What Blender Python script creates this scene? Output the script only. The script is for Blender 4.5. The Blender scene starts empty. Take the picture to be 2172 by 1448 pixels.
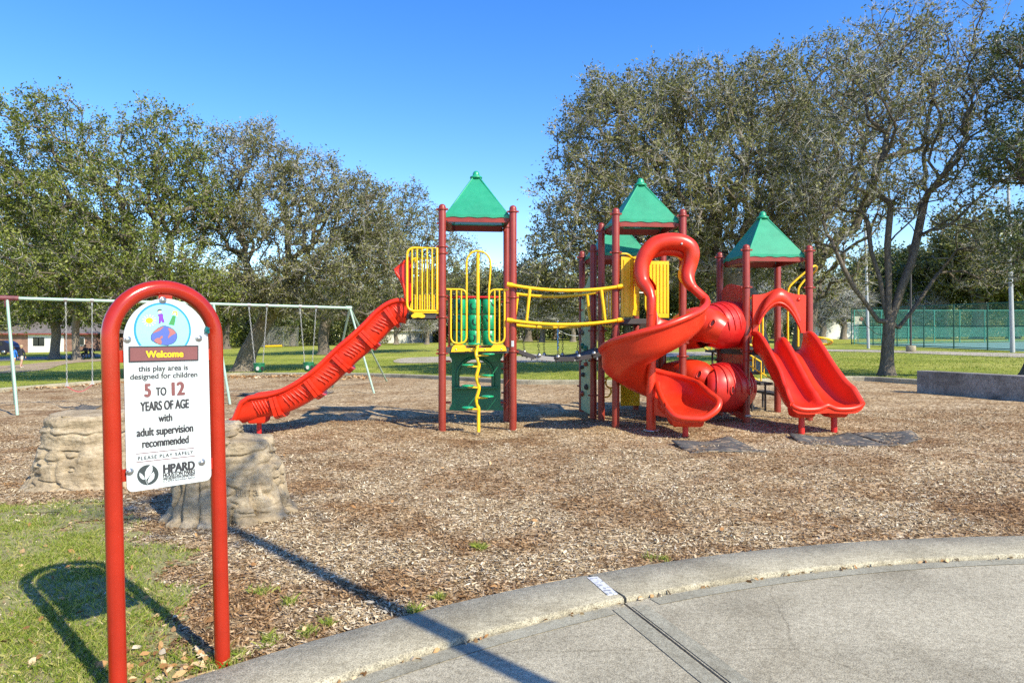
import bpy, bmesh, math, random
import numpy as np
from mathutils import Vector, Matrix
from mathutils.bvhtree import BVHTree

sc = bpy.context.scene
COL = sc.collection
F = 1448.0            # focal length in photo pixels (24 mm on a 36 mm sensor)
CX, CY, H = 1086.0, 708.0, 1.6

# ------------------------------------------------------------------ camera, sky, sun
cam_d = bpy.data.cameras.new('camera'); cam = bpy.data.objects.new('camera', cam_d); COL.objects.link(cam)
cam.location = (0, 0, H); cam.rotation_euler = (math.radians(90), 0, 0)
cam_d.lens = 24; cam_d.sensor_width = 36; cam_d.shift_y = -16/2172
cam_d.clip_start = 0.05; cam_d.clip_end = 2000
sc.camera = cam

SUN_EL = math.radians(40); SUN_AZ = math.atan2(.70, -.71)
w = bpy.data.worlds.new('World'); sc.world = w; w.use_nodes = True
nt = w.node_tree
sky = nt.nodes.new('ShaderNodeTexSky'); sky.sky_type = 'NISHITA'; sky.sun_disc = False
sky.sun_elevation = SUN_EL; sky.sun_rotation = SUN_AZ
sky.air_density = 1.0; sky.dust_density = 0.2; sky.ozone_density = 2.4; sky.altitude = 0
bg = nt.nodes['Background']; bg.inputs[1].default_value = 0.14
hs = nt.nodes.new('ShaderNodeHueSaturation'); hs.inputs['Saturation'].default_value = 1.36; hs.inputs['Hue'].default_value = .513; hs.inputs['Value'].default_value = 1.25
nt.links.new(sky.outputs[0], hs.inputs['Color']); nt.links.new(hs.outputs[0], bg.inputs[0])
sd = bpy.data.lights.new('sun', 'SUN'); sd.energy = 4.6; sd.angle = math.radians(0.5); sd.color = (1.0, .925, .73)
so = bpy.data.objects.new('sun', sd); COL.objects.link(so)
SUNV = Vector((math.sin(SUN_AZ)*math.cos(SUN_EL), math.cos(SUN_AZ)*math.cos(SUN_EL), math.sin(SUN_EL)))
so.rotation_euler = (-SUNV).to_track_quat('-Z', 'Y').to_euler(); so.location = SUNV*40
sc.view_settings.view_transform = 'Standard'; sc.view_settings.look = 'None'
sc.view_settings.exposure = 0.72; sc.view_settings.gamma = 1.0
sc.view_settings.use_curve_mapping = False
sc.cycles.max_bounces = 6; sc.cycles.transparent_max_bounces = 12
sc.cycles.use_denoising = False

# ------------------------------------------------------------------ ground shape and pixel helpers
def sstep(a, b, x):
    t = np.clip((np.asarray(x, float)-a)/(b-a), 0, 1); return t*t*(3-2*t)
def gz(X, Y):
    X = np.asarray(X, float); Y = np.asarray(Y, float)
    t = sstep(13, 26, Y)
    far = np.where(X < 0, .022*X, .02*30*(1-np.exp(-np.maximum(X, 0)/30)))
    far = np.maximum(far, -2.2)
    near = .014*np.clip(X, -14, 14)
    z = near*(1-t)+far*t + .5*sstep(42, 88, Y)
    return z*sstep(5.3, 8.5, Y)
def AT(px, py, Y):
    return Vector(((px-CX)/F*Y, Y, H-(py-CY)/F*Y))
def GP(px, py):
    Y = 10.0
    for _ in range(60):
        X = (px-CX)/F*Y
        Yn = (H-float(gz(X, Y)))*F/max(py-CY, 3)
        Y = .5*Y+.5*min(Yn, 200)
    X = (px-CX)/F*Y
    return Vector((X, Y, float(gz(X, Y))))
def G(X, Y):
    return Vector((X, Y, float(gz(X, Y))))

# ------------------------------------------------------------------ materials
def nodes_of(m):
    m.use_nodes = True; return m.node_tree.nodes, m.node_tree.links
def ramp(N, stops):
    r = N.new('ShaderNodeValToRGB'); cr = r.color_ramp
    while len(cr.elements) < len(stops): cr.elements.new(.5)
    for e, (p, c) in zip(cr.elements, stops):
        e.position = p; e.color = (*c, 1)
    return r
def mixc(N, L, a, b, fac, mode='MIX'):
    m = N.new('ShaderNodeMix'); m.data_type = 'RGBA'; m.blend_type = mode
    for s, v in ((m.inputs[6], a), (m.inputs[7], b), (m.inputs[0], fac)):
        if hasattr(v, 'is_output'): L.new(v, s)
        elif isinstance(v, (int, float)): s.default_value = v
        else: s.default_value = (*v, 1)
    return m.outputs[2]
def noise(N, L, scale, detail=4, rough=.6, vec=None, dist=0):
    n = N.new('ShaderNodeTexNoise'); n.inputs['Scale'].default_value = scale; n.inputs['Detail'].default_value = detail
    n.inputs['Roughness'].default_value = rough; n.inputs['Distortion'].default_value = dist
    if vec is not None: L.new(vec, n.inputs['Vector'])
    return n
def coords(N, L, scale=(1, 1, 1), kind='Object'):
    t = N.new('ShaderNodeTexCoord'); mp = N.new('ShaderNodeMapping'); mp.inputs['Scale'].default_value = scale
    L.new(t.outputs[kind], mp.inputs[0]); return mp.outputs[0]
def bumpn(N, L, h, strength, dist, bsdf):
    b = N.new('ShaderNodeBump'); b.inputs['Strength'].default_value = strength; b.inputs['Distance'].default_value = dist
    L.new(h, b.inputs['Height']); L.new(b.outputs[0], bsdf.inputs['Normal']); return b
def mat(name, c, rough=.5, metal=0, var=.12, vscale=3, bump=0, bscale=60, c2=None, spec=.5, wear=None):
    """plain paint / plastic / metal with mottling, fading and a little relief"""
    m = bpy.data.materials.new(name); N, L = nodes_of(m); b = N['Principled BSDF']
    v = coords(N, L)
    n = noise(N, L, vscale, 5, .65, v)
    c2 = c2 or tuple(x*(1-var*1.6) for x in c)
    hi = tuple(min(1, x*(1+var)) for x in c)
    r = ramp(N, [(.3, c2), (.55, c), (.75, hi)]); L.new(n.outputs[0], r.inputs[0]); out = r.outputs[0]
    if wear:
        n2 = noise(N, L, wear[1], 6, .7, v); r2 = ramp(N, [(wear[2], (0, 0, 0)), (wear[2]+.04, (1, 1, 1))]); L.new(n2.outputs[0], r2.inputs[0])
        out = mixc(N, L, out, wear[0], r2.outputs[0])
    L.new(out, b.inputs['Base Color'])
    n3 = noise(N, L, vscale*4, 3, .5, v); mr = N.new('ShaderNodeMapRange'); mr.inputs[3].default_value = rough*.8; mr.inputs[4].default_value = min(1, rough*1.25)
    L.new(n3.outputs[0], mr.inputs[0]); L.new(mr.outputs[0], b.inputs['Roughness'])
    b.inputs['Metallic'].default_value = metal; b.inputs['Specular IOR Level'].default_value = spec
    if bump:
        n4 = noise(N, L, bscale, 4, .6, v); bumpn(N, L, n4.outputs[0], bump, .01, b)
    return m
def mat_island(name, stops, rough=.6, spec=.3, transl=0, patch=None):
    """colour per loose piece (chip, leaf, blade), optionally over large patches"""
    m = bpy.data.materials.new(name); N, L = nodes_of(m); b = N['Principled BSDF']
    g = N.new('ShaderNodeNewGeometry'); r = ramp(N, stops); L.new(g.outputs['Random Per Island'], r.inputs[0]); out = r.outputs[0]
    if patch:
        v = coords(N, L); n = noise(N, L, patch[0], 5, .6, v); r2 = ramp(N, [(patch[1], (0, 0, 0)), (patch[2], (1, 1, 1))]); L.new(n.outputs[0], r2.inputs[0])
        out = mixc(N, L, out, mixc(N, L, out, patch[3], 1.0, 'MULTIPLY'), r2.outputs[0])
    L.new(out, b.inputs['Base Color']); b.inputs['Roughness'].default_value = rough; b.inputs['Specular IOR Level'].default_value = spec
    if transl:
        t = N.new('ShaderNodeBsdfTranslucent'); L.new(out, t.inputs[0]); mx = N.new('ShaderNodeMixShader'); mx.inputs[0].default_value = transl
        L.new(b.outputs[0], mx.inputs[1]); L.new(t.outputs[0], mx.inputs[2]); L.new(mx.outputs[0], N['Material Output'].inputs[0])
    return m
def mat_perf(name, c, scale=55, hole=.30, rough=.45, var=.12):
    """perforated sheet: round punched holes let light through"""
    m = mat(name, c, rough, var=var); N, L = nodes_of(m)
    tr = N.new('ShaderNodeBsdfTransparent'); mx = N.new('ShaderNodeMixShader'); mx.inputs[0].default_value = hole   # holes far finer than a pixel
    L.new(N['Principled BSDF'].outputs[0], mx.inputs[1]); L.new(tr.outputs[0], mx.inputs[2])
    L.new(mx.outputs[0], N['Material Output'].inputs[0]); return m
def mat_wire(name, c, scale, width, cover=0):
    """chain-link: diagonal wires, open between them"""
    m = mat(name, c, .5); N, L = nodes_of(m)
    uv = N.new('ShaderNodeUVMap'); sx = N.new('ShaderNodeSeparateXYZ'); L.new(uv.outputs[0], sx.inputs[0])
    def M(op, a, b=None):
        n = N.new('ShaderNodeMath'); n.operation = op
        for i, q in enumerate((a, b)):
            if q is None: continue
            if hasattr(q, 'is_output'): L.new(q, n.inputs[i])
            else: n.inputs[i].default_value = q
        return n.outputs[0]
    s = M('MULTIPLY', M('ADD', sx.outputs[0], sx.outputs[1]), scale); d = M('MULTIPLY', M('SUBTRACT', sx.outputs[0], sx.outputs[1]), scale)
    f = M('MAXIMUM', M('LESS_THAN', M('FRACT', s), width), M('LESS_THAN', M('FRACT', d), width))
    tr = N.new('ShaderNodeBsdfTransparent'); mx = N.new('ShaderNodeMixShader')
    L.new(f, mx.inputs[0]); L.new(tr.outputs[0], mx.inputs[1]); L.new(N['Principled BSDF'].outputs[0], mx.inputs[2])
    L.new(mx.outputs[0], N['Material Output'].inputs[0]); return m

MAT = {}
MAT['maroon'] = mat('maroon_paint', (.27, .032, .018), .38, var=.12, vscale=2.5, bump=.05, bscale=200, wear=((.42, .12, .09), 13, .68))
MAT['signred'] = mat('sign_red_paint', (.36, .019, .006), .2, var=.12, vscale=3, bump=.03, bscale=160, wear=((.75, .45, .38), 34, .70))
MAT['red'] = mat('red_plastic', (.68, .030, .008), .36, var=.12, vscale=1.6, c2=(.60, .020, .007), spec=.45, wear=((.70, .13, .08), 14, .70))
MAT['orange'] = mat('faded_and_lit_orange_red_plastic', (.63, .036, .010), .34, var=.12, vscale=1.8, c2=(.57, .022, .007), wear=((.76, .20, .10), 11, .71))  # on the tunnel sleeves this is a painted sunlit tone
MAT['crimson'] = mat('crimson_and_shaded_red_plastic', (.56, .013, .012), .38, var=.14, vscale=1.5, c2=(.66, .05, .035))  # on the tunnel elbows this is shade painted into the colour
MAT['brownred'] = mat('brown_red_panel', (.36, .07, .035), .5, var=.15)
MAT['yellow'] = mat('yellow_paint', (.86, .50, .008), .35, var=.06, vscale=4, wear=((.6, .36, .02), 12, .70))
MAT['green'] = mat('green_plastic', (.01, .155, .075), .38, var=.12)
MAT['cubegreen'] = mat('bright_green_plastic', (.010, .34, .14), .33, var=.1)
MAT['roof'] = mat_perf('green_perforated_roof', (.014, .29, .155), 130, .10, var=.1)
MAT['roofsolid'] = mat('green_roof_paint', (.015, .30, .16), .4, var=.12)
MAT['perfred'] = mat_perf('maroon_perforated', (.22, .03, .02), 120, .30)
MAT['palegreen'] = mat('faded_pale_green_plastic', (.34, .46, .27), .5, var=.16, vscale=5, c2=(.20, .36, .22))
MAT['black'] = mat('dark_vinyl_deck', (.055, .047, .045), .6, var=.2, bump=.2, bscale=90)
MAT['perfblack'] = mat_perf('dark_perforated_deck', (.06, .052, .05), 110, .28, .6)
MAT['greystep'] = mat('grey_worn_deck', (.33, .31, .29), .55, var=.15)
MAT['perfgrey'] = mat_perf('grey_perforated_sheet', (.36, .34, .33), 110, .25, .5)
MAT['steel'] = mat('galvanised_steel', (.45, .45, .44), .35, .9, var=.15)
MAT['chain'] = mat('dark_coated_chain', (.05, .045, .04), .45, .3, var=.3)
MAT['chainlight'] = mat('galvanised_chain', (.45, .45, .43), .5, .4, var=.2, vscale=20)
MAT['mint'] = mat('mint_green_paint', (.33, .47, .37), .4, var=.1, vscale=4, wear=((.35, .22, .14), 16, .68))
MAT['swingmaroon'] = mat('swing_joint_maroon', (.16, .04, .045), .5, var=.3, vscale=9)
MAT['rubberred'] = mat('red_rubber', (.5, .07, .08), .6)
MAT['rubbergreen'] = mat('green_rubber_bucket', (.008, .15, .06), .45, var=.15)
MAT['mat'] = mat('grey_rubber_mat', (.085, .083, .075), .85, var=.35, vscale=7, bump=.5, bscale=130, wear=((.30, .23, .15), 9, .54))
MAT['white'] = mat('white_sign_face', (.54, .575, .575), .32, var=.05, vscale=3, c2=(.47, .52, .525), wear=((.40, .42, .41), 22, .69))
MAT['paint_white'] = mat('white_wall_paint', (.74, .73, .70), .6, var=.06, vscale=.6)
def concrete(name, c, sc1=1.2, grain=140, rough=.9, stain=.25, crack=.0):
    m = bpy.data.materials.new(name); N, L = nodes_of(m); b = N['Principled BSDF']; v = coords(N, L)
    n1 = noise(N, L, sc1, 6, .62, v); n2 = noise(N, L, grain, 3, .7, v); n3 = noise(N, L, grain*.22, 5, .7, v)
    r1 = ramp(N, [(.28, tuple(x*(1-stain) for x in c)), (.52, c), (.75, tuple(x*1.14 for x in c))]); L.new(n1.outputs[0], r1.inputs[0])
    r2 = ramp(N, [(.34, (.30, .29, .28)), (.5, (1, 1, 1)), (.64, (1.5, 1.48, 1.42))]); L.new(n2.outputs[0], r2.inputs[0])
    r3 = ramp(N, [(.36, (.68, .66, .63)), (.58, (1.08, 1.08, 1.08))]); L.new(n3.outputs[0], r3.inputs[0])
    o = mixc(N, L, mixc(N, L, r1.outputs[0], r2.outputs[0], .8, 'MULTIPLY'), r3.outputs[0], .8, 'MULTIPLY')
    n5 = noise(N, L, sc1*.45, 4, .7, v, 1.2); r5 = ramp(N, [(.38, (.72, .70, .67)), (.55, (1, 1, 1))]); L.new(n5.outputs[0], r5.inputs[0])
    o = mixc(N, L, o, r5.outputs[0], .75, 'MULTIPLY')
    vo = N.new('ShaderNodeTexVoronoi'); vo.feature = 'DISTANCE_TO_EDGE'; vo.inputs['Scale'].default_value = .55; wv = noise(N, L, 3, 5, .7, v)
    mv = N.new('ShaderNodeMix'); mv.data_type = 'VECTOR'; mv.inputs[0].default_value = .12; L.new(v, mv.inputs[4]); L.new(wv.outputs[1], mv.inputs[5]); L.new(mv.outputs[1], vo.inputs['Vector'])
    rc = ramp(N, [(.0, (.45, .43, .40)), (.0022, (1, 1, 1))]); L.new(vo.outputs['Distance'], rc.inputs[0]); o = mixc(N, L, o, rc.outputs[0], crack, 'MULTIPLY')
    L.new(o, b.inputs['Base Color']); b.inputs['Roughness'].default_value = rough; b.inputs['Specular IOR Level'].default_value = .25
    ad = N.new('ShaderNodeMath'); ad.operation = 'ADD'; L.new(n2.outputs[0], ad.inputs[0]); L.new(n3.outputs[0], ad.inputs[1])
    bumpn(N, L, ad.outputs[0], .55, .006, b); return m
MAT['concrete'] = concrete('weathered_concrete', (.40, .36, .265), stain=.26, crack=.55)
MAT['kerbconc'] = concrete('kerb_concrete', (.40, .36, .26), 2.2, 120, stain=.3)
MAT['smoothconc'] = concrete('tooled_concrete_edge', (.34, .32, .245), 2.5, 260, stain=.12)
MAT['wallconc'] = concrete('stained_wall_concrete', (.30, .275, .25), 2.0, 60, stain=.55)
MAT['joint'] = mat('tar_joint', (.02, .017, .015), .9, var=.3, bump=.4, bscale=80)
MAT['asphalt'] = mat('asphalt', (.17, .17, .175), .9, var=.15, vscale=1)
MAT['dirt'] = concrete('packed_dirt_path', (.40, .30, .20), .8, 40, stain=.2)
MAT['sand'] = concrete('pale_grit', (.46, .40, .32), .9, 40, stain=.18)
MAT['court'] = mat('green_court', (.16, .30, .25), .8, var=.1)
def rockmat():
    m = bpy.data.materials.new('sculpted_tan_rock'); N, L = nodes_of(m); b = N['Principled BSDF']
    v = coords(N, L, (1, 1, 3.2)); v1 = coords(N, L)
    n1 = noise(N, L, 2.6, 8, .68, v, .6); n2 = noise(N, L, 26, 6, .7, v1); n4 = noise(N, L, 9, 5, .7, v)
    r = ramp(N, [(.25, (.18, .13, .075)), (.42, (.34, .265, .17)), (.6, (.46, .37, .25)), (.78, (.55, .47, .35))]); L.new(n1.outputs[0], r.inputs[0])
    r2 = ramp(N, [(.35, (.70, .68, .64)), (.6, (1.08, 1.08, 1.08))]); L.new(n2.outputs[0], r2.inputs[0])
    L.new(mixc(N, L, r.outputs[0], r2.outputs[0], .8, 'MULTIPLY'), b.inputs['Base Color'])
    b.inputs['Roughness'].default_value = .92; b.inputs['Specular IOR Level'].default_value = .15
    ad = N.new('ShaderNodeMath'); ad.operation = 'ADD'; L.new(n2.outputs[0], ad.inputs[0]); L.new(n4.outputs[0], ad.inputs[1])
    bumpn(N, L, ad.outputs[0], .6, .03, b); return m
MAT['rock'] = rockmat()
def barkmat(name, c):
    m = bpy.data.materials.new(name); N, L = nodes_of(m); b = N['Principled BSDF']
    v = coords(N, L, (5, 5, 1.1)); n = noise(N, L, 4.5, 8, .72, v, .5)
    r = ramp(N, [(.30, tuple(x*.35 for x in c)), (.5, c), (.72, tuple(x*1.7 for x in c))]); L.new(n.outputs[0], r.inputs[0])
    L.new(r.outputs[0], b.inputs['Base Color']); b.inputs['Roughness'].default_value = .95; b.inputs['Specular IOR Level'].default_value = .15
    bumpn(N, L, n.outputs[0], 1.0, .06, b); return m
MAT['bark'] = barkmat('oak_bark', (.22, .185, .145))
MAT['barkdark'] = barkmat('dark_oak_bark', (.15, .125, .10))
MAT['twig'] = mat_island('grey_twigs', [(0, (.20, .185, .15)), (.5, (.40, .38, .335)), (1, (.62, .60, .55))], .8, .2)
MAT['leafA'] = mat_island('green_oak_leaves', [(0, (.045, .066, .010)), (.35, (.105, .145, .018)), (.7, (.19, .225, .034)), (1, (.32, .33, .09))], .48, .3, .30)
MAT['leafB'] = mat_island('olive_oak_leaves', [(0, (.058, .064, .016)), (.35, (.125, .135, .032)), (.7, (.205, .205, .062)), (1, (.34, .32, .14))], .5, .28, .28)
MAT['leafC'] = mat_island('dark_green_leaves', [(0, (.032, .050, .012)), (.5, (.075, .105, .022)), (1, (.16, .19, .045))], .4, .5, .15)

# ------------------------------------------------------------------ mesh builder
def basis(d):
    d = Vector(d).normalized(); a = Vector((0, 0, 1)) if abs(d.z) < .9 else Vector((1, 0, 0))
    x = a.cross(d).normalized(); return x, d.cross(x)
def smoothpath(pts, k=6, closed=False):
    P = [Vector(p) for p in pts]; n = len(P); out = []
    rng = range(n if closed else n-1)
    for i in rng:
        p1, p2 = P[i], P[(i+1) % n]
        p0 = P[i-1] if (i > 0 or closed) else p1*2-p2
        p3 = P[(i+2) % n] if (i+2 < n or closed) else p2*2-p1
        for j in range(k):
            t = j/k
            out.append(.5*((2*p1)+(-p0+p2)*t+(2*p0-5*p1+4*p2-p3)*t*t+(-p0+3*p1-3*p2+p3)*t**3))
    if not closed: out.append(P[-1].copy())
    return out
class MB:
    def __init__(s): s.v = []; s.f = []; s.sm = []; s.mi = []
    def add(s, vs, fs, smooth=False, m=0):
        o = len(s.v); s.v.extend([tuple(v) for v in vs])
        for f in fs: s.f.append(tuple(i+o for i in f)); s.sm.append(smooth); s.mi.append(m)
        return s
    def box(s, c, size, ax=None, ay=None, az=None, m=0):
        c = Vector(c); ax = Vector(ax or (1, 0, 0)); ay = Vector(ay or (0, 1, 0)); az = Vector(az or (0, 0, 1))
        a, b, d = ax*size[0]/2, ay*size[1]/2, az*size[2]/2
        vs = [c+i*a+j*b+k*d for k in (-1, 1) for j in (-1, 1) for i in (-1, 1)]
        return s.add(vs, [(0, 2, 3, 1), (4, 5, 7, 6), (0, 1, 5, 4), (2, 6, 7, 3), (0, 4, 6, 2), (1, 3, 7, 5)], False, m)
    def tube(s, pts, r, n=10, caps=True, closed=False, m=0, dome=False):
        P = [Vector(p) for p in pts]; k = len(P)
        R = [r]*k if isinstance(r, (int, float)) else list(r)
        T = []
        for i in range(k):
            if closed: d = P[(i+1) % k]-P[i-1]
            else: d = P[min(i+1, k-1)]-P[max(i-1, 0)]
            T.append(d.normalized())
        x, y = basis(T[0]); vs = []
        for i in range(k):
            x = (x-T[i]*x.dot(T[i])).normalized(); y = T[i].cross(x)
            for j in range(n):
                a = 2*math.pi*j/n; vs.append(P[i]+(x*math.cos(a)+y*math.sin(a))*R[i])
        fs = []
        for i in range(k if closed else k-1):
            i2 = (i+1) % k
            for j in range(n):
                j2 = (j+1) % n; fs.append((i*n+j, i*n+j2, i2*n+j2, i2*n+j))
        s.add(vs, fs, True, m)
        if caps and not closed:
            s.add(vs[:n], [tuple(range(n-1, -1, -1))], False, m); s.add(vs[-n:], [tuple(range(n))], False, m)
        return s
    def lathe(s, c, prof, n=20, m=0, axis=(0, 0, 1)):
        c = Vector(c); z = Vector(axis).normalized(); x, y = basis(z); vs = []
        for (r, h) in prof:
            for j in range(n):
                a = 2*math.pi*j/n; vs.append(c+z*h+(x*math.cos(a)+y*math.sin(a))*r)
        fs = []
        for i in range(len(prof)-1):
            for j in range(n):
                j2 = (j+1) % n; fs.append((i*n+j, i*n+j2, (i+1)*n+j2, (i+1)*n+j))
        fs.append(tuple(range(n-1, -1, -1))); k = (len(prof)-1)*n; fs.append(tuple(range(k, k+n)))
        return s.add(vs, fs, True, m)
    def prism(s, poly, ext, m=0, smooth=False):
        """poly: 3-D outline, ext: extrusion vector"""
        P = [Vector(p) for p in poly]; e = Vector(ext); n = len(P); Q = [p+e for p in P]
        s.add(P, [tuple(range(n-1, -1, -1))], False, m); s.add(Q, [tuple(range(n))], False, m)
        return s.add(P+Q, [(i, (i+1) % n, n+(i+1) % n, n+i) for i in range(n)], smooth, m)
    def loft(s, rings, closed_ring=True, caps=True, smooth=True, m=0):
        k = len(rings[0]); vs = [p for r in rings for p in r]; fs = []
        for i in range(len(rings)-1):
            for j in range(k if closed_ring else k-1):
                j2 = (j+1) % k; fs.append((i*k+j, i*k+j2, (i+1)*k+j2, (i+1)*k+j))
        s.add(vs, fs, smooth, m)
        if caps and closed_ring:
            s.add(rings[0], [tuple(range(k-1, -1, -1))], False, m); s.add(rings[-1], [tuple(range(k))], False, m)
        return s
    def build(s, name, mats, parent=None, bevel=0, **props):
        off = np.array(WORLD.get(parent.name, (0, 0, 0)) if parent is not None else (0, 0, 0))
        me = bpy.data.meshes.new(name)
        V = np.array(s.v, float)-off
        me.from_pydata(V.tolist(), [], s.f); me.polygons.foreach_set('use_smooth', s.sm); me.polygons.foreach_set('material_index', s.mi)
        return link(name, me, mats, parent, bevel, **props)
WORLD = {}
def link(name, me, mats, parent=None, bevel=0, **props):
    if not isinstance(mats, (list, tuple)): mats = [mats]
    for q in mats: me.materials.append(MAT[q] if isinstance(q, str) else q)
    me.update(); o = bpy.data.objects.new(name, me); COL.objects.link(o)
    if parent is not None:
        o.parent = parent; WORLD[o.name] = WORLD.get(parent.name, (0, 0, 0))
    if bevel:
        b = o.modifiers.new('bevel', 'BEVEL'); b.width = bevel; b.segments = 2; b.limit_method = 'ANGLE'; b.harden_normals = False
    for k, v in props.items(): o[k] = v
    return o
def thing(name, loc, label, cat, group=None):
    o = bpy.data.objects.new(name, None); COL.objects.link(o); o.location = loc; o.empty_display_size = .2
    o['label'] = label; o['category'] = cat
    if group: o['group'] = group
    WORLD[o.name] = tuple(loc); return o
def quick(name, V, Fq, mats, parent=None, smooth=False, mi=None, **props):
    """numpy mesh: V (n,3), Fq (m,k) with a constant k"""
    me = bpy.data.meshes.new(name); V = np.asarray(V, np.float32)
    if parent is not None: V = V-np.array(WORLD.get(parent.name, (0, 0, 0)), np.float32)
    Fq = np.asarray(Fq, np.int32); m, k = Fq.shape
    me.vertices.add(len(V)); me.vertices.foreach_set('co', V.ravel())
    me.loops.add(m*k); me.loops.foreach_set('vertex_index', Fq.ravel())
    me.polygons.add(m); me.polygons.foreach_set('loop_start', np.arange(0, m*k, k, dtype=np.int32))
    if mi is not None: me.polygons.foreach_set('material_index', np.asarray(mi, np.int32))
    me.polygons.foreach_set('use_smooth', np.full(m, smooth))
    me.update(calc_edges=True); me.validate()
    return link(name, me, mats, parent, **props)
def copy_thing(o, loc, rotz=0, scale=1, label=None, group=None):
    r = o.copy(); COL.objects.link(r); r.location = loc; r.rotation_euler = (0, 0, rotz); r.scale = (scale,)*3
    for ch in list(o.children):
        c = ch.copy(); COL.objects.link(c); c.parent = r
        for gch in list(ch.children):
            d = gch.copy(); COL.objects.link(d); d.parent = c
    if label: r['label'] = label
    if group: r['group'] = group
    return r
# value noise in numpy
_rs = np.random.RandomState(5); _T = _rs.rand(64, 64, 64).astype(np.float32)
def vnoise(P):
    P = np.asarray(P, float); i = np.floor(P).astype(int); f = P-i; f = f*f*(3-2*f); out = 0
    for dx in (0, 1):
        for dy in (0, 1):
            for dz in (0, 1):
                wx = (f[..., 0] if dx else 1-f[..., 0])*(f[..., 1] if dy else 1-f[..., 1])*(f[..., 2] if dz else 1-f[..., 2])
                out = out+wx*_T[(i[..., 0]+dx) % 64, (i[..., 1]+dy) % 64, (i[..., 2]+dz) % 64]
    return out
def fbm(P, oct=4):
    P = np.asarray(P, float); s = 0; a = .5
    for _ in range(oct): s = s+a*vnoise(P); P = P*2.03+7.1; a *= .5
    return s

# ================================================================== GROUND
rng = np.random.RandomState(11)
KC = np.array([4.29, -3.17]); R_OUT, R_IN = 8.60, 8.16
def kerb_r(X, Y): return np.hypot(np.asarray(X)-KC[0], np.asarray(Y)-KC[1])
BED = [GP(*p) for p in [(-40, 834), (100, 822), (260, 810), (480, 797), (620, 796), (760, 797), (880, 801), (1000, 807), (1100, 813), (1230, 814), (1400, 815), (1600, 812), (1806, 806), (1942, 813), (2172, 828), (2400, 850)]]
BED_C = smoothpath(BED, 5)
BEDX = np.array([p.x for p in BED_C]); BEDY = np.array([p.y for p in BED_C])
def bed_edge(X): return np.interp(X, BEDX, BEDY)
PATHS = []
def grassmat():
    m = bpy.data.materials.new('mown_grass'); N, L = nodes_of(m); b = N['Principled BSDF']; v = coords(N, L)
    v2 = coords(N, L, (1, .35, 1))
    n1 = noise(N, L, .16, 5, .6, v); n2 = noise(N, L, 1.6, 6, .7, v2, .4); n3 = noise(N, L, 26, 4, .75, v)
    r1 = ramp(N, [(.30, (.21, .245, .036)), (.48, (.285, .315, .048)), (.64, (.39, .38, .085)), (.8, (.46, .42, .15))]); L.new(n1.outputs[0], r1.inputs[0])
    r2 = ramp(N, [(.30, (.55, .60, .5)), (.52, (1, 1, 1)), (.72, (1.30, 1.20, 1.1))]); L.new(n2.outputs[0], r2.inputs[0])
    r3 = ramp(N, [(.33, (.45, .5, .4)), (.52, (1, 1, 1)), (.68, (1.45, 1.4, 1.3))]); L.new(n3.outputs[0], r3.inputs[0])
    o = mixc(N, L, mixc(N, L, r1.outputs[0], r2.outputs[0], .75, 'MULTIPLY'), r3.outputs[0], .75, 'MULTIPLY')
    L.new(o, b.inputs['Base Color']); b.inputs['Roughness'].default_value = .9; b.inputs['Specular IOR Level'].default_value = .15
    bumpn(N, L, n3.outputs[0], .8, .05, b); return m
MAT['field'] = grassmat()
def mulchmat():
    m = bpy.data.materials.new('wood_chip_mulch'); N, L = nodes_of(m); b = N['Principled BSDF']; v = coords(N, L)
    vd = noise(N, L, 9, 2, .5, v)
    ad = N.new('ShaderNodeVectorMath'); ad.operation = 'ADD'; L.new(v, ad.inputs[0])
    sc_ = N.new('ShaderNodeVectorMath'); sc_.operation = 'SCALE'; sc_.inputs['Scale'].default_value = .10; L.new(vd.outputs[1], sc_.inputs[0]); L.new(sc_.outputs[0], ad.inputs[1])
    mp = N.new('ShaderNodeMapping'); mp.inputs['Scale'].default_value = (1, 2.2, 1); mp.inputs['Rotation'].default_value = (0, 0, .5); L.new(ad.outputs[0], mp.inputs[0])
    vo = N.new('ShaderNodeTexVoronoi'); vo.inputs['Scale'].default_value = 20; L.new(mp.outputs[0], vo.inputs['Vector'])
    sep = N.new('ShaderNodeSeparateColor'); L.new(vo.outputs['Color'], sep.inputs[0])
    r = ramp(N, [(0, (.095, .060, .033)), (.28, (.28, .19, .105)), (.6, (.46, .345, .205)), (.88, (.60, .475, .31)), (1, (.70, .59, .43))]); L.new(sep.outputs[0], r.inputs[0])
    n1 = noise(N, L, .55, 5, .65, v); r1 = ramp(N, [(.34, (.55, .42, .33)), (.46, (.85, .78, .70)), (.56, (1.0, .98, .95)), (.75, (1.12, 1.08, 1.02))]); L.new(n1.outputs[0], r1.inputs[0])
    n2 = noise(N, L, 2.8, 5, .7, v); r2 = ramp(N, [(.33, (.50, .40, .33)), (.47, (1, 1, 1)), (.7, (1.08, 1.06, 1.04))]); L.new(n2.outputs[0], r2.inputs[0])
    o = mixc(N, L, mixc(N, L, r.outputs[0], r1.outputs[0], .9, 'MULTIPLY'), r2.outputs[0], .85, 'MULTIPLY')
    L.new(o, b.inputs['Base Color']); b.inputs['Roughness'].default_value = .95; b.inputs['Specular IOR Level'].default_value = .12
    bumpn(N, L, vo.outputs['Distance'], .8, .02, b); return m
MAT['mulch'] = mulchmat()
PATCH = (2.8, .36, .50, (.50, .36, .26))
MAT['chips'] = mat_island('loose_wood_chips', [(0, (.085, .053, .027)), (.2, (.25, .17, .088)), (.5, (.43, .325, .19)), (.75, (.58, .47, .305)), (1, (.74, .64, .47))], .85, .12, 0, (.9, .46, .56, (.62, .47, .36)))
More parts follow.
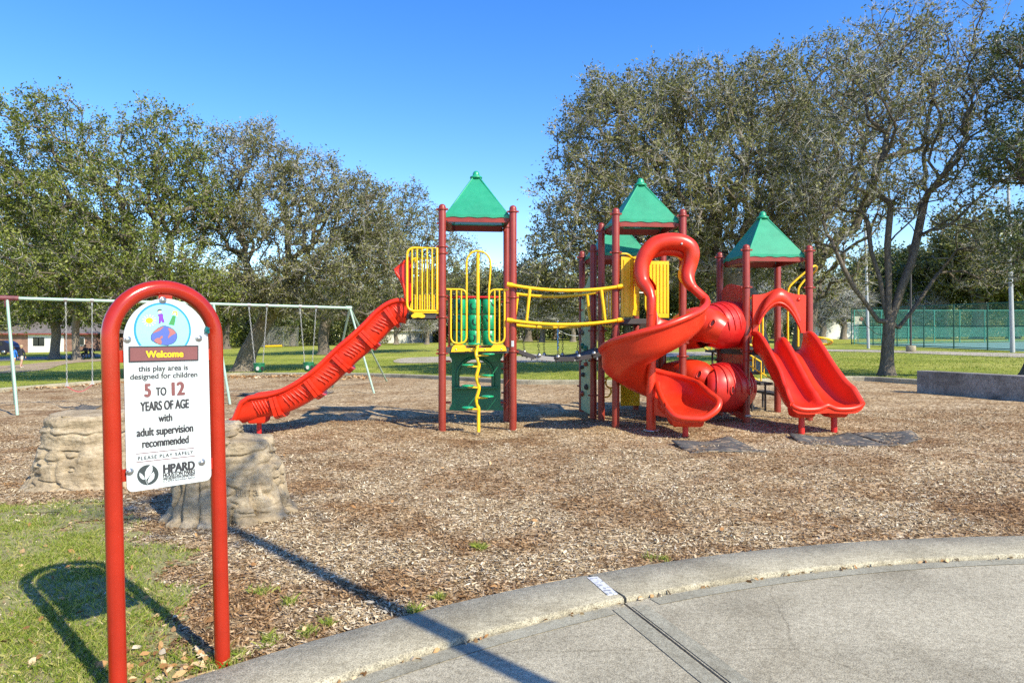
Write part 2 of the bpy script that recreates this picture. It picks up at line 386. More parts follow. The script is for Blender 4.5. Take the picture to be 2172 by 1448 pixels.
MAT['lawnsoil'] = mat('thin_lawn_soil', (.27, .25, .10), .95, var=.45, vscale=14, c2=(.15, .11, .055), bump=.5, bscale=70)
MAT['blade'] = mat_island('grass_blades', [(0, (.11, .17, .02)), (.4, (.22, .30, .034)), (.72, (.35, .38, .065)), (1, (.54, .47, .20))], .5, .3, .25)
MAT['fieldblade'] = mat_island('field_grass_blades', [(0, (.12, .18, .02)), (.5, (.22, .29, .036)), (.8, (.32, .35, .06)), (1, (.44, .39, .14))], .5, .25, .25)
MAT['leaflitter'] = mat_island('dry_fallen_leaves', [(0, (.16, .075, .03)), (.3, (.34, .17, .06)), (.6, (.50, .30, .13)), (.85, (.62, .46, .27)), (1, (.70, .60, .44))], .7, .25, .1)

# wide field reaching the horizon
xs = np.unique(np.concatenate([np.linspace(-700, -90, 24), np.linspace(-90, 90, 181), np.linspace(90, 700, 24)]))
ys = np.unique(np.concatenate([np.linspace(-60, -2, 20), np.linspace(-2, 8, 41), np.linspace(8, 110, 150), np.linspace(110, 900, 24)]))
XX, YY = np.meshgrid(xs, ys); nx = len(xs)
drop = np.where((YY < bed_edge(XX)-.12) & (XX < 15), .20, 0)+np.where(kerb_r(XX, YY) < 8.6, .10, 0)
ZZ = gz(XX, YY)-drop-.01
idx = np.arange(XX.size).reshape(XX.shape)
Q = np.stack([idx[:-1, :-1], idx[:-1, 1:], idx[1:, 1:], idx[1:, :-1]], -1).reshape(-1, 4)
quick('ground', np.stack([XX, YY, ZZ], -1).reshape(-1, 3), Q, 'field', smooth=True, kind='structure', label='wide mown grass field of the park')

# mulch bed
HOLLOWS = [(2.75, 10.2, .8, .05), (5.1, 10.0, .9, .05), (-4.9, 11.5, .7, .05), (-10.8, 16.4, .8, .06), (-7.0, 18.4, .6, .05), (-6.0, 19.1, .6, .05), (-.6, 11.0, .7, .03)]
def dip(X, Y):   # gentle hollows scuffed under the swings and slides
    z = (fbm(np.stack([X*.8, Y*.8, X*0+3], -1), 3)-.45)*.13*sstep(4.5, 7, Y)
    for (cx, cy, r, d) in HOLLOWS: z = z-d*np.exp(-((X-cx)**2+(Y-cy)**2)/(r*r))
    return z
xs = np.linspace(-24, 15, 261); ts = np.linspace(0, 1, 190)
XX = np.repeat(xs[None], len(ts), 0)
front = np.where(np.abs(xs-KC[0]) < 8.58, KC[1]+np.sqrt(np.maximum(8.57**2-(xs-KC[0])**2, 0)), -1.0)
front = np.where(xs < KC[0]-8.5, -1.0, np.maximum(front, -1.0))
back = bed_edge(xs)
YY = front[None]+(back-front)[None]*(ts[:, None]**1.5)
ZZ = gz(XX, YY)+dip(XX, YY)*np.clip((1-ts[:, None])*6, 0, 1)-.012
idx = np.arange(XX.size).reshape(XX.shape)
Q = np.stack([idx[:-1, :-1], idx[:-1, 1:], idx[1:, 1:], idx[1:, :-1]], -1).reshape(-1, 4)
quick('mulch_bed', np.stack([XX, YY, ZZ], -1).reshape(-1, 3), Q, 'mulch', smooth=True, kind='structure', label='brown wood chip bed under the playground')

def bedz(X, Y):
    return gz(X, Y)+dip(X, Y)-.012
LAWN_B = [(-40, 1062), (120, 1068), (215, 1066), (300, 1085), (352, 1140), (410, 1200), (455, 1275), (500, 1345), (540, 1400), (560, 1448), (600, 1560)]
_lp = [GP(*p) for p in LAWN_B]; LX = np.array([p.x for p in _lp]); LY = np.array([p.y for p in _lp])
def lawn_mask(X, Y):
    """positive inside the thin lawn on the left of the sign"""
    yb = np.interp(X, LX, LY, left=LY[0], right=-5)
    return (yb-Y)+(fbm(np.stack([X*2.2, Y*2.2, X*0], -1), 4)-.47)*2.0-.12
xs = np.linspace(-9, -.8, 330); ys = np.linspace(1.2, 7.6, 260)
XX, YY = np.meshgrid(xs, ys); idx = np.arange(XX.size).reshape(XX.shape)
mk = (lawn_mask(XX, YY)+(fbm(np.stack([XX*9, YY*9, XX*0+2], -1), 3)-.45)*1.0 > 0) & (kerb_r(XX, YY) > 8.62)
Q = np.stack([idx[:-1, :-1], idx[:-1, 1:], idx[1:, 1:], idx[1:, :-1]], -1)
ok = mk[:-1, :-1] & mk[:-1, 1:] & mk[1:, 1:] & mk[1:, :-1]
zz = bedz(XX, YY)+.006+.012*fbm(np.stack([XX*12, YY*12, XX*0], -1), 2)
quick('lawn', np.stack([XX, YY, zz], -1).reshape(-1, 3), Q[ok], 'lawnsoil', smooth=True, kind='structure', label='thin patchy lawn beside the welcome sign')

# grass blades: near lawn and tufts in the mulch
def blades(n, fX, fY, keep, hgt, wid, zf, lean=.6, seg2=True):
    X = fX(n); Y = fY(n); k = keep(X, Y); X, Y = X[k], Y[k]; n = len(X); Z = zf(X, Y)
    h = hgt*(.5+rng.rand(n)); wd = wid*(.6+.8*rng.rand(n)); a = rng.rand(n)*6.283; ln = lean*rng.rand(n)*h*1.6; la = rng.rand(n)*6.283
    bx, by = np.cos(a)*wd, np.sin(a)*wd
    P = np.stack([X, Y, Z], -1); s = np.stack([bx, by, 0*bx], -1); t = np.stack([np.cos(la)*ln, np.sin(la)*ln, h], -1)
    mid = P+t*np.array([.38, .38, .62])
    V = np.stack([P-s, P+s, mid+s*.7, P+t, mid-s*.7], 1).reshape(-1, 3)
    i = np.arange(n)[:, None]*5
    return V, i+np.arange(5)[None]
fx = lambda n: rng.uniform(-7.6, -.9, n); fy = lambda n: 1.4+5.9*rng.rand(n)**1.15
def keep(X, Y):
    q = lawn_mask(X, Y); den = np.clip(q*1.5+.15, 0, 1)*(.25+.75*sstep(.36, .56, fbm(np.stack([X*3, Y*3, X*0+9], -1), 3)))
    return (rng.rand(len(X)) < den) & (kerb_r(X, Y) > 8.62) & (np.abs(X) < Y*.80+.3)
V1, F1 = blades(620000, fx, fy, keep, .032, .0022, lambda X, Y: bedz(X, Y), 1.1)
T = [(548, 1252, .075), (572, 1356, .05), (612, 1276, .05), (650, 1338, .045), (884, 1292, .05), (1016, 1162, .04), (1390, 1184, .06), (500, 1392, .06), (930, 1265, .03), (474, 1405, .09), (455, 1415, .08), (1010, 1160, .03), (700, 1322, .03)]
VV, FF = [V1], [F1]; off = len(V1)
for (px, py, r) in T:
    c = GP(px, py)
    for _ in range(2):
        cx, cy = c.x+rng.randn()*r*.5, c.y+rng.randn()*r*.4
        V2, F2 = blades(55, lambda n: cx+rng.randn(n)*r*.45, lambda n: cy+rng.randn(n)*r*.45, lambda X, Y: kerb_r(X, Y) > 8.6, .034, .0026, lambda X, Y: bedz(X, Y), 1.3)
        VV.append(V2); FF.append(F2+off); off += len(V2)
quick('grass', np.concatenate(VV), np.concatenate(FF), 'blade', kind='stuff', label='short yellow green grass blades near the sign')
# field grass beyond the back kerb
fx = lambda n: rng.uniform(-34, 34, n); fy = lambda n: 17+33*rng.rand(n)**1.7
keepf = lambda X, Y: (Y > bed_edge(X)+.45) & (np.abs(X) < Y*.80) & (rng.rand(len(X)) < (.25+.75*sstep(.38, .55, fbm(np.stack([X*.5, Y*.5, X*0+4], -1), 4))))
V1, F1 = blades(150000, fx, fy, keepf, .045, .011, lambda X, Y: gz(X, Y)-.012, 1.3)
quick('field_grass', V1, F1, 'fieldblade', kind='stuff', label='tufts of mown grass beyond the back kerb')

# wood chips
def chips(n, X, Y, Z, lmin, lmax):
    n = len(X); l = (lmin+(lmax-lmin)*rng.rand(n)**2.2)/2; wd = l*(.18+.30*rng.rand(n)); a = rng.rand(n)*6.283
    tilt = rng.randn(n)*.28; roll = rng.randn(n)*.35
    ux = np.stack([np.cos(a)*np.cos(tilt), np.sin(a)*np.cos(tilt), np.sin(tilt)], -1)
    vx = np.stack([-np.sin(a)*np.cos(roll), np.cos(a)*np.cos(roll), np.sin(roll)], -1)
    P = np.stack([X, Y, Z], -1); U = ux*l[:, None]; W = vx*wd[:, None]
    j = (.75+.5*rng.rand(n, 4))[..., None]
    V = np.stack([P-U*j[:, 0]-W*.8, P+U*j[:, 1]-W*j[:, 2]*.7, P+U*j[:, 2]*.9+W*.8, P-U*j[:, 3]*.9+W*j[:, 0]*.8], 1).reshape(-1, 3)
    return V, np.arange(n*4).reshape(-1, 4)
n = 450000
Y = 3.0+10.5*rng.rand(n)**1.35; X = (rng.rand(n)*2-1)*Y*.79
lm = lawn_mask(X, Y)
k = (kerb_r(X, Y) > 8.615) & (Y < bed_edge(X)-.1) & ((lm < .1) | (rng.rand(n) < np.clip(.30-lm*.12, .03, .3)))
X, Y = X[k], Y[k]
V1, F1 = chips(len(X), X, Y, bedz(X, Y)+.002+.013*rng.rand(len(X)), .009, .044)
quick('wood_chips', V1, F1, 'chips', kind='stuff', label='loose wood chips covering the play bed')
# fallen leaves
def leafquads(X, Y, Z, s):
    n = len(X); a = rng.rand(n)*6.283; l = s*(.6+.6*rng.rand(n)); wd = l*(.28+.15*rng.rand(n)); tl = rng.randn(n)*.3; rl = rng.randn(n)*.4
    u = np.stack([np.cos(a)*np.cos(tl), np.sin(a)*np.cos(tl), np.sin(tl)], -1)*l[:, None]; v = np.stack([-np.sin(a), np.cos(a), rl], -1)*wd[:, None]
    P = np.stack([X, Y, Z], -1); up = np.array([0, 0, .012])
    V = np.stack([P-u, P-u*.3+v+up, P+u*.35+v*.8+up, P+u+up*.5, P+u*.3-v*.9, P-u*.35-v], 1).reshape(-1, 3)
    return V, np.arange(n*6).reshape(-1, 6)
LXs, LYs = [], []
def sprinkle(n, px0, px1, py0, py1):
    for _ in range(n):
        p = GP(rng.uniform(px0, px1), rng.uniform(py0, py1)); LXs.append(p.x); LYs.append(p.y)
sprinkle(70, 250, 480, 1370, 1450); sprinkle(70, 0, 480, 1080, 1440); sprinkle(90, 480, 2172, 950, 1400); sprinkle(45, 380, 460, 1385, 1440)
X, Y = np.array(LXs), np.array(LYs); k = kerb_r(X, Y) > 8.63
X, Y = X[k], Y[k]; Va, Fa = leafquads(X, Y, bedz(X, Y)+.022, .030)
# along the kerb joint
th = rng.uniform(.55, 2.35, 330); rr = R_IN-.012-np.abs(rng.randn(330))*.016; X = KC[0]+rr*np.cos(th); Y = KC[1]+rr*np.sin(th)
k = (Y > 1.5) & (rng.rand(330) < .25+.75*sstep(-1.5, 4, X)); X, Y = X[k], Y[k]; Vb, Fb = leafquads(X, Y, -.026+0*X+.004*rng.rand(len(X)), .019)
# drift against the back kerb on the left
n = 2600; X = rng.uniform(-21, -5.5, n); d = np.abs(rng.randn(n))*.9; Y = bed_edge(X)-.25-d
Vc, Fc = leafquads(X, Y, bedz(X, Y)+.03+.02*rng.rand(n), .075)
quick('fallen_leaves', np.concatenate([Va, Vb, Vc]), np.concatenate([Fa, Fb+len(Va), Fc+len(Va)+len(Vb)]), 'leaflitter', kind='stuff', label='scattered dry brown and orange leaves')

# near kerb: an arc of concrete, one slab each side of the taped joint
def arc(th, r, z): return Vector((KC[0]+r*math.cos(th), KC[1]+r*math.sin(th), z))
pj = GP(1252, 1222); THJ = math.atan2(pj.y-KC[1], pj.x-KC[0])
kerb_root = None
def kerb_piece(t0, t1, name, n=40, parent=None, **pr):
    m = MB(); rings = []
    for i in range(n+1):
        t = t0+(t1-t0)*i/n; wob = .004*math.sin(i*1.7)
        rings.append([arc(t, R_OUT+wob, -.12), arc(t, R_OUT+wob, -.012), arc(t, R_OUT-.015, .001), arc(t, R_IN+.022, .000), arc(t, R_IN+.004, -.010), arc(t, R_IN, -.035), arc(t, R_IN, -.12)])
    m.loft(rings, True, True, True); return m.build(name, 'kerbconc', parent, **pr)
kr = MB(); kr.loft([[arc(t, R_OUT-.03, -.30), arc(t, R_OUT-.03, -.10), arc(t, R_IN+.03, -.10), arc(t, R_IN+.03, -.30)] for t in np.linspace(-.3, 3.4, 60)])
kerb_root = kr.build('kerb', 'kerbconc', None, kind='structure', label='curved concrete kerb between pavement and mulch')
kerb_piece(-.3, THJ-.0012, 'kerb_slab', 60, kerb_root); kerb_piece(THJ+.0012, 3.4, 'kerb_slab', 70, kerb_root)
# pavement slabs
pv = MB(); pv.lathe((KC[0], KC[1], -.35), [(0.01, 0), (R_IN-.02, 0), (R_IN-.02, .23), (.01, .23)], 72)
pav = pv.build('pavement', 'joint', None, kind='structure', label='grey concrete plaza in the foreground')
pa, pb = GP(1318, 1264), GP(1556, 1446); dj = Vector((pb.x-pa.x, pb.y-pa.y, 0)).normalized(); nj = Vector((-dj.y, dj.x, 0))
def slab(side, name):
    """the part of the plaza on one side of the radial joint"""
    th = np.linspace(-.3, 3.4, 200); out = [Vector((KC[0]+(R_IN-.009)*math.cos(t), KC[1]+(R_IN-.009)*math.sin(t), 0)) for t in th]
    out = [p for p in out if side*(p-Vector((pa.x, pa.y, 0))).dot(nj) > .008]
    # joint line end points
    o0 = Vector((pa.x, pa.y, 0))+nj*side*.008
    A, B = o0-dj*.0, o0+dj*9
    # extend the joint end to the arc
    for _ in range(40):
        r = math.hypot(A.x-KC[0], A.y-KC[1]); A = A+dj*(r-(R_IN-.009))*.9
    poly = out[:]
    if side*(out[0]-o0).dot(nj) < side*(out[-1]-o0).dot(nj): poly = [A]+poly+[B]
    else: poly = poly+[A, B]
    m = MB(); m.prism([Vector((p.x, p.y, -.115)) for p in poly], (0, 0, .085)); return m
for s in (1, -1):
    try: slab(s, 'x').build('slab', 'concrete', pav, bevel=.006)
    except Exception as e: print('slab', e)
# smooth tooled borders either side of the joint and along the kerb: thin trowelled bands
def band(pts, wdt, name):
    m = MB(); m.loft([[p-q*wdt/2, p+q*wdt/2] for p, q in pts], False, False, False); return m.build(name, 'smoothconc', pav)
for t0, t1, sgn in ((THJ+.02, 2.9, 1), (-.2, THJ-.02, -1)):
    band([(arc(t, R_IN-.075, -.0262), Vector((math.cos(t), math.sin(t), 0))) for t in np.linspace(t0, t1, 60)], .10, 'trowelled_edge')
for s in (1, -1):
    o0 = Vector((pa.x, pa.y, -.0255))+nj*s*.066
    band([(o0+dj*(.10+q), nj) for q in np.linspace(0, 6, 12)], .095, 'trowelled_edge')
# white tape strip across the kerb, worn dark marks on it
def tapemat():
    m = mat('worn_white_tape', (.60, .60, .59), .6, var=.12, vscale=30); N, L = nodes_of(m); b = N['Principled BSDF']
    v = coords(N, L, (1, 1, 1)); n = noise(N, L, 42, 3, .5, v); r = ramp(N, [(.53, (0, 0, 0)), (.58, (1, 1, 1))]); L.new(n.outputs[0], r.inputs[0])
    src = b.inputs['Base Color'].links[0].from_socket; L.new(mixc(N, L, src, (.27, .28, .30), r.outputs[0]), b.inputs['Base Color']); return m
MAT['tape'] = tapemat()
c0, c1 = GP(1256, 1224), GP(1302, 1263)
d = Vector((c1.x-c0.x, c1.y-c0.y, 0)); ln = d.length; d.normalize(); q = Vector((-d.y, d.x, 0))
m = MB(); m.loft([[Vector((c0.x, c0.y, .0045))+d*ln*t-q*.036, Vector((c0.x, c0.y, .0045))+d*ln*t+q*.036] for t in np.linspace(0, .93, 8)]+[[Vector((c0.x, c0.y, -.006))+d*(ln*.985)-q*.036, Vector((c0.x, c0.y, -.006))+d*(ln*.985)+q*.036]], False, False, True)
t = m.build('tape_strip', 'tape'); t['label'] = 'worn white tape strip across the concrete kerb joint'; t['category'] = 'tape'

# back kerb round the far side of the bed
m = MB(); rings = []
for i, p in enumerate(BED_C):
    a = BED_C[max(i-1, 0)]; b_ = BED_C[min(i+1, len(BED_C)-1)]; d = Vector((b_.x-a.x, b_.y-a.y, 0)).normalized(); q = Vector((-d.y, d.x, 0))
    z = float(gz(p.x, p.y)); P = Vector((p.x, p.y, z))
    rings.append([P-q*.13+Vector((0, 0, -.2)), P-q*.13+Vector((0, 0, .10)), P-q*.11+Vector((0, 0, .125)), P+q*.11+Vector((0, 0, .125)), P+q*.13+Vector((0, 0, .10)), P+q*.13+Vector((0, 0, -.2))])
m.loft(rings, True, True, False)
m.build('back_kerb', 'kerbconc', None, bevel=.01, kind='structure', label='low concrete edging along the far side of the bed')

# paths, road, court
def ribbon(name, upper, lower, matn, label, lift=.012):
    k = 30
    def res(pts):
        pts = [GP(*p) for p in pts]; P = smoothpath(pts, 8); L = [0]
        for a, b in zip(P, P[1:]): L.append(L[-1]+(b-a).length)
        t = np.linspace(0, L[-1], k); return np.stack([np.interp(t, L, [p[i] for p in P]) for i in range(2)], -1)
    A, B = res(upper), res(lower); V = []
    for i in range(k):
        for s in np.linspace(0, 1, 6):
            p = A[i]*(1-s)+B[i]*s; V.append((p[0], p[1], float(gz(p[0], p[1]))+lift))
    Q = [(i*6+j, i*6+j+1, (i+1)*6+j+1, (i+1)*6+j) for i in range(k-1) for j in range(5)]
    return quick(name, V, Q, matn, smooth=True, kind='structure', label=label)
ribbon('path', [(-60, 779), (45, 773), (90, 769), (150, 764), (215, 761), (330, 757), (470, 752)], [(-60, 794), (45, 789), (95, 784), (130, 774), (160, 769), (215, 766), (330, 761), (470, 755)], 'dirt', 'beige dirt path where two walkers stand')
ribbon('road', [(-80, 758), (60, 757), (150, 754), (215, 751), (400, 746)], [(-80, 767), (60, 764), (150, 760), (215, 757), (400, 750)], 'asphalt', 'grey park road with a parked car', .02)
ribbon('grit_path', [(835, 764), (860, 759), (950, 756), (1100, 755), (1240, 754), (1440, 747), (1530, 745)], [(835, 768), (860, 770), (950, 769), (1100, 768), (1240, 766), (1440, 756), (1530, 753)], 'sand', 'pale grit path across the grass behind the bridge')
ribbon('worn_path', [(1750, 741), (1900, 743), (2050, 747), (2200, 750)], [(1750, 745), (1900, 748), (2050, 754), (2200, 759)], 'sand', 'worn pale strip in the grass before the court', .014)
# ================================================================== TREES
def tree_mesh(rs, trunk, blobs, ntips, leaves, leaf, r_tip=.012, twigs=7, spread=.42, twl=.55, seg=.55, flare=1.0, leafw=.5, alpha=.28, shell=.42, zmin=None, limbs=()):
    """oak: limbs grown to points spread through the crown; returns (branch V,F), (twig V,F), (leaf V,F)"""
    trunk = [Vector(p) for p in trunk]
    pos = [np.array(p) for p in trunk]; par = [-1]+list(range(len(trunk)-1)); pl = [0.]
    for a, b in zip(trunk, trunk[1:]): pl.append(pl[-1]+(b-a).length)
    for (ti, lp) in limbs:
        pv = ti
        for p in lp: pos.append(np.array(p)); par.append(pv); pl.append(pl[pv]+np.linalg.norm(pos[-1]-pos[pv])); pv = len(pos)-1
    B = np.array([[*b[0], *b[1]] for b in blobs]); wgt = (B[:, 3]*B[:, 4]*B[:, 5])**.72; wgt /= wgt.sum()
    bi = rs.choice(len(B), ntips, p=wgt); d = rs.randn(ntips, 3); d /= np.linalg.norm(d, axis=1)[:, None]
    rad = rs.rand(ntips)**(shell*.8)
    # lumpy outline
    lump = .78+.44*fbm(d*2.1+bi[:, None]*3.7+10, 3)
    tips = B[bi, :3]+d*(rad*lump)[:, None]*B[bi, 3:]
    if zmin is not None: tips = tips[tips[:, 2] > zmin]
    top = np.array(trunk[-1]); o = np.argsort(np.linalg.norm(tips-top, axis=1)); tips = tips[o]; n = len(tips)
    cap = n*14+200; PO = np.zeros((cap, 3)); PA = np.full(cap, -1, int); PL = np.zeros(cap); k = len(pos)
    PO[:k] = pos; PA[:k] = par; PL[:k] = pl; first = max(1, len(trunk)-2); tipn = []
    PLb = PL.copy()
    for t in tips:
        dd = np.linalg.norm(PO[first:k]-t, axis=1); j = first+int(np.argmin(dd+alpha*PL[first:k])); L = dd[j-first]
        p0 = PO[j]; pd = p0-PO[PA[j]] if PA[j] >= 0 else np.array([0, 0, 1.]); pd = pd/(np.linalg.norm(pd)+1e-6)
        c = p0+(pd*.45+np.array([0, 0, .08]))*L*.6+rs.randn(3)*L*.07; m = max(1, int(round(L/seg))); prev = j
        for q in range(1, m+1):
            s = q/m; p = (1-s)**2*p0+2*s*(1-s)*c+s*s*t
            if q < m: p = p+rs.randn(3)*min(.06, .08*L)
            PO[k] = p; PA[k] = prev; PL[k] = PL[prev]+np.linalg.norm(p-PO[prev]); prev = k; k += 1
            if k >= cap-2: break
        tipn.append(prev)
        if k >= cap-20: break
    cnt = np.zeros(k)
    cnt[tipn] = 1
    for i in range(k-1, 0, -1): cnt[PA[i]] += cnt[i]
    e = math.log(max(trunk[0][2]*0+TR[0]/r_tip, 2))/math.log(max(cnt[0], 3))
    R = r_tip*np.maximum(cnt[:k], 1)**e
    # trunk tube radii follow but with a root flare
    out = []
    ch = np.arange(1, k); pa = PA[1:k]
    thick = R[ch] > .05
    def tubes(sel, ns, r0=None):
        c = ch[sel]; p = pa[sel]; d = PO[c]-PO[p]; d /= (np.linalg.norm(d, axis=1)[:, None]+1e-9)
        up = np.where(np.abs(d[:, 2:3]) < .9, np.array([[0, 0, 1.]]), np.array([[1., 0, 0]])); x = np.cross(up, d); x /= np.linalg.norm(x, axis=1)[:, None]; y = np.cross(d, x)
        a = np.arange(ns)*2*math.pi/ns; rp = np.minimum(R[p], R[c]*1.35); rc = R[c]
        ring = x[:, None]*np.cos(a)[None, :, None]+y[:, None]*np.sin(a)[None, :, None]
        V = np.concatenate([PO[p][:, None]-d[:, None]*rp[:, None, None]*.25+ring*rp[:, None, None], PO[c][:, None]+ring*rc[:, None, None]], 1)
        m = len(c); base = (np.arange(m)*2*ns)[:, None, None]; j = np.arange(ns); j2 = (j+1) % ns
        Fq = base+np.stack([j, j2, ns+j2, ns+j], -1)[None]
        return V.reshape(-1, 3), Fq.reshape(-1, 4)
    tk = thick & (ch >= len(trunk))
    V1, F1 = tubes(tk, 7); V2, F2 = tubes((~thick) & (ch >= len(trunk)), 3)
    bv = [V1, V2]; bf = [F1, F2+len(V1)]; off = len(V1)+len(V2)
    # trunk as one continuous tube
    NS = 16; rings = []; tp = smoothpath(trunk, 5); tr = np.interp(np.linspace(0, 1, len(tp)), np.linspace(0, 1, len(trunk)), R[:len(trunk)]); z0 = tp[0].z
    for q, (p, r) in enumerate(zip(tp, tr)):
        hh = max(p.z-z0, 0); fl = 1+flare*.55*math.exp(-hh/.28)
        a = np.arange(NS)*2*math.pi/NS; nn = .86+.28*fbm(np.stack([np.cos(a)*1.4+5, np.sin(a)*1.4+5, np.full(NS, hh*.35+z0)], -1), 3)+.10*flare*math.exp(-hh/.3)*np.sin(a*5)
        rings.append(np.stack([p.x+np.cos(a)*r*fl*nn, p.y+np.sin(a)*r*fl*nn, np.full(NS, p.z)], -1))
    V3 = np.concatenate(rings); j = np.arange(NS); j2 = (j+1) % NS
    F3 = (np.arange(len(rings)-1)*NS)[:, None, None]+np.stack([j, j2, NS+j2, NS+j], -1)[None]
    bv.append(V3); bf.append(F3.reshape(-1, 4)+off)
    # twigs: thin three sided slivers fanning from every tip
    T = PO[tipn]; nt_ = len(T); pdv = T-PO[PA[tipn]]; pdv /= (np.linalg.norm(pdv, axis=1)[:, None]+1e-9)
    tt = np.repeat(T, twigs, 0); td = np.repeat(pdv, twigs, 0)*.7+rs.randn(nt_*twigs, 3)*.75+np.array([0, 0, .22]); td /= np.linalg.norm(td, axis=1)[:, None]
    tl = twl*(.4+.9*rs.rand(len(tt))); wv = np.cross(td, rs.randn(len(tt), 3)); wv /= np.linalg.norm(wv, axis=1)[:, None]
    st = tt-td*(tl*.15)[:, None]; md = tt+td*(tl*.5)[:, None]+rs.randn(len(tt), 3)*.05*twl; en = tt+td*tl[:, None]
    rw = r_tip*.75; w2 = np.cross(td, wv)
    TV = np.stack([st-wv*rw, st+wv*rw, md+w2*rw*.8, md-wv*rw*.7, en], 1).reshape(-1, 3)
    i5 = np.arange(len(tt))[:, None]*5
    TF = np.concatenate([i5+np.array([[0, 1, 2]]), i5+np.array([[0, 2, 3]]), i5+np.array([[3, 2, 4]])], 0)
    # leaves along the twigs
    li = rs.randint(0, len(tt), nt_*leaves); s = rs.rand(len(li))**.7; P = st[li]*(1-s)[:, None]+en[li]*s[:, None]+rs.randn(len(li), 3)*spread*.16
    u = td[li]*.5+rs.randn(len(li), 3); u /= np.linalg.norm(u, axis=1)[:, None]; nrm = rs.randn(len(li), 3)+np.array([.25, -.25, .9]); v = np.cross(nrm, u); v /= np.linalg.norm(v, axis=1)[:, None]
    l = leaf*(.6+.8*rs.rand(len(li))); U = u*l[:, None]; W = v*(l*leafw*.5)[:, None]
    LV = np.stack([P, P+U*.5-W, P+U, P+U*.5+W], 1).reshape(-1, 3); LF = np.arange(len(li)*4).reshape(-1, 4)
    return (np.concatenate(bv), np.concatenate(bf)), (TV, TF), (LV, LF)
TR = [0.3]
def make_tree(name, base, trunk, r, blobs, ntips, leaves, leaf, label, seed, leafmat='leafA', bark='bark', group=None, cat='tree', lit=True, **kw):
    rs = np.random.RandomState(seed); TR[0] = r
    (bv, bf), (tv, tf), (lv, lf) = tree_mesh(rs, trunk, blobs, ntips, leaves, leaf, **kw)
    t = thing(name, base, label, cat, group)
    quick('trunk', bv, bf, bark, t, smooth=True)
    c = quick('crown', lv, lf, leafmat, t, kind='stuff')
    if kw.get('twigs', 7): quick('twigs', tv, tf, 'twig', t, kind='stuff')
    return t
def blob(px, py, Y, rx, ry, rY=None):
    """ellipsoid seen at a photo position: centre and radii in metres"""
    c = AT(px, py, Y); k = Y/F; return (tuple(c), (rx*k, rY if rY else (rx+ry)/2*k, ry*k))

# --- left group
b = GP(330, 792); b = G(b.x, 30.5); b.x = (330-CX)/F*30.5; b = G(b.x, 30.5)
make_tree('oak_tree', b, [b, b+Vector((.1, 0, 1.2)), b+Vector((-.1, .2, 2.3)), b+Vector((0, .1, 3.2))], .42,
          [blob(110, 300, 30, 125, 105, 3), blob(345, 325, 30.5, 110, 100, 2.6), blob(30, 430, 29, 95, 95, 2.6), blob(220, 440, 29, 150, 110, 3.2), blob(400, 440, 31, 90, 90, 2.6),
           blob(90, 565, 28.5, 150, 70, 2.6), blob(290, 570, 28.5, 170, 75, 2.8), blob(430, 600, 30, 80, 55, 2.2), blob(-90, 420, 30, 120, 150, 3), blob(60, 640, 29, 90, 35, 2.2), blob(400, 650, 30, 80, 40, 2.2)], 1900, 56, .12,
          'large dense green oak crown rising above the welcome sign', 3, 'leafA', zmin=2.6, twigs=7)
b = GP(515, 787)
make_tree('oak_tree', b, [b, b+Vector((.25, 0, .9)), b+Vector((.75, .1, 1.9)), b+Vector((1.25, .2, 2.9)), b+Vector((1.5, .2, 3.8))], .46,
          [blob(545, 350, 34, 95, 90, 3), blob(665, 395, 34, 90, 70, 2.8), blob(600, 470, 33, 120, 70, 3), blob(770, 450, 34, 90, 75, 2.8), blob(480, 470, 34, 70, 90, 2.4),
           blob(560, 595, 33, 120, 55, 2.8), blob(720, 560, 33, 120, 70, 2.8), blob(800, 540, 35, 90, 80, 2.6), blob(490, 640, 33, 80, 45, 2.2), blob(640, 650, 34, 110, 35, 2.4)], 1600, 46, .12,
          'olive leaning oak whose trunk stands behind the green bucket swing', 8, 'leafB', zmin=2.6, twigs=15)
b = GP(688, 752)
make_tree('oak_tree', b, [b, b+Vector((-.1, 0, 1.4)), b+Vector((.1, 0, 2.8)), b+Vector((.3, 0, 4.0))], .46,
          [blob(870, 430, b.y, 40, 45, 2), blob(900, 500, b.y, 75, 60, 3), blob(800, 520, b.y, 100, 70, 3.5), blob(700, 600, b.y, 120, 60, 3.5), blob(840, 620, b.y, 110, 60, 3.5), blob(960, 560, b.y, 70, 70, 3), blob(600, 640, b.y, 90, 40, 3), blob(760, 650, b.y, 130, 45, 3.5), blob(900, 640, b.y, 90, 50, 3)], 1300, 46, .16,
          'upright oak behind the wave slide with a straight dark trunk', 14, 'leafB', 'barkdark', zmin=2.6, r_tip=.018, twl=.8)
b = GP(115, 760)
make_tree('oak_tree', b, [b, b+Vector((.1, 0, 1.3)), b+Vector((.2, 0, 2.3)), b+Vector((.1, 0, 3.1))], .40,
          [blob(60, 560, b.y, 130, 70, 5), blob(170, 600, b.y, 110, 50, 4.5), blob(110, 500, b.y, 130, 80, 5), blob(55, 655, b.y-2, 65, 36, 3.5), blob(130, 650, b.y-2, 70, 30, 3.5), blob(0, 620, b.y-1, 80, 60, 4), blob(75, 668, b.y-3, 50, 22, 2.5), blob(160, 672, b.y+2, 60, 20, 3)], 800, 50, .24,
          'broad oak with a thick knobbly trunk before the brick house', 21, 'leafA', zmin=.9, r_tip=.03, twl=1.1, seg=.9)
b = GP(163, 763)
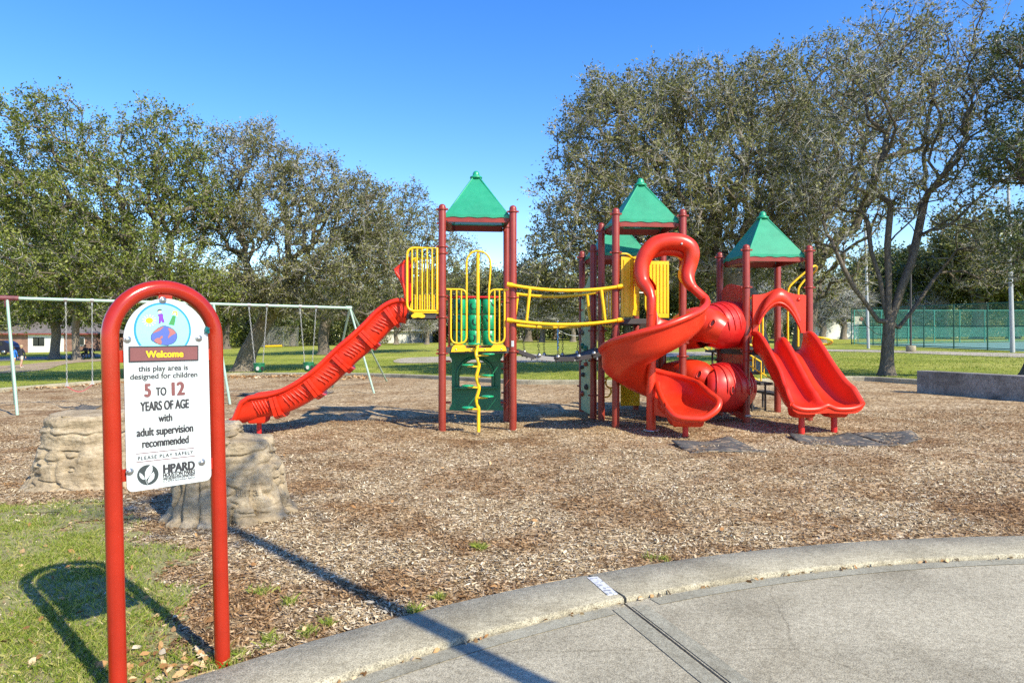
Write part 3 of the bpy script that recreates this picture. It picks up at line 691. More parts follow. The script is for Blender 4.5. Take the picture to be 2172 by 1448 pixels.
make_tree('oak_tree', b, [b, b+Vector((-.1, 0, 1.3)), b+Vector((-.1, 0, 2.3))], .30,
          [blob(200, 620, b.y, 80, 55, 4), blob(250, 570, b.y, 90, 70, 4), blob(190, 560, b.y, 80, 60, 4), blob(215, 662, b.y-1, 60, 26, 3)], 520, 46, .22,
          'forked smaller oak beside the picnic table', 22, 'leafA', zmin=1.3, r_tip=.03, twl=1.0, seg=.9)
# --- right group
b = GP(1600, 786)
make_tree('oak_tree', b, [b, b+Vector((.05, 0, .9)), b+Vector((-.1, .1, 1.7)), b+Vector((-.2, .1, 2.6))], .52,
          [blob(1300, 300, 27, 130, 110, 3.2), blob(1480, 230, 27, 110, 100, 3), blob(1610, 210, 28, 110, 90, 3), blob(1230, 430, 26, 110, 110, 2.8), blob(1400, 420, 26, 150, 120, 3.4),
           blob(1190, 560, 26, 85, 80, 2.4), blob(1560, 390, 26, 140, 120, 3.2), blob(1330, 560, 27, 120, 70, 2.8), blob(1680, 360, 28, 110, 130, 3), blob(1130, 600, 27, 55, 50, 2), blob(1180, 650, 27, 90, 45, 2.4), blob(1470, 540, 27.5, 110, 80, 2.8), blob(1620, 520, 28, 100, 80, 2.6), blob(1400, 140+60, 28, 70, 60, 2), blob(1290, 200, 27, 60, 50, 2)], 2500, 46, .115,
          'huge spreading grey green oak behind the spiral slide', 31, 'leafB', zmin=2.4, twigs=15, r_tip=.012)
b = GP(1700, 770); b = G((1700-CX)/F*35, 35)
make_tree('oak_tree', b, [b, b+Vector((.1, 0, 1.3)), b+Vector((.3, 0, 2.6)), b+Vector((.3, 0, 3.6))], .5,
          [blob(1740, 170, 35, 90, 90, 3.4), blob(1850, 130, 36, 90, 80, 3.4), blob(1680, 300, 35, 110, 100, 3.6), blob(1830, 280, 35, 100, 110, 3.6), blob(1700, 470, 34, 120, 90, 3.4), blob(1850, 430, 35, 100, 80, 3.2), blob(1960, 250, 36, 80, 100, 3), blob(1760, 580, 35, 90, 60, 3), blob(1640, 600, 35, 80, 60, 3)], 1150, 26, .14,
          'tall dark oak standing behind the slim tree', 33, 'leafB', 'barkdark', zmin=3.2, twigs=8, r_tip=.016, twl=.65)
b = GP(1881, 796); k = b.y/F
slim = [b, b+Vector((.02, 0, .7)), b+Vector((.05, 0, 1.35)), b+Vector((.08, 0, 1.8))]
LM = lambda pts: [AT(x, y, b.y+d) for x, y, d in pts]
slim_limbs = [(3, LM([(1862, 680, -.1), (1838, 645, -.2), (1812, 612, -.35), (1790, 570, -.5), (1772, 530, -.6)])), (3, LM([(1906, 695, .1), (1938, 655, .1), (1962, 620, .2), (1990, 580, .3), (2030, 530, .4)])),
              (3, LM([(1896, 660, .05), (1912, 610, .1), (1932, 560, .2), (1945, 505, .4), (1960, 430, .6)])), (2, LM([(1858, 708, -.4), (1838, 690, -.7), (1815, 655, -.9)])), (3, LM([(1876, 650, .1), (1866, 590, .1), (1848, 535, .3), (1840, 470, .5)]))]
slim_limbs = [(3, LM([(1884, 655, 0), (1885, 600, .05), (1882, 520, .1), (1890, 430, .1)]))]+slim_limbs
make_tree('slim_tree', b, slim, .19,
          [blob(1900, 90, b.y, 90, 100, 2), blob(2010, 90, b.y+.3, 90, 100, 2), blob(1800, 190, b.y, 90, 90, 2), blob(1950, 220, b.y-.5, 130, 90, 2.2), blob(2090, 180, b.y, 80, 100, 2),
           blob(1760, 340, b.y, 75, 90, 1.8), blob(2060, 330, b.y, 110, 90, 2.2), blob(1850, 400, b.y, 110, 60, 1.8), blob(2080, 470, b.y, 90, 70, 1.8), blob(1760, 500, b.y, 60, 50, 1.4), blob(1980, 430, b.y, 80, 60, 1.6), blob(2100, 570, b.y, 70, 60, 1.6), blob(1720, 420, b.y, 60, 70, 1.5)], 1100, 14, .115,
          'slim open crowned tree standing alone behind the concrete wall', 37, 'leafB', 'barkdark', twigs=9, r_tip=.010, twl=.5, alpha=.34, zmin=3.2, limbs=slim_limbs)
b = G((2192-CX)/F*20.6, 20.6)
make_tree('oak_tree', b, [b, b+Vector((.25, 0, 1.0)), b+Vector((.45, 0, 2.2)), b+Vector((.4, 0, 3.4))], .30,
          [blob(2180, 120, 20.6, 70, 90, 1.8), blob(2240, 260, 20.6, 110, 140, 2.4), blob(2150, 330, 20.2, 60, 70, 1.6), blob(2190, 520, 20.6, 70, 90, 1.8)], 420, 50, .10,
          'dark oak cut off by the frame beside the concrete wall', 41, 'leafC', 'barkdark', zmin=2.8)
# young tree just outside the frame: throws the thin trunk shadow over pavement and mulch
b = G(2.85, .42)
make_tree('young_tree', b, [b, b+Vector((.02, 0, 2.2)), b+Vector((-.02, 0, 4.4)), b+Vector((.0, 0, 6.1))], .06,
          [((b.x+.05, b.y, 7.0), (.9, .9, .7)), ((b.x-.75, b.y+.3, 6.5), (.45, .45, .3))], 34, 13, .10,
          'thin young tree beside the pavement outside the frame', 51, 'leafB', r_tip=.008, flare=.2, alpha=.3)

# --- far trees: a few grown trees copied with turns and scales
def proto(name, h, rw, seed, leafmat, ntips, leaves, bark='bark', label='', group=None, leaf=.34, bare=False):
    o = Vector((0, 0, 0)); rs = np.random.RandomState(seed)
    bl = [((rs.uniform(-.45, .45)*rw, rs.uniform(-.45, .45)*rw, h*rs.uniform(.42, .78)), (rw*.55, rw*.55, h*.22)) for _ in range(7)]+[((0, 0, h*.6), (rw*.8, rw*.8, h*.32))]
    return make_tree(name, o, [o, Vector((.1, 0, h*.10)), Vector((0, .1, h*.2)), Vector((0, 0, h*.3))], h*.045, bl, ntips, leaves, leaf, label, seed, leafmat, bark, group, r_tip=.035, twl=1.3 if not bare else 1.7, seg=1.1, twigs=6 if not bare else 16, spread=1.0, zmin=h*.2)
GB, GR, GS = 'far trees along the back of the park', 'bare trees at the back of the park', 'dense bushes at the back of the park'
P1 = proto('far_oak', 11, 6.5, 61, 'leafA', 300, 60, label='far green oak in the tree line behind the field', group=GB)
P2 = proto('far_oak', 10, 6.0, 62, 'leafC', 280, 60, 'barkdark', 'far dark oak in the tree line behind the field', GB)
P3 = proto('far_oak', 12, 6.5, 63, 'leafB', 300, 52, label='far olive oak in the tree line behind the field', group=GB)
P4 = proto('bare_tree', 8, 4.5, 64, 'leafB', 240, 3, label='bare grey tree in the tree line behind the field', group=GR, bare=True)
WHERE = {-60: 'cut by the frame edge', 40: 'behind the two walkers', 150: 'behind the picnic table', 250: 'behind the near sign post', 345: 'behind the sign panel', 420: 'behind the far sign post', 480: 'beside the leaning trunk', 555: 'behind the backstop fence', 620: 'at the end of the backstop', 700: 'behind the straight dark trunk', 770: 'behind the wave slide', 850: 'above the white garage door', 930: 'behind the upper yellow barrier', 1000: 'behind the game cylinders', 1060: 'behind the first tower post', 1120: 'behind the bridge start', 1180: 'behind the blue net post', 1250: 'behind the bridge end', 1330: 'behind the second tower', 1410: 'behind the spiral hood', 1490: 'behind the crawl tunnels', 1570: 'behind the crimson panel', 1650: 'behind the double slide arch', 1840: 'behind the fence corner', 1925: 'behind the black lamp post', 2000: 'behind the middle of the court', 2075: 'behind the nearer court posts', 2150: 'behind the light pole by the frame edge', 2230: 'beyond the concrete wall, mostly out of frame',
 840: 'beside the garage house', 905: 'left of the first tower post', 1150: 'left of the blue net post', 1215: 'right of the blue net post', 1270: 'behind the climbing wall', 1700: 'before the white garden wall', 1745: 'with a forked trunk by the yellow ring', 1790: 'beside the court fence corner', 1955: 'inside the court fence view', 1620: 'behind the stairs', 1540: 'behind the third tower'}
KIND = {id(P1): 'far green oak ', id(P2): 'far dark oak ', id(P3): 'far olive oak ', id(P4): 'bare grey tree '}
far = [  # photo column, depth, prototype, scale
 (-60, 96, P1, 1.1), (40, 118, P3, 1.2), (150, 104, P1, 1.0), (250, 112, P2, 1.1), (345, 92, P1, 1.0), (420, 108, P3, 1.1), (480, 86, P2, .9), (555, 106, P1, 1.0), (620, 98, P2, .9), (700, 112, P1, 1.1),
 (770, 100, P2, .95), (850, 124, P3, 1.0), (930, 112, P1, 1.1), (1000, 104, P3, 1.0), (1060, 118, P2, 1.2), (1120, 96, P2, 1.0), (1180, 128, P1, 1.2), (1250, 110, P1, 1.0), (1330, 100, P3, 1.2), (1410, 104, P2, 1.2),
 (1490, 96, P3, 1.2), (1570, 100, P1, 1.2), (1650, 92, P3, 1.2), (1840, 100, P2, 1.3), (1925, 92, P2, 1.2), (2000, 96, P1, 1.3), (2075, 84, P3, 1.25), (2150, 86, P2, 1.25), (2230, 80, P1, 1.2),
 (840, 96, P4, .8), (905, 88, P4, .75), (1150, 86, P4, .9), (1215, 84, P4, .85), (1270, 96, P4, .9), (1700, 74, P4, 1.0), (1745, 68, P4, .95), (1790, 84, P4, 1.0), (1955, 88, P4, .8), (1620, 86, P4, .9), (1540, 92, P4, .8)]
rs = np.random.RandomState(4); used = set()
for (px, Y, p, s) in far:
    X = (px-CX)/F*Y; l = G(X, Y)
    if id(p) in used: o = copy_thing(p, l, rs.rand()*6.28, s*(.9+.2*rs.rand()))
    else:
        used.add(id(p)); o = p; p.location = l; p.rotation_euler = (0, 0, rs.rand()*6.28); p.scale = (s,)*3
    o['label'] = KIND[id(p)]+WHERE[px]
# undergrowth closing the view under the far crowns: one mass
rs = np.random.RandomState(9)
UV_, UF_, UM_, off = [], [], [], 0
for px in list(range(-80, 2260, 40)):
    if 1760 < px < 1830 or 20 < px < 120 or 820 < px < 890: continue
    Y = 98+rs.rand()*22 if px < 1830 else 108+rs.rand()*8
    c = G((px+rs.randn()*8-CX)/F*Y, Y); n = 2200; d = rs.randn(n, 3); d /= np.linalg.norm(d, axis=1)[:, None]; rad = rs.rand(n)**.4*(.7+.6*fbm(d*2+px*.01, 3))
    P = d*rad[:, None]*np.array([2.8, 2.0, 2.2+rs.rand()*2.2])+np.array([0, 0, 1.6]); P = P[P[:, 2] > .02]; n = len(P); P = P+np.array(c)
    u = rs.randn(n, 3); u /= np.linalg.norm(u, axis=1)[:, None]; v = np.cross(u, rs.randn(n, 3)); v /= np.linalg.norm(v, axis=1)[:, None]; l = .26*(.6+.8*rs.rand(n))[:, None]
    UV_.append(np.stack([P, P+u*l*.5-v*l*.28, P+u*l, P+u*l*.5+v*l*.28], 1).reshape(-1, 3)); UF_.append(np.arange(n*4).reshape(-1, 4)+off); UM_ += [rs.randint(3)]*n; off += n*4
quick('undergrowth', np.concatenate(UV_), np.concatenate(UF_), ['leafC', 'leafA', 'leafB'], mi=UM_, kind='stuff', label='mixed leafy undergrowth below the far trees')

# a far wood beyond everything, one soft mass
rs = np.random.RandomState(19); UV_, UF_, UM_, off = [], [], [], 0
for px in list(range(-160, 2360, 34)):
    Y = 136+rs.rand()*14; c = G((px+rs.randn()*8-CX)/F*Y, Y); n = 1300; d = rs.randn(n, 3); d /= np.linalg.norm(d, axis=1)[:, None]; rad = rs.rand(n)**.35*(.7+.6*fbm(d*2+px*.01, 3)); hh = 4.2+rs.rand()*1.8
    P = d*rad[:, None]*np.array([4.2, 3.0, hh])+np.array([0, 0, hh*.85]); P = P[P[:, 2] > .02]; n = len(P); P = P+np.array(c)
    u = rs.randn(n, 3); u /= np.linalg.norm(u, axis=1)[:, None]; v = np.cross(u, rs.randn(n, 3)); v /= np.linalg.norm(v, axis=1)[:, None]; l = .6*(.6+.8*rs.rand(n))[:, None]
    UV_.append(np.stack([P, P+u*l*.5-v*l*.35, P+u*l, P+u*l*.5+v*l*.35], 1).reshape(-1, 3)); UF_.append(np.arange(n*4).reshape(-1, 4)+off); UM_ += [rs.randint(3)]*n; off += n*4
quick('far_woods', np.concatenate(UV_), np.concatenate(UF_), ['leafC', 'leafA', 'leafB'], mi=UM_, kind='stuff', label='far woods closing the horizon behind the park')
# ================================================================== PLAY STRUCTURE
U = Vector((.995, .100, 0)); Vv = Vector((-.100, .995, 0)); UP = Vector((0, 0, 1))
PS = thing('play_structure', G(1.2, 12.1), 'red, yellow and green playground structure of four roofed towers with slides and bridge', 'playground')
PSN = PS
class Frame:
    def __init__(s, o, su, sv): s.o = Vector((o[0], o[1], 0)); s.su = su; s.sv = sv
    def __call__(s, a, b, z): return s.o+U*a+Vv*b+UP*z
T1 = Frame((-1.178, 11.52), 1.20, 1.17)
T2 = Frame((1.76, 11.58), 1.17, 1.06)
T4 = Frame((1.525, 12.80), 1.12, 1.05)
T3 = Frame((4.11, 11.98), 1.16, 1.15)

def clampring(m, p, r=.0635):
    m.lathe(p-UP*.016, [(r-.002, 0), (r+.013, .003), (r+.013, .029), (r-.002, .032)], 16)
    for sg in (-1, 1): m.box(p+Vector((sg*(r+.022), -.01, 0)), (.03, .03, .03))
def post(p, ztop, clamps=(), r=.0635):
    zb = float(gz(p.x, p.y))-.15; q = Vector((p.x, p.y, 0)); m = MB()
    m.tube([q+UP*zb, q+UP*(ztop-.06), q+UP*(ztop-.03), q+UP*(ztop-.010), q+UP*ztop], [r, r, r*.88, r*.58, r*.12], 18)
    o = m.build('post', 'maroon', PS)
    for z in clamps:
        c = MB(); clampring(c, q+UP*z, r); c.build('clamp', 'maroon', o)
    return o
def corners(T): return [T(0, 0, 0), T(T.su, 0, 0), T(0, T.sv, 0), T(T.su, T.sv, 0)]
c1 = corners(T1); Z1 = 3.79
post(c1[0], Z1, (3.70, 3.07, 2.96, 2.24, 1.88, 1.27)); post(c1[1], Z1, (3.68, 2.22, 1.30)); post(c1[2], Z1, (3.65, 2.24, 1.3)); post(c1[3], Z1, (3.60, 2.2, 1.34, .95, .5))
c2 = corners(T2); Z2 = 3.735
post(c2[0], Z2, (3.63, 2.98, 2.36, 1.82)); post(c2[1], Z2, (3.62, 1.45, 1.22)); post(c2[2], Z2-.08, (3.5, 2.36, 1.66)); post(c2[3], Z2-.08, (3.5, 2.3))
c4 = corners(T4); Z4 = 3.28
post(c4[0], Z4, (3.15, 1.85, 1.66, 1.1, .45)); post(c4[1], Z4, (3.15, 2.2)); post(c4[2], Z4, (3.15, 1.2, .55)); post(c4[3], Z4, (3.15, .6))
c3 = corners(T3); Z3 = 3.17
post(c3[0], Z3, (3.07, 2.42, 1.30, 1.14)); post(c3[1], Z3, (3.07, 2.42, 1.3)); post(c3[2], Z3, (3.07, 1.3, 1.1)); post(c3[3], Z3, (3.03, 1.25))

# roofs: fascia frame, four perforated panels with a scalloped lower edge, finial
def roof(T, ze, zt, ins=.055):
    a0, a1, b0, b1 = ins, T.su-ins, ins, T.sv-ins
    cs = [(a0, b0), (a1, b0), (a1, b1), (a0, b1)]; mid = (T.su/2, T.sv/2)
    fr = MB()
    for i in range(4):
        p, q = cs[i], cs[(i+1) % 4]
        A, B = T(p[0], p[1], ze-.045), T(q[0], q[1], ze-.045); d = (B-A).normalized(); ins_ = d.cross(UP)
        fr.box((A+B)/2-ins_*.012, ((B-A).length-.06, .010, .105), d, ins_, UP)
    for c in cs:   # struts to the posts
        fr.box(T(c[0], c[1], ze-.06), (.09, .05, .05), (U+Vv).normalized(), (U-Vv).normalized(), UP)
    o = fr.build('roof', 'maroon', PS, bevel=.003)
    # dropped perforated valance panels on the underside at the back and the left
    for (p, q) in ((cs[3], cs[2]), (cs[0], cs[3])):
        A, B = T(p[0], p[1], ze-.10), T(q[0], q[1], ze-.10); m = MB(); d = (B-A).normalized(); n = d.cross(UP)
        m.prism([A, B, B-UP*.02+n*.11, A-UP*.02+n*.11][::-1], (0, 0, .004)); m.build('valance', 'perfred', o)
    s = .085
    tops = [(mid[0]+(c[0]-mid[0])*s, mid[1]+(c[1]-mid[1])*s) for c in cs]
    for i in range(4):
        j = (i+1) % 4; K = 36; P0, P1, Q0, Q1 = cs[i], cs[j], tops[i], tops[j]
        lo, hi, lo2, hi2 = [], [], [], []
        n = (T(P1[0], P1[1], 0)-T(P0[0], P0[1], 0)).normalized().cross(UP)
        for k in range(K+1):
            t = k/K; wv = .5-.5*math.cos(t*math.pi*2*4)
            pl = T(P0[0]+(P1[0]-P0[0])*t, P0[1]+(P1[1]-P0[1])*t, ze-.008-.014*(1-wv))+n*.006; ph = T(Q0[0]+(Q1[0]-Q0[0])*t, Q0[1]+(Q1[1]-Q0[1])*t, zt)
            pm = T(P0[0]+(P1[0]-P0[0])*t, P0[1]+(P1[1]-P0[1])*t, ze+.03)+n*.006
            lo.append(pl); hi.append(ph); lo2.append(pm)
        m = MB(); m.loft([lo, lo2], False, False, False, m=0)
        m.loft([lo2, hi], False, False, False, m=1)
        m.build('roof_panel', ['roofsolid', 'roof'], o)
        # seam flashing along the hip
        f = MB(); A, B = T(P0[0], P0[1], ze+.004), T(Q0[0], Q0[1], zt+.004); f.tube([A, B], .016, 6); f.build('hip_flashing', 'roofsolid', o)
    f = MB(); f.lathe(T(mid[0], mid[1], zt-.02), [(.105, 0), (.112, .015), (.105, .035), (.07, .05), (.062, .07), (.060, .095), (.047, .120), (.025, .136), (.004, .142)], 20)
    f.build('finial', 'roofsolid', o)
roof(T1, 3.60, 4.38); roof(T2, 3.53, 4.25); roof(T4, 3.10, 3.80); roof(T3, 2.98, 3.74)

# decks
def deck(T, z, a0=0, a1=None, b0=0, b1=None, edge='black', top='perfblack'):
    a1 = T.su if a1 is None else a1; b1 = T.sv if b1 is None else b1
    m = MB(); m.box((T(a0, b0, 0)+T(a1, b1, 0))/2+UP*(z-.02), (a1-a0-.02, b1-b0-.02, .012), U, Vv, UP, 1)
    for (p, q) in (((a0, b0), (a1, b0)), ((a1, b0), (a1, b1)), ((a1, b1), (a0, b1)), ((a0, b1), (a0, b0))):
        A, B = T(*p, z-.045), T(*q, z-.045); d = (B-A).normalized(); m.box((A+B)/2, ((B-A).length-.13, .035, .09), d, d.cross(UP), UP, 0)
    return m.build('deck', [edge, top], PS, bevel=.003)
deck(T1, 1.36); deck(T1, 1.95, -.58, -.03, .02, 1.15); deck(T2, 1.86); deck(T4, 1.86); deck(T3, 1.32)
# lower half deck and riser seen under the second tower
m = MB(); m.box(T2(.86, .75, 1.30), (.56, .6, .03), U, Vv, UP); m.box(T2(.86, .43, 1.37), (.54, .03, .07), U, Vv, UP)
m.build('half_deck', 'greystep', PS, bevel=.003)
m = MB(); m.box(T2(.86, .76, 1.56), (.46, .012, .46), U, Vv, UP); m.build('riser_panel', 'perfgrey', PS)
m = MB(); m.box(T2(.94, 1.10, .90), (.48, .03, .72), U, Vv, UP); m.build('side_panel', 'brownred', PS, bevel=.01)
m = MB(); m.box(T4(.98, .98, .45), (.40, .03, .62), U, Vv, UP); m.build('side_panel', 'yellow', PS, bevel=.01)

def tubepart(name, pts, r, mt='yellow', n=10, sm=0, parent=None, closed=False):
    m = MB(); m.tube(smoothpath(pts, sm, closed) if sm else pts, r, n, closed=closed); return m.build(name, mt, parent or PS)
def rounded(pts, r, k=5):
    """polyline with rounded corners"""
    P = [Vector(p) for p in pts]; out = [P[0]]
    for a, b, c in zip(P, P[1:], P[2:]):
        d1 = (a-b); d2 = (c-b); q = min(r, d1.length*.48, d2.length*.48); s, e = b+d1.normalized()*q, b+d2.normalized()*q
        for i in range(k+1):
            t = i/k; out.append(s*(1-t)**2+b*2*t*(1-t)+e*t*t)
    return out+[P[-1]]

# --- tower 1 front: yellow rail loops, arch and wavy pod climber
RB = .0165
def fr1(x, z): # front plane of tower 1 by photo column
    a = ((x-939)/(1088-939))*T1.su; return T1(a, -.02, z)
def zf(y, Y=11.58): return H-(y-CY)/F*Y
g = tubepart('front_rail', rounded([fr1(948, zf(614)), fr1(990, zf(614)), fr1(990, zf(728)), fr1(957, zf(728)), fr1(957, zf(614))], .12), RB)
for x in (969, 979): tubepart('rail_bar', [fr1(x, zf(614)), fr1(x, zf(727))], .013, parent=g)
g2 = tubepart('front_rail', rounded([fr1(1078, zf(614)), fr1(1037, zf(614)), fr1(1037, zf(728)), fr1(1070, zf(728)), fr1(1070, zf(614))], .12), RB)
for x in (1049, 1059): tubepart('rail_bar', [fr1(x, zf(614)), fr1(x, zf(727))], .013, parent=g2)
tubepart('entry_arch', smoothpath([fr1(990, zf(660)), fr1(990, zf(590)), fr1(990, zf(556)), fr1(996, zf(541)), fr1(1005, zf(534)), fr1(1014, zf(533)), fr1(1025, zf(535)), fr1(1034, zf(542)), fr1(1040, zf(556)), fr1(1039, zf(590)), fr1(1037, zf(614)), fr1(1037, zf(660))], 4), RB*1.05)
m = MB(); m.prism([fr1(x, zf(y))-Vv*.03 for x, y in ((957, 746), (1074, 744), (1072, 735), (1067, 731), (1046, 731), (1041, 737), (990, 738), (985, 731), (965, 731), (960, 736))], Vv*.03)
plate = m.build('mounting_plate', 'yellow', PS, bevel=.004)
for x in (968, 1000, 1028, 1063): m = MB(); m.lathe(fr1(x, zf(741))-Vv*.032, [(.014, 0), (.012, .006), (.004, .010)], 10, axis=-Vv); m.build('bolt', 'steel', plate)
wav = [(1013.5, 537), (1013.5, 600), (1013.5, 680), (1014, 722), (1012, 737), (1010, 750), (1013, 762), (1016, 772), (1014, 784), (1010.5, 798), (1013, 810), (1016, 822), (1014, 833), (1010.5, 845), (1012, 857), (1015, 866), (1015, 880), (1015, 916)]
def clY(y): return 11.50 if y < 725 else 11.50-.16*min(1, (y-725)/30)
cl = tubepart('pod_climber', smoothpath([AT(x, y, clY(y)-(.04 if y > 880 else 0)) for x, y in wav], 4), .029, n=12)
for (x, y, s) in ((1036, 751, 1), (992, 774, -1), (1034, 796, 1), (992, 818, -1), (1034, 840.5, 1), (992, 864, -1), (1005, 729.5, -1)):
    p = AT(x, y, 11.30); a = AT(1013, y+3, 11.34)
    m = MB(); m.prism([a-UP*.012-Vv*.03, p-UP*.03-Vv*.03, p-UP*.008-Vv*.03, a+UP*.014-Vv*.03], Vv*.06, 0); st = m.build('step_arm', 'yellow', cl, bevel=.003)
    m = MB(); m.lathe(p-UP*.012+Vector((0, 0, 0)), [(.085, 0), (.105, .006), (.105, .020), (.085, .028)], 16); m.build('step_pod', 'cubegreen', cl)
# --- tower 1 back: tic tac toe cylinders
for i, (a, n_) in enumerate(((1, 3),)):
    pass
def bk1(x, y, dy=0): return AT(x, y, 12.78+dy)
tt = tubepart('game_frame', [bk1(949, 630), bk1(1062, 630.5)], .022, 'crimson')
tubepart('game_rail', [bk1(949, 735), bk1(1062, 735)], .018, 'crimson', parent=tt)
tubepart('game_post', [bk1(953, 628), bk1(953, 742)], .022, 'maroon', parent=tt)
def textmesh(body, size, mats, name, parent, M, sx=1, bold=.0, extrude=0, space=1, align='CENTER'):
    c = bpy.data.curves.new(name, 'FONT'); c.body = body; c.size = size; c.align_x = align; c.align_y = 'CENTER'; c.offset = bold; c.extrude = extrude; c.space_character = space; c.resolution_u = 3
    o = bpy.data.objects.new(name+'_src', c); COL.objects.link(o); dg = bpy.context.evaluated_depsgraph_get(); dg.update()
    me = bpy.data.meshes.new_from_object(o.evaluated_get(dg)); bpy.data.objects.remove(o); bpy.data.curves.remove(c)
    off = Vector(WORLD.get(parent.name, (0, 0, 0)))
    for v in me.vertices: v.co = M(v.co.x*sx, v.co.y, v.co.z)-off
    me.name = name; me.materials.clear(); return link(name, me, mats, parent)
MAT['letter'] = mat('dark_print', (.025, .022, .022), .5, var=.1)
MAT['cubeletter'] = mat('dark_green_letters', (.006, .032, .022), .5, var=.1)
grid = ['OOX', 'XOX', 'XOX']
for ci, x in enumerate((974.5, 1006.5, 1037.5)):
    tubepart('spindle', [bk1(x, 630), bk1(x, 736)], .012, 'steel', parent=tt)
    for ri, y in enumerate((650.5, 683.5, 716.5)):
        c = bk1(x, y); R_ = .118; m = MB(); hh = .137
        m.lathe(c-UP*hh, [(R_*.2, 0), (R_-.012, 0), (R_, .012), (R_, 2*hh-.012), (R_-.012, 2*hh), (R_*.2, 2*hh)], 24)
        cy = m.build('game_cylinder', 'cubegreen', tt)
        a0 = (-.5, .15, .6)[(ci+ri) % 3]*.75+(.25 if ci == 2 else -.1)
        def M(px, py, pz, c=c, a0=a0): a = a0+px/R_; return c+Vector((math.sin(a)*(R_+.002), -math.cos(a)*(R_+.002), py))
        t = textmesh(grid[ri][ci], .235, 'cubeletter', 'letter', PS, M, sx=.95, bold=.006)
        t.name = 'letter'
# --- green shop panel under tower 1 (back face), arched window and counter
def sp(x, y, d=0): return AT(x, y, 12.62+d)
arch = [(975, 819)]+[(1008.5+33.5*math.cos(a), 797-35*math.sin(a)) for a in np.linspace(math.pi, 0, 15)]+[(1042, 819)]
outer = [(953, 749), (1067, 749), (1066, 757), (1062, 762), (1062, 858), (1067, 864), (1067, 870), (953, 870), (953, 864), (958, 858), (958, 762), (954, 757)]
bmp = bmesh.new()
def panel_with_hole(outer, hole, fn, thick, mt, name, parent=None):
    bm = bmesh.new(); vo = [bm.verts.new(fn(*p)) for p in outer]; vh = [bm.verts.new(fn(*p)) for p in hole]
    es = [bm.edges.new((vo[i], vo[(i+1) % len(vo)])) for i in range(len(vo))]+[bm.edges.new((vh[i], vh[(i+1) % len(vh)])) for i in range(len(vh))]
    bmesh.ops.triangle_fill(bm, use_beauty=True, use_dissolve=False, edges=es)
    bmesh.ops.recalc_face_normals(bm, faces=bm.faces)
    g_ = bmesh.ops.extrude_face_region(bm, geom=bm.faces[:]); bmesh.ops.translate(bm, verts=[v for v in g_['geom'] if isinstance(v, bmesh.types.BMVert)], vec=thick)
    bmesh.ops.recalc_face_normals(bm, faces=bm.faces)
    m = MB(); bm.verts.index_update(); m.add([v.co.copy() for v in bm.verts], [tuple(v.index for v in f.verts) for f in bm.faces]); bm.free()
    return m.build(name, mt, parent or PS)
shop = panel_with_hole(outer, arch, sp, Vv*.035, 'green', 'shop_panel')
m = MB(); m.tube([sp(x, y, -.015) for x, y in [(971, 820)]+[(1008.5+38*math.cos(a), 797-39*math.sin(a)) for a in np.linspace(math.pi, 0, 15)]+[(1046, 820)]], .030, 8); m.build('window_frame', 'green', shop)
m = MB(); m.box(sp(1008, 821.5, -.06), (.80, .16, .045), U, Vv, UP); m.build('counter', 'green', shop, bevel=.012)
for x, y in ((950, 766), (950, 853), (1068, 766), (1068, 853)): m = MB(); m.tube([sp(x-6, y), sp(x+6, y)], .018, 8); m.build('bracket', 'maroon', shop)

# --- upper deck to the left of tower 1: two yellow barriers, clover badge, red hood
def bar_panel(T, a0, a1, b, z0, z1, nb, name='barrier'):
    g = tubepart(name, rounded([T(a1, b, z0), T(a0, b, z0), T(a0, b, z1), T(a1, b, z1)], .13)+[T(a1, b, z0+.02)], .021)
    for i in range(nb):
        a = a0+(a1-a0)*(i+1)/(nb+1); tubepart('rail_bar', [T(a, b, z0), T(a, b, z1)], .0145, parent=g)
    return g
bar_panel(T1, -.585, -.085, -.03, 1.985, 3.04, 5); bar_panel(T1, -.585, -.07, 1.17, 1.985, 3.0, 5)
m = MB(); cxp = T1(-.40, -.02, 1.925)
lob = [(math.cos(a)*.10*(1+.28*math.cos(3*(a-math.pi/2))), math.sin(a)*.065*(1+.28*math.cos(3*(a-math.pi/2)))) for a in np.linspace(0, 2*math.pi, 36, endpoint=False)]
m.prism([cxp+U*x+UP*y-Vv*.02 for x, y in lob], Vv*.02); m.build('clover_badge', 'yellow', PS, bevel=.003)
def hp(x, y, b):   # photo point on a vertical plane b metres behind the front of tower 1
    P0 = T1(0, b, 0); dx = (x-CX)/F; Y = P0.dot(Vv)/(Vv.x*dx+Vv.y); return AT(x, y, Y)
hood = [(869, 545), (837, 572), (840, 578), (850, 592), (858, 612), (861, 634), (869, 636)]
Hf = [hp(x, y, .12) for x, y in hood]; Hb = [p+Vv*.86 for p in Hf]
m = MB(); m.prism(Hf, Vv*.03); m.prism([p-Vv*.03 for p in Hb], Vv*.03)
m.loft([[Hf[0], Hb[0]], [Hf[1], Hb[1]], [Hf[2], Hb[2]]], False, False, False)
m.loft([[Hf[1]-U*.02, Hb[1]-U*.02], [Hf[2]-U*.01, Hb[2]-U*.01], [Hf[2]+U*.05, Hb[2]+U*.05], [Hf[1]+U*.05, Hb[1]+U*.05], [Hf[1]-U*.02, Hb[1]-U*.02]], False, False, False)
m.build('slide_hood', 'crimson', PS)
m = MB(); m.tube([Hf[0]+U*.0-UP*.0, Hf[1], Hf[2]], .022, 8); m.tube([Hf[2], Hf[3], Hf[4], Hf[5]], .028, 8); m.build('hood_rim', 'red', PS)

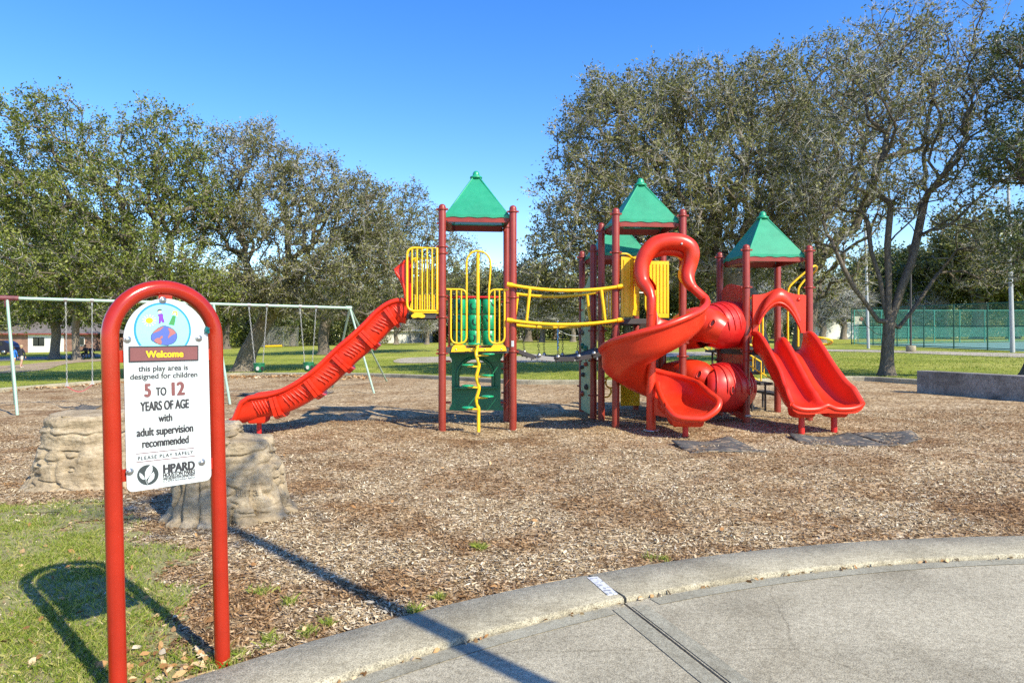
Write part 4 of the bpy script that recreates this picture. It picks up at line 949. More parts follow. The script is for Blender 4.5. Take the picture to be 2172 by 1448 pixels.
# --- wave slide: one trough in six moulded sections
near = .16; SC = .44
rim_px = [(868, 640), (852, 637), (838, 638), (820, 645), (797, 662), (771, 689), (745, 713), (719, 735), (694, 759), (670, 782), (645, 801), (620, 817), (596, 829), (570, 837), (545, 841), (527, 844), (516, 851)]
rim = smoothpath([hp(x, y, near) for x, y in rim_px], 4)
SWD = 2*(SC-near)
def slide_frames():
    out = []
    for i, p in enumerate(rim):
        t = (rim[min(i+1, len(rim)-1)]-rim[max(i-1, 0)]).normalized(); n = Vv.cross(t)
        if n.z < 0: n = -n
        out.append((p+Vv*(SC-near), t, n))
    return out
FRM = slide_frames()
W2 = SWD/2
def trough_section(dep=.33, th=.03):
    inn = [(-W2+.035, .0), (-W2+.045, -.10), (-W2+.06, -dep*.62), (-W2+.12, -dep*.88), (-W2+.2, -dep*.94), (0, -dep*.96), (W2-.2, -dep*.94), (W2-.12, -dep*.88), (W2-.06, -dep*.62), (W2-.045, -.10), (W2-.035, 0)]
    r = .042
    rimR = [(W2+r*math.cos(a), r*math.sin(a)) for a in np.linspace(math.pi*.8, -math.pi*.55, 7)]
    rimL = [(-x, y) for x, y in rimR[::-1]]
    out_ = [(W2-.005, -.12), (W2-.015, -dep*.7), (W2-.07, -dep-.02), (W2-.17, -dep-.045), (0, -dep-.05), (-W2+.17, -dep-.045), (-W2+.07, -dep-.02), (-W2+.015, -dep*.7), (-W2+.005, -.12)]
    return inn+rimR+out_+rimL
SEC = trough_section()
m = MB(); rings = []
for i, (p, t, n) in enumerate(FRM):
    f = 1.0
    rings.append([p+Vv*a+n*(b*f) for a, b in SEC])
p, t, n = FRM[-1]; t = -U
for q in range(1, 9):   # the side walls sink into a rounded exit
    f = q/8; g_ = f*f*(3-2*f); P = p+t*(.20*f)-UP*(.03*f)
    rings.append([P+Vv*(a*(1-.10*g_))+UP*((b*(1-g_)+(-.315)*g_) if b > -.33 else b*(1-.03*f)) for a, b in SEC])
m.loft(rings); ws = m.build('wave_slide', 'red', PS)
m = MB(); c0 = p+t*.03; lipc = []
for q in range(0, 9):
    f = q/8; g_ = f*f*(3-2*f); lipc.append(p+t*(.20*f)-UP*(.03*f+.315*g_)-Vv*(W2*(1-.10*g_)))
rt = [x+Vv*2*W2*(1-.10*((i/8)**2*(3-2*i/8))) for i, x in enumerate(lipc)]
fr_ = [lipc[-1].lerp(rt[-1], k_/6)+t*(.07*math.sin(math.pi*k_/6)) for k_ in range(1, 6)]
m.tube(lipc+fr_+rt[::-1], .045, 10); m.build('exit_lip', 'red', ws)
# raised flange rings between the sections and moulded ribs on the side walls
cum = [0]
for a, b in zip(rim, rim[1:]): cum.append(cum[-1]+(b-a).length)
def at_s(s):
    s = max(0, min(cum[-1], s)); i = max(0, np.searchsorted(cum, s)-1); i = min(i, len(rim)-2); f = (s-cum[i])/(cum[i+1]-cum[i]+1e-9)
    return FRM[i][0].lerp(FRM[i+1][0], f), FRM[i][1].lerp(FRM[i+1][1], f).normalized(), FRM[i][2].lerp(FRM[i+1][2], f).normalized()
Lt = cum[-1]; marks = [(.45, .72)[0]+k*.66 for k in range(5)]
marks = [.44, 1.03, 1.63, 2.23, 2.83]
for s in marks:
    m = MB()
    for ds in (-.032, .032):
        rr = []
        for q in (ds-.026, ds+.026):
            p, t, n = at_s(s+q); dep = .33
            o_ = [(W2+.055, -.055), (W2+.05, -dep*.7), (W2+.01, -dep-.05), (W2-.12, -dep-.10), (0, -dep-.11), (-W2+.12, -dep-.10), (-W2-.01, -dep-.05), (-W2-.05, -dep*.7), (-W2-.055, -.055)]
            i_ = [(a*.95, b*.86) for a, b in o_[::-1]]
            rr.append([p+Vv*a+n*b for a, b in o_+i_])
        m.loft(rr, smooth=False)
    m.build('joint_flange', 'red', ws, bevel=.008)
edges = [0]+marks+[Lt]
for k in range(6):
    s0, s1 = edges[k]+(.11 if k else .10), edges[k+1]-(.10 if k < 5 else .12)
    nr = max(5, int((s1-s0)/.062))
    for j in range(nr):
        s = s0+(s1-s0)*(j+.5)/nr
        for sg in (-1, 1):
            p, t, n = at_s(s); m = MB(); q = p+Vv*sg*(W2-.012)
            d = (-n+t*(-.35)).normalized()
            m.tube([q-n*.075, q-n*.075+d*.11+Vv*sg*.012, q-n*.075+d*.235-Vv*sg*.012], [.008, .016, .006], 6); m.build('rib', 'red', ws)
    for sg in (-1, 1):
        m = MB(); m.tube([at_s(s0+(s1-s0)*q/5)[0]+Vv*sg*(W2-.008)-at_s(s0+(s1-s0)*q/5)[2]*.062 for q in range(6)], .012, 6); m.build('moulding', 'red', ws)
# end pedestal and leg
pl, tl_, nl = at_s(Lt-.20); pc = Vector((pl.x, pl.y, pl.z-.36))
m = MB(); m.loft([[pc+U*a*sx+Vv*b*sy+UP*z for a, b in ((-1, -1), (1, -1), (1, 1), (-1, 1))] for sx, sy, z in ((.125, .18, -.09), (.135, .19, -.07), (.16, .21, .03), (.165, .22, .10))], smooth=False)
m.build('slide_pedestal', 'red', PS, bevel=.015)
zb = float(gz(pc.x, pc.y)); m = MB(); m.tube([Vector((pc.x, pc.y, zb-.1)), pc-UP*.08], .040, 14); m.build('slide_leg', 'crimson', PS)

# --- bridge between tower 1 and tower 2
def brail(name, pa, pb, sag, r=.030, over=.0):
    pts = [pa.lerp(pb, t)-UP*(sag*4*t*(1-t)) for t in np.linspace(0, 1, 17)]
    return tubepart(name, pts, r, n=10), pts
A1, A2 = T1(T1.su, -.09, 0), T2(0, -.09, 0); B1, B2 = T1(T1.su, T1.sv, 0), T2(0, T2.sv, 0)
def up(p, z): return Vector((p.x, p.y, z))
top_f, ptf = brail('bridge_rail', up(A1, 2.43)-U*.06, up(A2, 2.40)+U*.06, .085)
low_f, plf = brail('bridge_rail', up(A1, 1.83)-U*.06, up(A2, 1.835)+U*.06, .075)
top_b, ptb = brail('bridge_rail', up(B1, 2.38), up(B2, 2.38), .085)
low_b, plb = brail('bridge_rail', up(B1, 1.79), up(B2, 1.80), .075)
for (P_, Q_, par_, t0, t1) in ((ptf, plf, top_f, 2.9, 2.4), (ptf, plf, top_f, 13.2, 13.8), (ptb, plb, top_b, 1.9, 1.3), (ptb, plb, top_b, 13.6, 14.2)):
    def lerp(P, t): i = int(t); return P[i].lerp(P[min(i+1, 16)], t-i)
    m = MB(); m.tube([lerp(P_, t0), lerp(Q_, t1)], [.030, .024], 10); m.build('rail_strut', 'yellow', par_)
for P_, par_ in ((ptf, top_f), (plf, low_f), (ptb, top_b), (plb, low_b)):
    for i in (0, 16):
        m = MB(); d = (P_[1]-P_[0]).normalized() if i == 0 else (P_[-1]-P_[-2]).normalized(); m.tube([P_[i]-d*.05, P_[i]+d*.05], .040, 12); m.build('rail_socket', 'yellow', par_)
bz = [1.30, 1.21, 1.165, 1.165, 1.165, 1.215, 1.31]; bt = [0, .20, .40, .5, .62, .78, 1.0]
E1, E2 = T1(T1.su+.07, 0, 0), T2(-.07, 0, 0)
nodes = [0.0, .2, .4, .62, .80, 1.0]; zz_ = [1.32, 1.205, 1.175, 1.175, 1.225, 1.33]
bdk = None
for i in range(5):
    a = E1.lerp(E2, nodes[i]+.006); b = E1.lerp(E2, nodes[i+1]-.006); a.z = zz_[i]; b.z = zz_[i+1]; d = (b-a).normalized(); nn = Vv.cross(d); nn = -nn if nn.z < 0 else nn
    m = MB(); c = (a+b)/2+Vv*.58
    m.box(c, ((b-a).length, 1.02, .03), d, Vv, nn)
    for s in (-1, 1): m.box(c+Vv*s*.52-nn*.008, ((b-a).length, .03, .075), d, Vv, nn)
    for q in np.linspace(-.4, .4, 4): m.box(c-Vv*.50+d*(b-a).length*q-nn*.055, (.018, .02, .04), d, Vv, nn)
    m.build('bridge_plank', ('black' if i % 2 == 0 else 'greystep') if i in (1, 2) else 'black', PS, bevel=.006)
def chain(p, q, r, name, mt, parent, link=.045):
    """alternating links of a hanging chain"""
    d = (q-p); L = d.length; d.normalize(); x, y = basis(d); n = max(3, int(L/link)); m = MB()
    for i in range(n):
        c = p+d*(i+.5)*L/n; a = x if i % 2 else y; h = L/n*.62; wd = r*2.0
        m.tube([c-d*h+a*0, c-d*h*.6+a*wd, c+d*h*.6+a*wd, c+d*h, c+d*h*.6-a*wd, c-d*h*.6-a*wd], r*.75, 5, closed=True)
    return m.build(name, mt, parent)
def lerpP(P, t):
    f = t*16; i = min(15, int(f)); return P[i].lerp(P[i+1], f-i)
def deckz(t): return float(np.interp(t, nodes, zz_))
for P_, off_, ts in ((plf, .05, (.24, .44, .66, .82, .96)), (plb, 1.10, (.16, .39, .60, .77))):
    for t in ts:
        a = lerpP(P_, t); e = E1.lerp(E2, t)+Vv*off_; e.z = deckz(t)+.04
        chain(a, e, .007, 'bridge_chain', 'chain', PS); m = MB(); m.lathe(e-UP*.035-Vv*.0, [(.02, 0), (.036, .01), (.040, .03), (.03, .055), (.012, .068)], 12); m.build('chain_anchor', 'steel', PS)

# --- tower 2 and 4 infill
for i, x in enumerate((.30, .48, .66)): pass
# left face of tower 2: vertical bars
g = tubepart('side_rail', rounded([T2(0, .12, 2.38), T2(0, .95, 2.36), T2(0, .95, 1.75), T2(0, .12, 1.72), T2(0, .12, 2.38)], .05), .018)
for b in (.3, .5, .72): tubepart('rail_bar', [T2(0, b, 1.73), T2(0, b, 2.37)], .014, parent=g)
def ribbed_panel(P, a0, a1, z0, z1, slope=0, nr=6, name='ribbed_panel', dirv=U, nrm=-Vv):
    m = MB(); m.prism([P+dirv*a0+UP*z0, P+dirv*a1+UP*z0, P+dirv*a1+UP*(z1+slope), P+dirv*a0+UP*z1], -nrm*.04)
    o = m.build(name, 'yellow', PS, bevel=.008)
    for i in range(nr):
        a = a0+(a1-a0)*(i+.5)/nr; zt = z1+slope*(a-a0)/(a1-a0)-.06
        m = MB(); m.tube([P+dirv*a+UP*(z0+.09)+nrm*.002, P+dirv*a+UP*zt+nrm*.002], .014, 6); m.build('rib', 'yellow', o)
    return o
ribbed_panel(T2(.10, .02, 0), 0, .20, 1.89, 2.92, 0, 2, dirv=U)
ribbed_panel(T2(.30, .04, 0), 0, .62, 1.92, 2.90, .10, 6, dirv=(U*.45+Vv*.9).normalized(), nrm=(U*.9-Vv*.45).normalized())
tubepart('hand_rail', rounded([T2(.03, .0, 2.96), T2(.22, .0, 2.96), T2(.32, .05, 2.86), T2(.5, .4, 2.98)], .08), .018)
ribbed_panel(T2(.86, .98, 0), 0, .40, 1.90, 2.95, .0, 6)
tubepart('hand_rail', rounded([T2(.90, .95, 2.90), T2(.80, .95, 2.88), T2(.80, .95, 2.05), T2(.88, .95, 1.95)], .1), .018)
tubepart('cross_tube', [T2(.52, .9, 2.36), T2(.78, .9, 2.35)], .018, 'steel')
# climbing wall on the left of tower 4
P0 = T4(0, .08, 0); LWL = .90
def cw(b, z): return P0+Vv*b+UP*z
cwp = [(0, .08), (LWL, .08), (LWL, 2.3)]+[(LWL-.02-(LWL-.05)*(.5-.5*math.cos(t*math.pi)) if False else LWL*(1-t), 2.30+.36*math.sin(t*math.pi*.5+.1)+.04*math.sin(t*9)) for t in np.linspace(.05, .97, 14)]+[(0, 2.55)]
hole = [(.24, 1.78), (.66, 1.78), (.68, 2.1)]+[(.46+.22*math.cos(a), 2.15+.2*math.sin(a)) for a in np.linspace(.1, math.pi-.1, 8)]+[(.24, 2.1)]
cwall = panel_with_hole(cwp, hole, lambda b, z: cw(b, z), -U*.035, 'palegreen', 'climbing_wall')
rs = np.random.RandomState(3)
for (b, z, c) in ((.62, 1.36, 'green'), (.28, 1.02, 'brownred'), (.66, .94, 'black'), (.24, .58, 'black'), (.62, .42, 'brownred'), (.55, .80, 'black'), (.30, 1.32, 'green'), (.66, 1.62, 'black')):
    m = MB(); p = cw(b, z)-U*.05; k = []
    for j, (f, d) in enumerate(((1, 0), (1.05, .02), (.75, .05), (.3, .062))):
        k.append([p-U*d+Vv*math.cos(a)*.055*f*(1+.25*math.sin(a*3+b*9))+UP*math.sin(a)*.05*f*(1+.2*math.cos(a*2+z*7)) for a in np.linspace(0, 2*math.pi, 9, endpoint=False)])
    m.loft(k); m.build('climbing_hold', c, cwall)
tubepart('grip_ring', smoothpath([cw(.70, 2.30)-U*.04, cw(.45, 2.34)-U*.14, cw(.35, 2.2)-U*.16, cw(.45, 2.06)-U*.14, cw(.70, 2.08)-U*.04], 4), .018, 'maroon', parent=cwall)
tubepart('support_pole', [cw(.5, 1.80)+U*.35, cw(.5, 2.5)+U*.3], .02)
# yellow snake climber low on the left of tower 2
q0 = AT(1277, 818, 13.0)
sn = [(1276, 806), (1284, 803), (1290, 800), (1296, 794), (1298, 786)]; tubepart('snake_climber', smoothpath([AT(x, y, 13.1) for x, y in sn], 4), .017)
sn = [(1276, 812), (1284, 811), (1286, 804), (1285, 812), (1287, 818), (1292, 822), (1300, 822)]; tubepart('snake_climber', smoothpath([AT(x, y, 13.1) for x, y in sn], 4), .017)
sn = [(1300, 822), (1308, 820), (1314, 816), (1319, 810), (1320, 802)]; tubepart('snake_climber', smoothpath([AT(x, y, 13.1) for x, y in sn], 4), .017)
sn = [(1295, 824), (1296, 832), (1291, 840), (1284, 842), (1276, 841)]; tubepart('snake_climber', smoothpath([AT(x, y, 13.1) for x, y in sn], 4), .017)

# --- spiral slide
SCN = AT(1381, 900, 11.12); CXs, CYs = SCN.x, SCN.y
zb = float(gz(CXs, CYs))
tubepart('spiral_pole', [Vector((CXs, CYs, zb-.1)), Vector((CXs, CYs, 2.06))], .076, 'orange', n=20)
m = MB(); m.lathe(Vector((CXs, CYs, zb-.01)), [(.13, 0), (.13, .022), (.08, .03)], 18); m.build('base_flange', 'steel', PS)
def helix(th):   # th: degrees clockwise from east; floor height and outer radius
    z = np.interp(th, [-60, 0, 90, 180, 270, 360, 380], [1.86, 1.80, 1.30, .93, .64, .42, .38])
    ro = np.interp(th, [-60, 0, 60, 180, 225, 300, 345, 380], [.86, .86, .84, .79, .66, .64, .76, .80])
    wl = np.interp(th, [-60, 0, 20, 90, 180, 270, 360, 380], [.34, .36, .38, .40, .40, .36, .34, .32])
    return float(z), float(ro), float(wl)
def sp_section(ro, wl):
    inn = [(.085, .20), (.11, .09), (.17, .035), (.30, .005), (.46, .02), (ro-.16, .07), (ro-.07, .16), (ro-.02, wl-.06), (ro-.01, wl)]
    rimo = [(ro+.028+.045*math.cos(a), wl+.012+.045*math.sin(a)) for a in np.linspace(math.pi*.9, -math.pi*.45, 8)]
    out_ = [(ro+.015, wl-.08), (ro+.01, .13), (ro-.05, .03), (ro-.15, -.05), (.46, -.10), (.30, -.10), (.15, -.06), (.07, .03)]
    return inn+rimo+out_
ths = list(np.linspace(-8, 368, 110)); rings = []
for th in ths:
    z, ro, wl = helix(th); a = -math.radians(th); er = Vector((math.cos(a), math.sin(a), 0))
    rings.append([Vector((CXs, CYs, z))+er*r+UP*h for r, h in sp_section(ro, wl)])
# run-out straight to the front right
z, ro, wl = helix(368); a = -math.radians(368); er = Vector((math.cos(a), math.sin(a), 0)); tan = Vector((math.sin(a)*-1, math.cos(a)*1, 0)); tan = Vector((-.02, -1, 0)).normalized()
for q in np.linspace(.08, .62, 9):
    c = Vector((CXs, CYs, 0))+tan*q; f = q/.62; sec = sp_section(ro+.06*f, wl*(1-.28*f)); zz = .40-.06*f
    rings.append([c+er*(r+.03*f)+UP*(zz+h+(.05*f*max(0, (.25-abs(r-.45))/.25) if False else 0)) for r, h in sec])
m = MB(); m.loft(rings); spiral = m.build('spiral_slide', 'orange', PS)
# rim tube over the outer edge, round the exit and back up the inner edge
outer = []
for th in np.linspace(2, 368, 90):
    z, ro, wl = helix(th); a = -math.radians(th); outer.append(Vector((CXs+math.cos(a)*(ro+.025), CYs+math.sin(a)*(ro+.025), z+wl+.01)))
c = Vector((CXs, CYs, 0))+tan*.62; f = 1
ex_o = c+er*(ro+.11)+UP*(.34+wl*.72+.0)
exit_ = [Vector((CXs, CYs, 0))+tan*.40+er*(ro+.06)+UP*(.36+wl*.86), ex_o, c+tan*.10+er*(ro+.05)+UP*(.34+.12), c+tan*.16+er*(ro-.14)+UP*.34, c+tan*.17+er*.50+UP*.325, c+tan*.14+er*.25+UP*.345, c+tan*.02+er*.155+UP*(.43), c-tan*.22+er*.11+UP*.56, c-tan*.48+er*.095+UP*.70, c-tan*.60+er*.10+UP*.80]
m = MB(); m.tube(outer+smoothpath(exit_, 5), .052, 12); m.build('slide_rim', 'orange', spiral)
m = MB(); lip = [[c+er*r+UP*(.34+h) for r, h in ((.17, .03), (.35, .005), (.55, .005), (ro+.02, .07))], [c+tan*.15+er*r+UP*(.33+h) for r, h in ((.22, .01), (.37, .0), (.55, .0), (ro-.02, .03))]]
m.loft(lip, False, False, True); m.build('exit_lip', 'orange', spiral)
e = Vector((CXs, CYs, 0))+tan*.42+er*.45; zb = float(gz(e.x, e.y))
m = MB(); m.loft([[e+er*a*sx+tan*b*sy+UP*z for a, b in ((-1, -1), (1, -1), (1, 1), (-1, 1))] for sx, sy, z in ((.20, .15, .17), (.23, .18, .19), (.25, .20, .30))], smooth=False); m.build('slide_pedestal', 'orange', PS, bevel=.02)
tubepart('slide_leg', [e+UP*(zb-.1), e+UP*.2], .046, 'crimson', n=16)
# web between chute and pole
m = MB(); m.prism([Vector((CXs, CYs-.03, .62)), Vector((CXs+.26, CYs-.36, .38)), Vector((CXs+.26, CYs-.36, .26)), Vector((CXs, CYs-.03, .30))], Vector((.04, .03, 0))); m.build('chute_web', 'orange', spiral, bevel=.01)
# hood arch over the entry
def hd(x, y, Y=11.30): return AT(x, y, Y)
archp = [(1381, 668, 11.11), (1381.5, 646, 11.11), (1381, 630, 11.13), (1375, 614, 11.21), (1364, 598, 11.3), (1360, 578, 11.34), (1363, 556, 11.36), (1374, 534, 11.36), (1392, 518, 11.36), (1418, 512, 11.36), (1444, 514, 11.36), (1462, 524, 11.36), (1467, 541, 11.36), (1463, 562, 11.36), (1458, 584, 11.32), (1463, 602, 11.26), (1474, 614, 11.22), (1488, 627, 11.17), (1495, 634, 11.13), (1496, 640, 11.06)]
ap = smoothpath([hd(*q) for q in archp], 5)
n_ = len(ap); rad = [.074+.068*math.sin(math.pi*min(1, max(0, (i/n_-.12)/.70)))**.6 if .12 < i/n_ < .82 else .074 for i in range(n_)]
m = MB(); m.tube(ap, rad, 16); hoodo = m.build('entry_hood', 'orange', PS)
# hood shell going back to the deck
inner = ap[8:n_-16]; cen = sum((p for p in inner), Vector())/len(inner)
def shell(dy, sc): return [Vector((cen.x+(p.x-cen.x)*sc, p.y+dy, cen.z+(p.z-cen.z)*sc)) for p in inner]
m = MB(); m.loft([shell(.0, 1.06), shell(.30, 1.0), shell(.32, .76), shell(.02, .70)], False, False, True); m.build('hood_shell', 'orange', hoodo)
fa_ = smoothpath([hd(x, y, 11.40) for x, y in ((1372, 575), (1377, 558), (1390, 547), (1418, 542), (1446, 546), (1457, 560), (1456, 582))], 4)
m = MB(); m.loft([[p+UP*.10 for p in fa_], fa_, [p+Vv*.26+UP*.03 for p in fa_], [p+Vv*.26+UP*.10 for p in fa_]], False, False, True); m.build('hood_liner', 'red', hoodo)
b_ = ap[int(n_*.66)]; m = MB(); m.lathe(Vector((hd(1446, 517, 11.22))), [(.02, 0), (.016, .008), (.004, .012)], 10, axis=(0, -1, 0)); m.build('bolt', 'chainlight', hoodo)

MAT['darkhole'] = mat('painted_tunnel_shade', (.10, .008, .008), .6); MAT['beigehole'] = mat('painted_tunnel_daylight', (.40, .33, .22), .7)  # porthole discs: painted inside shade, and painted daylight showing through
# --- crawl tunnels between tower 2 and tower 3
def tunnel(path, radii, mat1, holes, ribs):
    P = smoothpath(path, 6); Rr = np.interp(np.linspace(0, 1, len(P)), np.linspace(0, 1, len(radii)), radii)
    m = MB(); m.tube(P, list(Rr), 28, caps=False)
    m.tube(P[::-1], [r-.025 for r in Rr[::-1]], 28, caps=False)
    o = m.build('crawl_tunnel', mat1, PS)
    k = len(P)
    for t0, t1, n in ribs:
        for i in range(n):
            q = int((t0+(t1-t0)*i/max(1, n-1))*(k-1)); q = min(max(q, 1), k-2); d = (P[q+1]-P[q-1]).normalized(); x, y = basis(d); r = Rr[q]
            uu = (UP-d*UP.dot(d)).normalized(); ss = d.cross(uu); pts = [P[q]+(uu*math.cos(a)+ss*math.sin(a))*(r+.001) for a in np.linspace(-1.75, 1.75, 22)]
            rm = MB(); rm.tube(pts, [.006]+[.020]*20+[.006], 6); rm.build('rib', mat1, o)
    for t, ang, el in holes:
        q = int(t*(k-1)); q = min(max(q, 1), k-2); d = (P[q+1]-P[q-1]).normalized()
        dirv = Vector((math.sin(ang)*math.cos(el), -math.cos(ang)*math.cos(el), math.sin(el))); dirv = (dirv-d*dirv.dot(d)).normalized(); r = Rr[q]; s2 = d.cross(dirv); c = P[q]+dirv*(r+.002)
        a1 = d*.034; a2 = s2*.062
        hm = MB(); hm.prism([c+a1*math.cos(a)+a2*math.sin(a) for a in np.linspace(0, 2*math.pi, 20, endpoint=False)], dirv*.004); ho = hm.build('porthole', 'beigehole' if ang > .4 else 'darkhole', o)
        rm = MB(); rm.tube([c+a1*1.15*math.cos(a)+a2*1.1*math.sin(a)+dirv*.004 for a in np.linspace(0, 2*math.pi, 20, endpoint=False)], .012, 6, closed=True); rm.build('porthole_rim', mat1, o)
    return o
xl = lambda x, y, Y: AT(x, y, Y)
tunnel([xl(1556, 690, 12.52), xl(1538, 690, 12.25), xl(1515, 693, 12.1), xl(1490, 700, 12.05)], [.41, .42, .40, .30], 'crimson', [(.30, .45, -.05)], [(.04, .80, 8)])  # crimson elbow carries shade in its colour, orange sleeve the lit tone
tunnel([xl(1534, 704, 11.78), xl(1512, 694, 11.86), xl(1490, 688, 11.98), xl(1470, 690, 12.2), xl(1455, 700, 12.45)], [.24, .30, .31, .31, .33], 'orange', [(.22, -.1, .12), (.55, -.35, .2)], [])
tunnel([xl(1488, 714, 12.15), xl(1470, 716, 12.3), xl(1450, 718, 12.5)], [.20, .21, .21], 'orange', [], [(.05, .95, 6)])
tunnel([xl(1557, 822, 12.52), xl(1538, 822, 12.2), xl(1515, 822, 12.05), xl(1492, 820, 12.05)], [.42, .44, .41, .30], 'crimson', [(.32, .45, -.05), (.62, .1, 0)], [(.04, .80, 8)])
tunnel([xl(1505, 806, 11.80), xl(1488, 800, 11.9), xl(1466, 796, 12.05), xl(1445, 796, 12.3), xl(1425, 798, 12.6)], [.20, .27, .29, .28, .27], 'orange', [(.20, -.1, .1)], [])

# --- tower 3 left face: two crimson panels with tunnel rings
def lp3(b, z): return T3(.0, b, z)
def wavytop(b0, b1, z, n=14, amp=.03): return [(b0+(b1-b0)*t, z+amp*math.sin(t*7)+.10*math.sin(t*math.pi)) for t in np.linspace(0, 1, n)]
up_o = [(.10, 1.32), (1.05, 1.32)]+wavytop(1.05, .10, 2.42)
m = MB(); m.prism([lp3(b, z) for b, z in up_o], U*.04); m.build('tunnel_panel', 'crimson', PS, bevel=.01)
m = MB(); m.prism([lp3(b, z) for b, z in ((.10, .07), (1.05, .16), (1.05, 1.30), (.10, 1.30))], U*.04); lowp = m.build('tunnel_panel', 'crimson', PS, bevel=.01)
for z in (1.66, .62):
    for a in np.linspace(0, 2*math.pi, 8, endpoint=False):
        p = lp3(.56, z)+Vv*.47*math.cos(a)+UP*.47*math.sin(a)-U*.002; m = MB(); m.lathe(p, [(.014, 0), (.012, .006), (.003, .01)], 8, axis=-U); m.build('bolt', 'steel', lowp if z < 1 else PS)
m = MB(); p = T3(.0, 0, .17)-Vv*.07; m.tube([p-U*.05, p+U*.05], .022, 8); m.build('cloth_tie', 'chainlight', PS)

# --- tower 3 front hood of the double slide
def h3(x, y, d=0): return AT(x, y, 11.93-d)
o_ = [(1597, 707), (1597, 626)]+[(1600+110*t, 625-14*math.exp(-((t-.48)/.20)**2)) for t in np.linspace(.03, .97, 17)]+[(1710, 626), (1709, 706), (1700, 706)]
hole_ = [(1603+96*t, 706-(81-25)*math.sin(math.pi*min(1, max(0, t)))**.75) for t in np.linspace(.0, 1, 21)]
full = [(1597, 707), (1597, 625)]+[(1598+112*t, 625-13*math.exp(-((t-.48)/.2)**2)) for t in np.linspace(.06, .94, 15)]+[(1710, 626), (1709, 706), (1700, 706)]+[(1699-93*t, 703-54*math.sin(math.pi*t)**.7) for t in np.linspace(.03, .97, 19)]+[(1605, 707)]
m = MB(); m.prism([h3(x, y) for x, y in full], Vv*.05); hd3 = m.build('slide_hood', 'orange', PS)
ang = np.linspace(.05, .95, 25)
r0 = [h3(1698-92*t, 703-54*math.sin(math.pi*t)**.7, .0) for t in ang]; r1 = [h3(1698-93*t, 704-62*math.sin(math.pi*t)**.7, .16) for t in ang]; r2 = [h3(1704-102*t, 702-91*math.sin(math.pi*t)**.75, .10) for t in ang]; r3 = [h3(1705-104*t, 702-90*math.sin(math.pi*t)**.8, -.02) for t in ang]
m = MB(); m.loft([r0, r1, r2, r3], False, False, True); m.build('hood_arch', 'orange', hd3)
m = MB(); m.tube(r1, .022, 8); m.build('hood_rim', 'orange', hd3)
m = MB(); m.lathe(h3(1694, 635, .0), [(.034, 0), (.030, .012), (.008, .024)], 14, axis=-Vv); m.build('boss', 'orange', hd3)

# --- double slide
DC = T3(T3.su/2+.02, -.02, 0)
dz = [1.31, 1.30, 1.24, 1.09, .93, .78, .63, .54, .49, .465, .45]; dd = [0, .10, .24, .42, .60, .78, .96, 1.10, 1.24, 1.38, 1.52]
def dsec(f, d):
    wd = .485+.085*sstep(.75, 1.5, d); rise = np.interp(d, [0, .15, .5, 1.0, 1.3, 1.52], [.30, .34, .33, .32, .26, .07]); mid = np.interp(d, [0, .12, .3, .9, 1.15, 1.35, 1.52], [.20, .24, .20, .16, .14, .05, .015])
    inn = [(-wd+.05, rise), (-wd+.06, rise*.55), (-wd+.09, .05), (-wd+.14, .0), (-.25, -.012), (-.11, .0), (-.075, mid*.6), (-.05, mid), (-.02, mid+.025), (.02, mid+.025), (.05, mid), (.075, mid*.6), (.11, 0), (.25, -.012), (wd-.14, 0), (wd-.09, .05), (wd-.06, rise*.55), (wd-.05, rise)]
    rr = .04; R_ = [(wd+rr*math.cos(a)*1.1, rise+rr*math.sin(a)) for a in np.linspace(math.pi*.85, -math.pi*.5, 6)]; L_ = [(-x, y) for x, y in R_[::-1]]
    out_ = [(wd+.02, rise*.4), (wd-.02, -.03), (wd-.10, -.075), (.3, -.09), (0, -.07), (-.3, -.09), (-wd+.10, -.075), (-wd+.02, -.03), (-wd-.02, rise*.4)]
    return inn+R_+out_+L_
ds_ = np.linspace(0, 1.52, 46); zi = np.interp(ds_, dd, dz)
zi = np.convolve(np.pad(zi, 3, mode='edge'), np.ones(7)/7, mode='valid'); rings = []
for d, z in zip(ds_, zi):
    sl = np.interp(d, [0, .2, .5, .9, 1.2, 1.52], [0, .35, .6, .6, .25, .05]); 
    rings.append([DC-Vv*(d+h*sl*.5)+U*a+UP*(z+h*(1-.12*sl)) for a, h in dsec(0, d)])
m = MB(); m.loft(rings); dsl = m.build('double_slide', 'red', PS)
pts = [DC-Vv*(1.50)+U*a+UP*z for a, z in ((-.58, .52), (-.53, .48), (-.42, .445), (-.28, .435), (-.14, .445), (-.05, .48), (.0, .495), (.05, .48), (.14, .445), (.28, .435), (.42, .445), (.53, .48), (.58, .52))]
m = MB(); m.tube(smoothpath(pts, 4), .042, 10); m.build('exit_lip', 'red', dsl)
for s in (-1, 1):
    for q in range(6):
        a = s*.28+(q-2.5)*.055; m = MB(); m.tube([DC-Vv*1.36+U*(a-.01)+UP*.462, DC-Vv*1.46+U*(a+.012)+UP*.455], .011, 6); m.build('exit_rib', 'red', dsl)
for s in (-1, 1):
    e = DC-Vv*1.24+U*s*.27; zb = float(gz(e.x, e.y)); m = MB()
    m.loft([[e+U*a*sx+Vv*b*sy+UP*z for a, b in ((-1, -1), (1, -1), (1, 1), (-1, 1))] for sx, sy, z in ((.13, .10, .29), (.155, .13, .31), (.17, .15, .42))], smooth=False); m.build('slide_pedestal', 'red', PS, bevel=.02)
    tubepart('slide_leg', [e+UP*(zb-.1), e+UP*.31], .047, 'crimson', n=16)

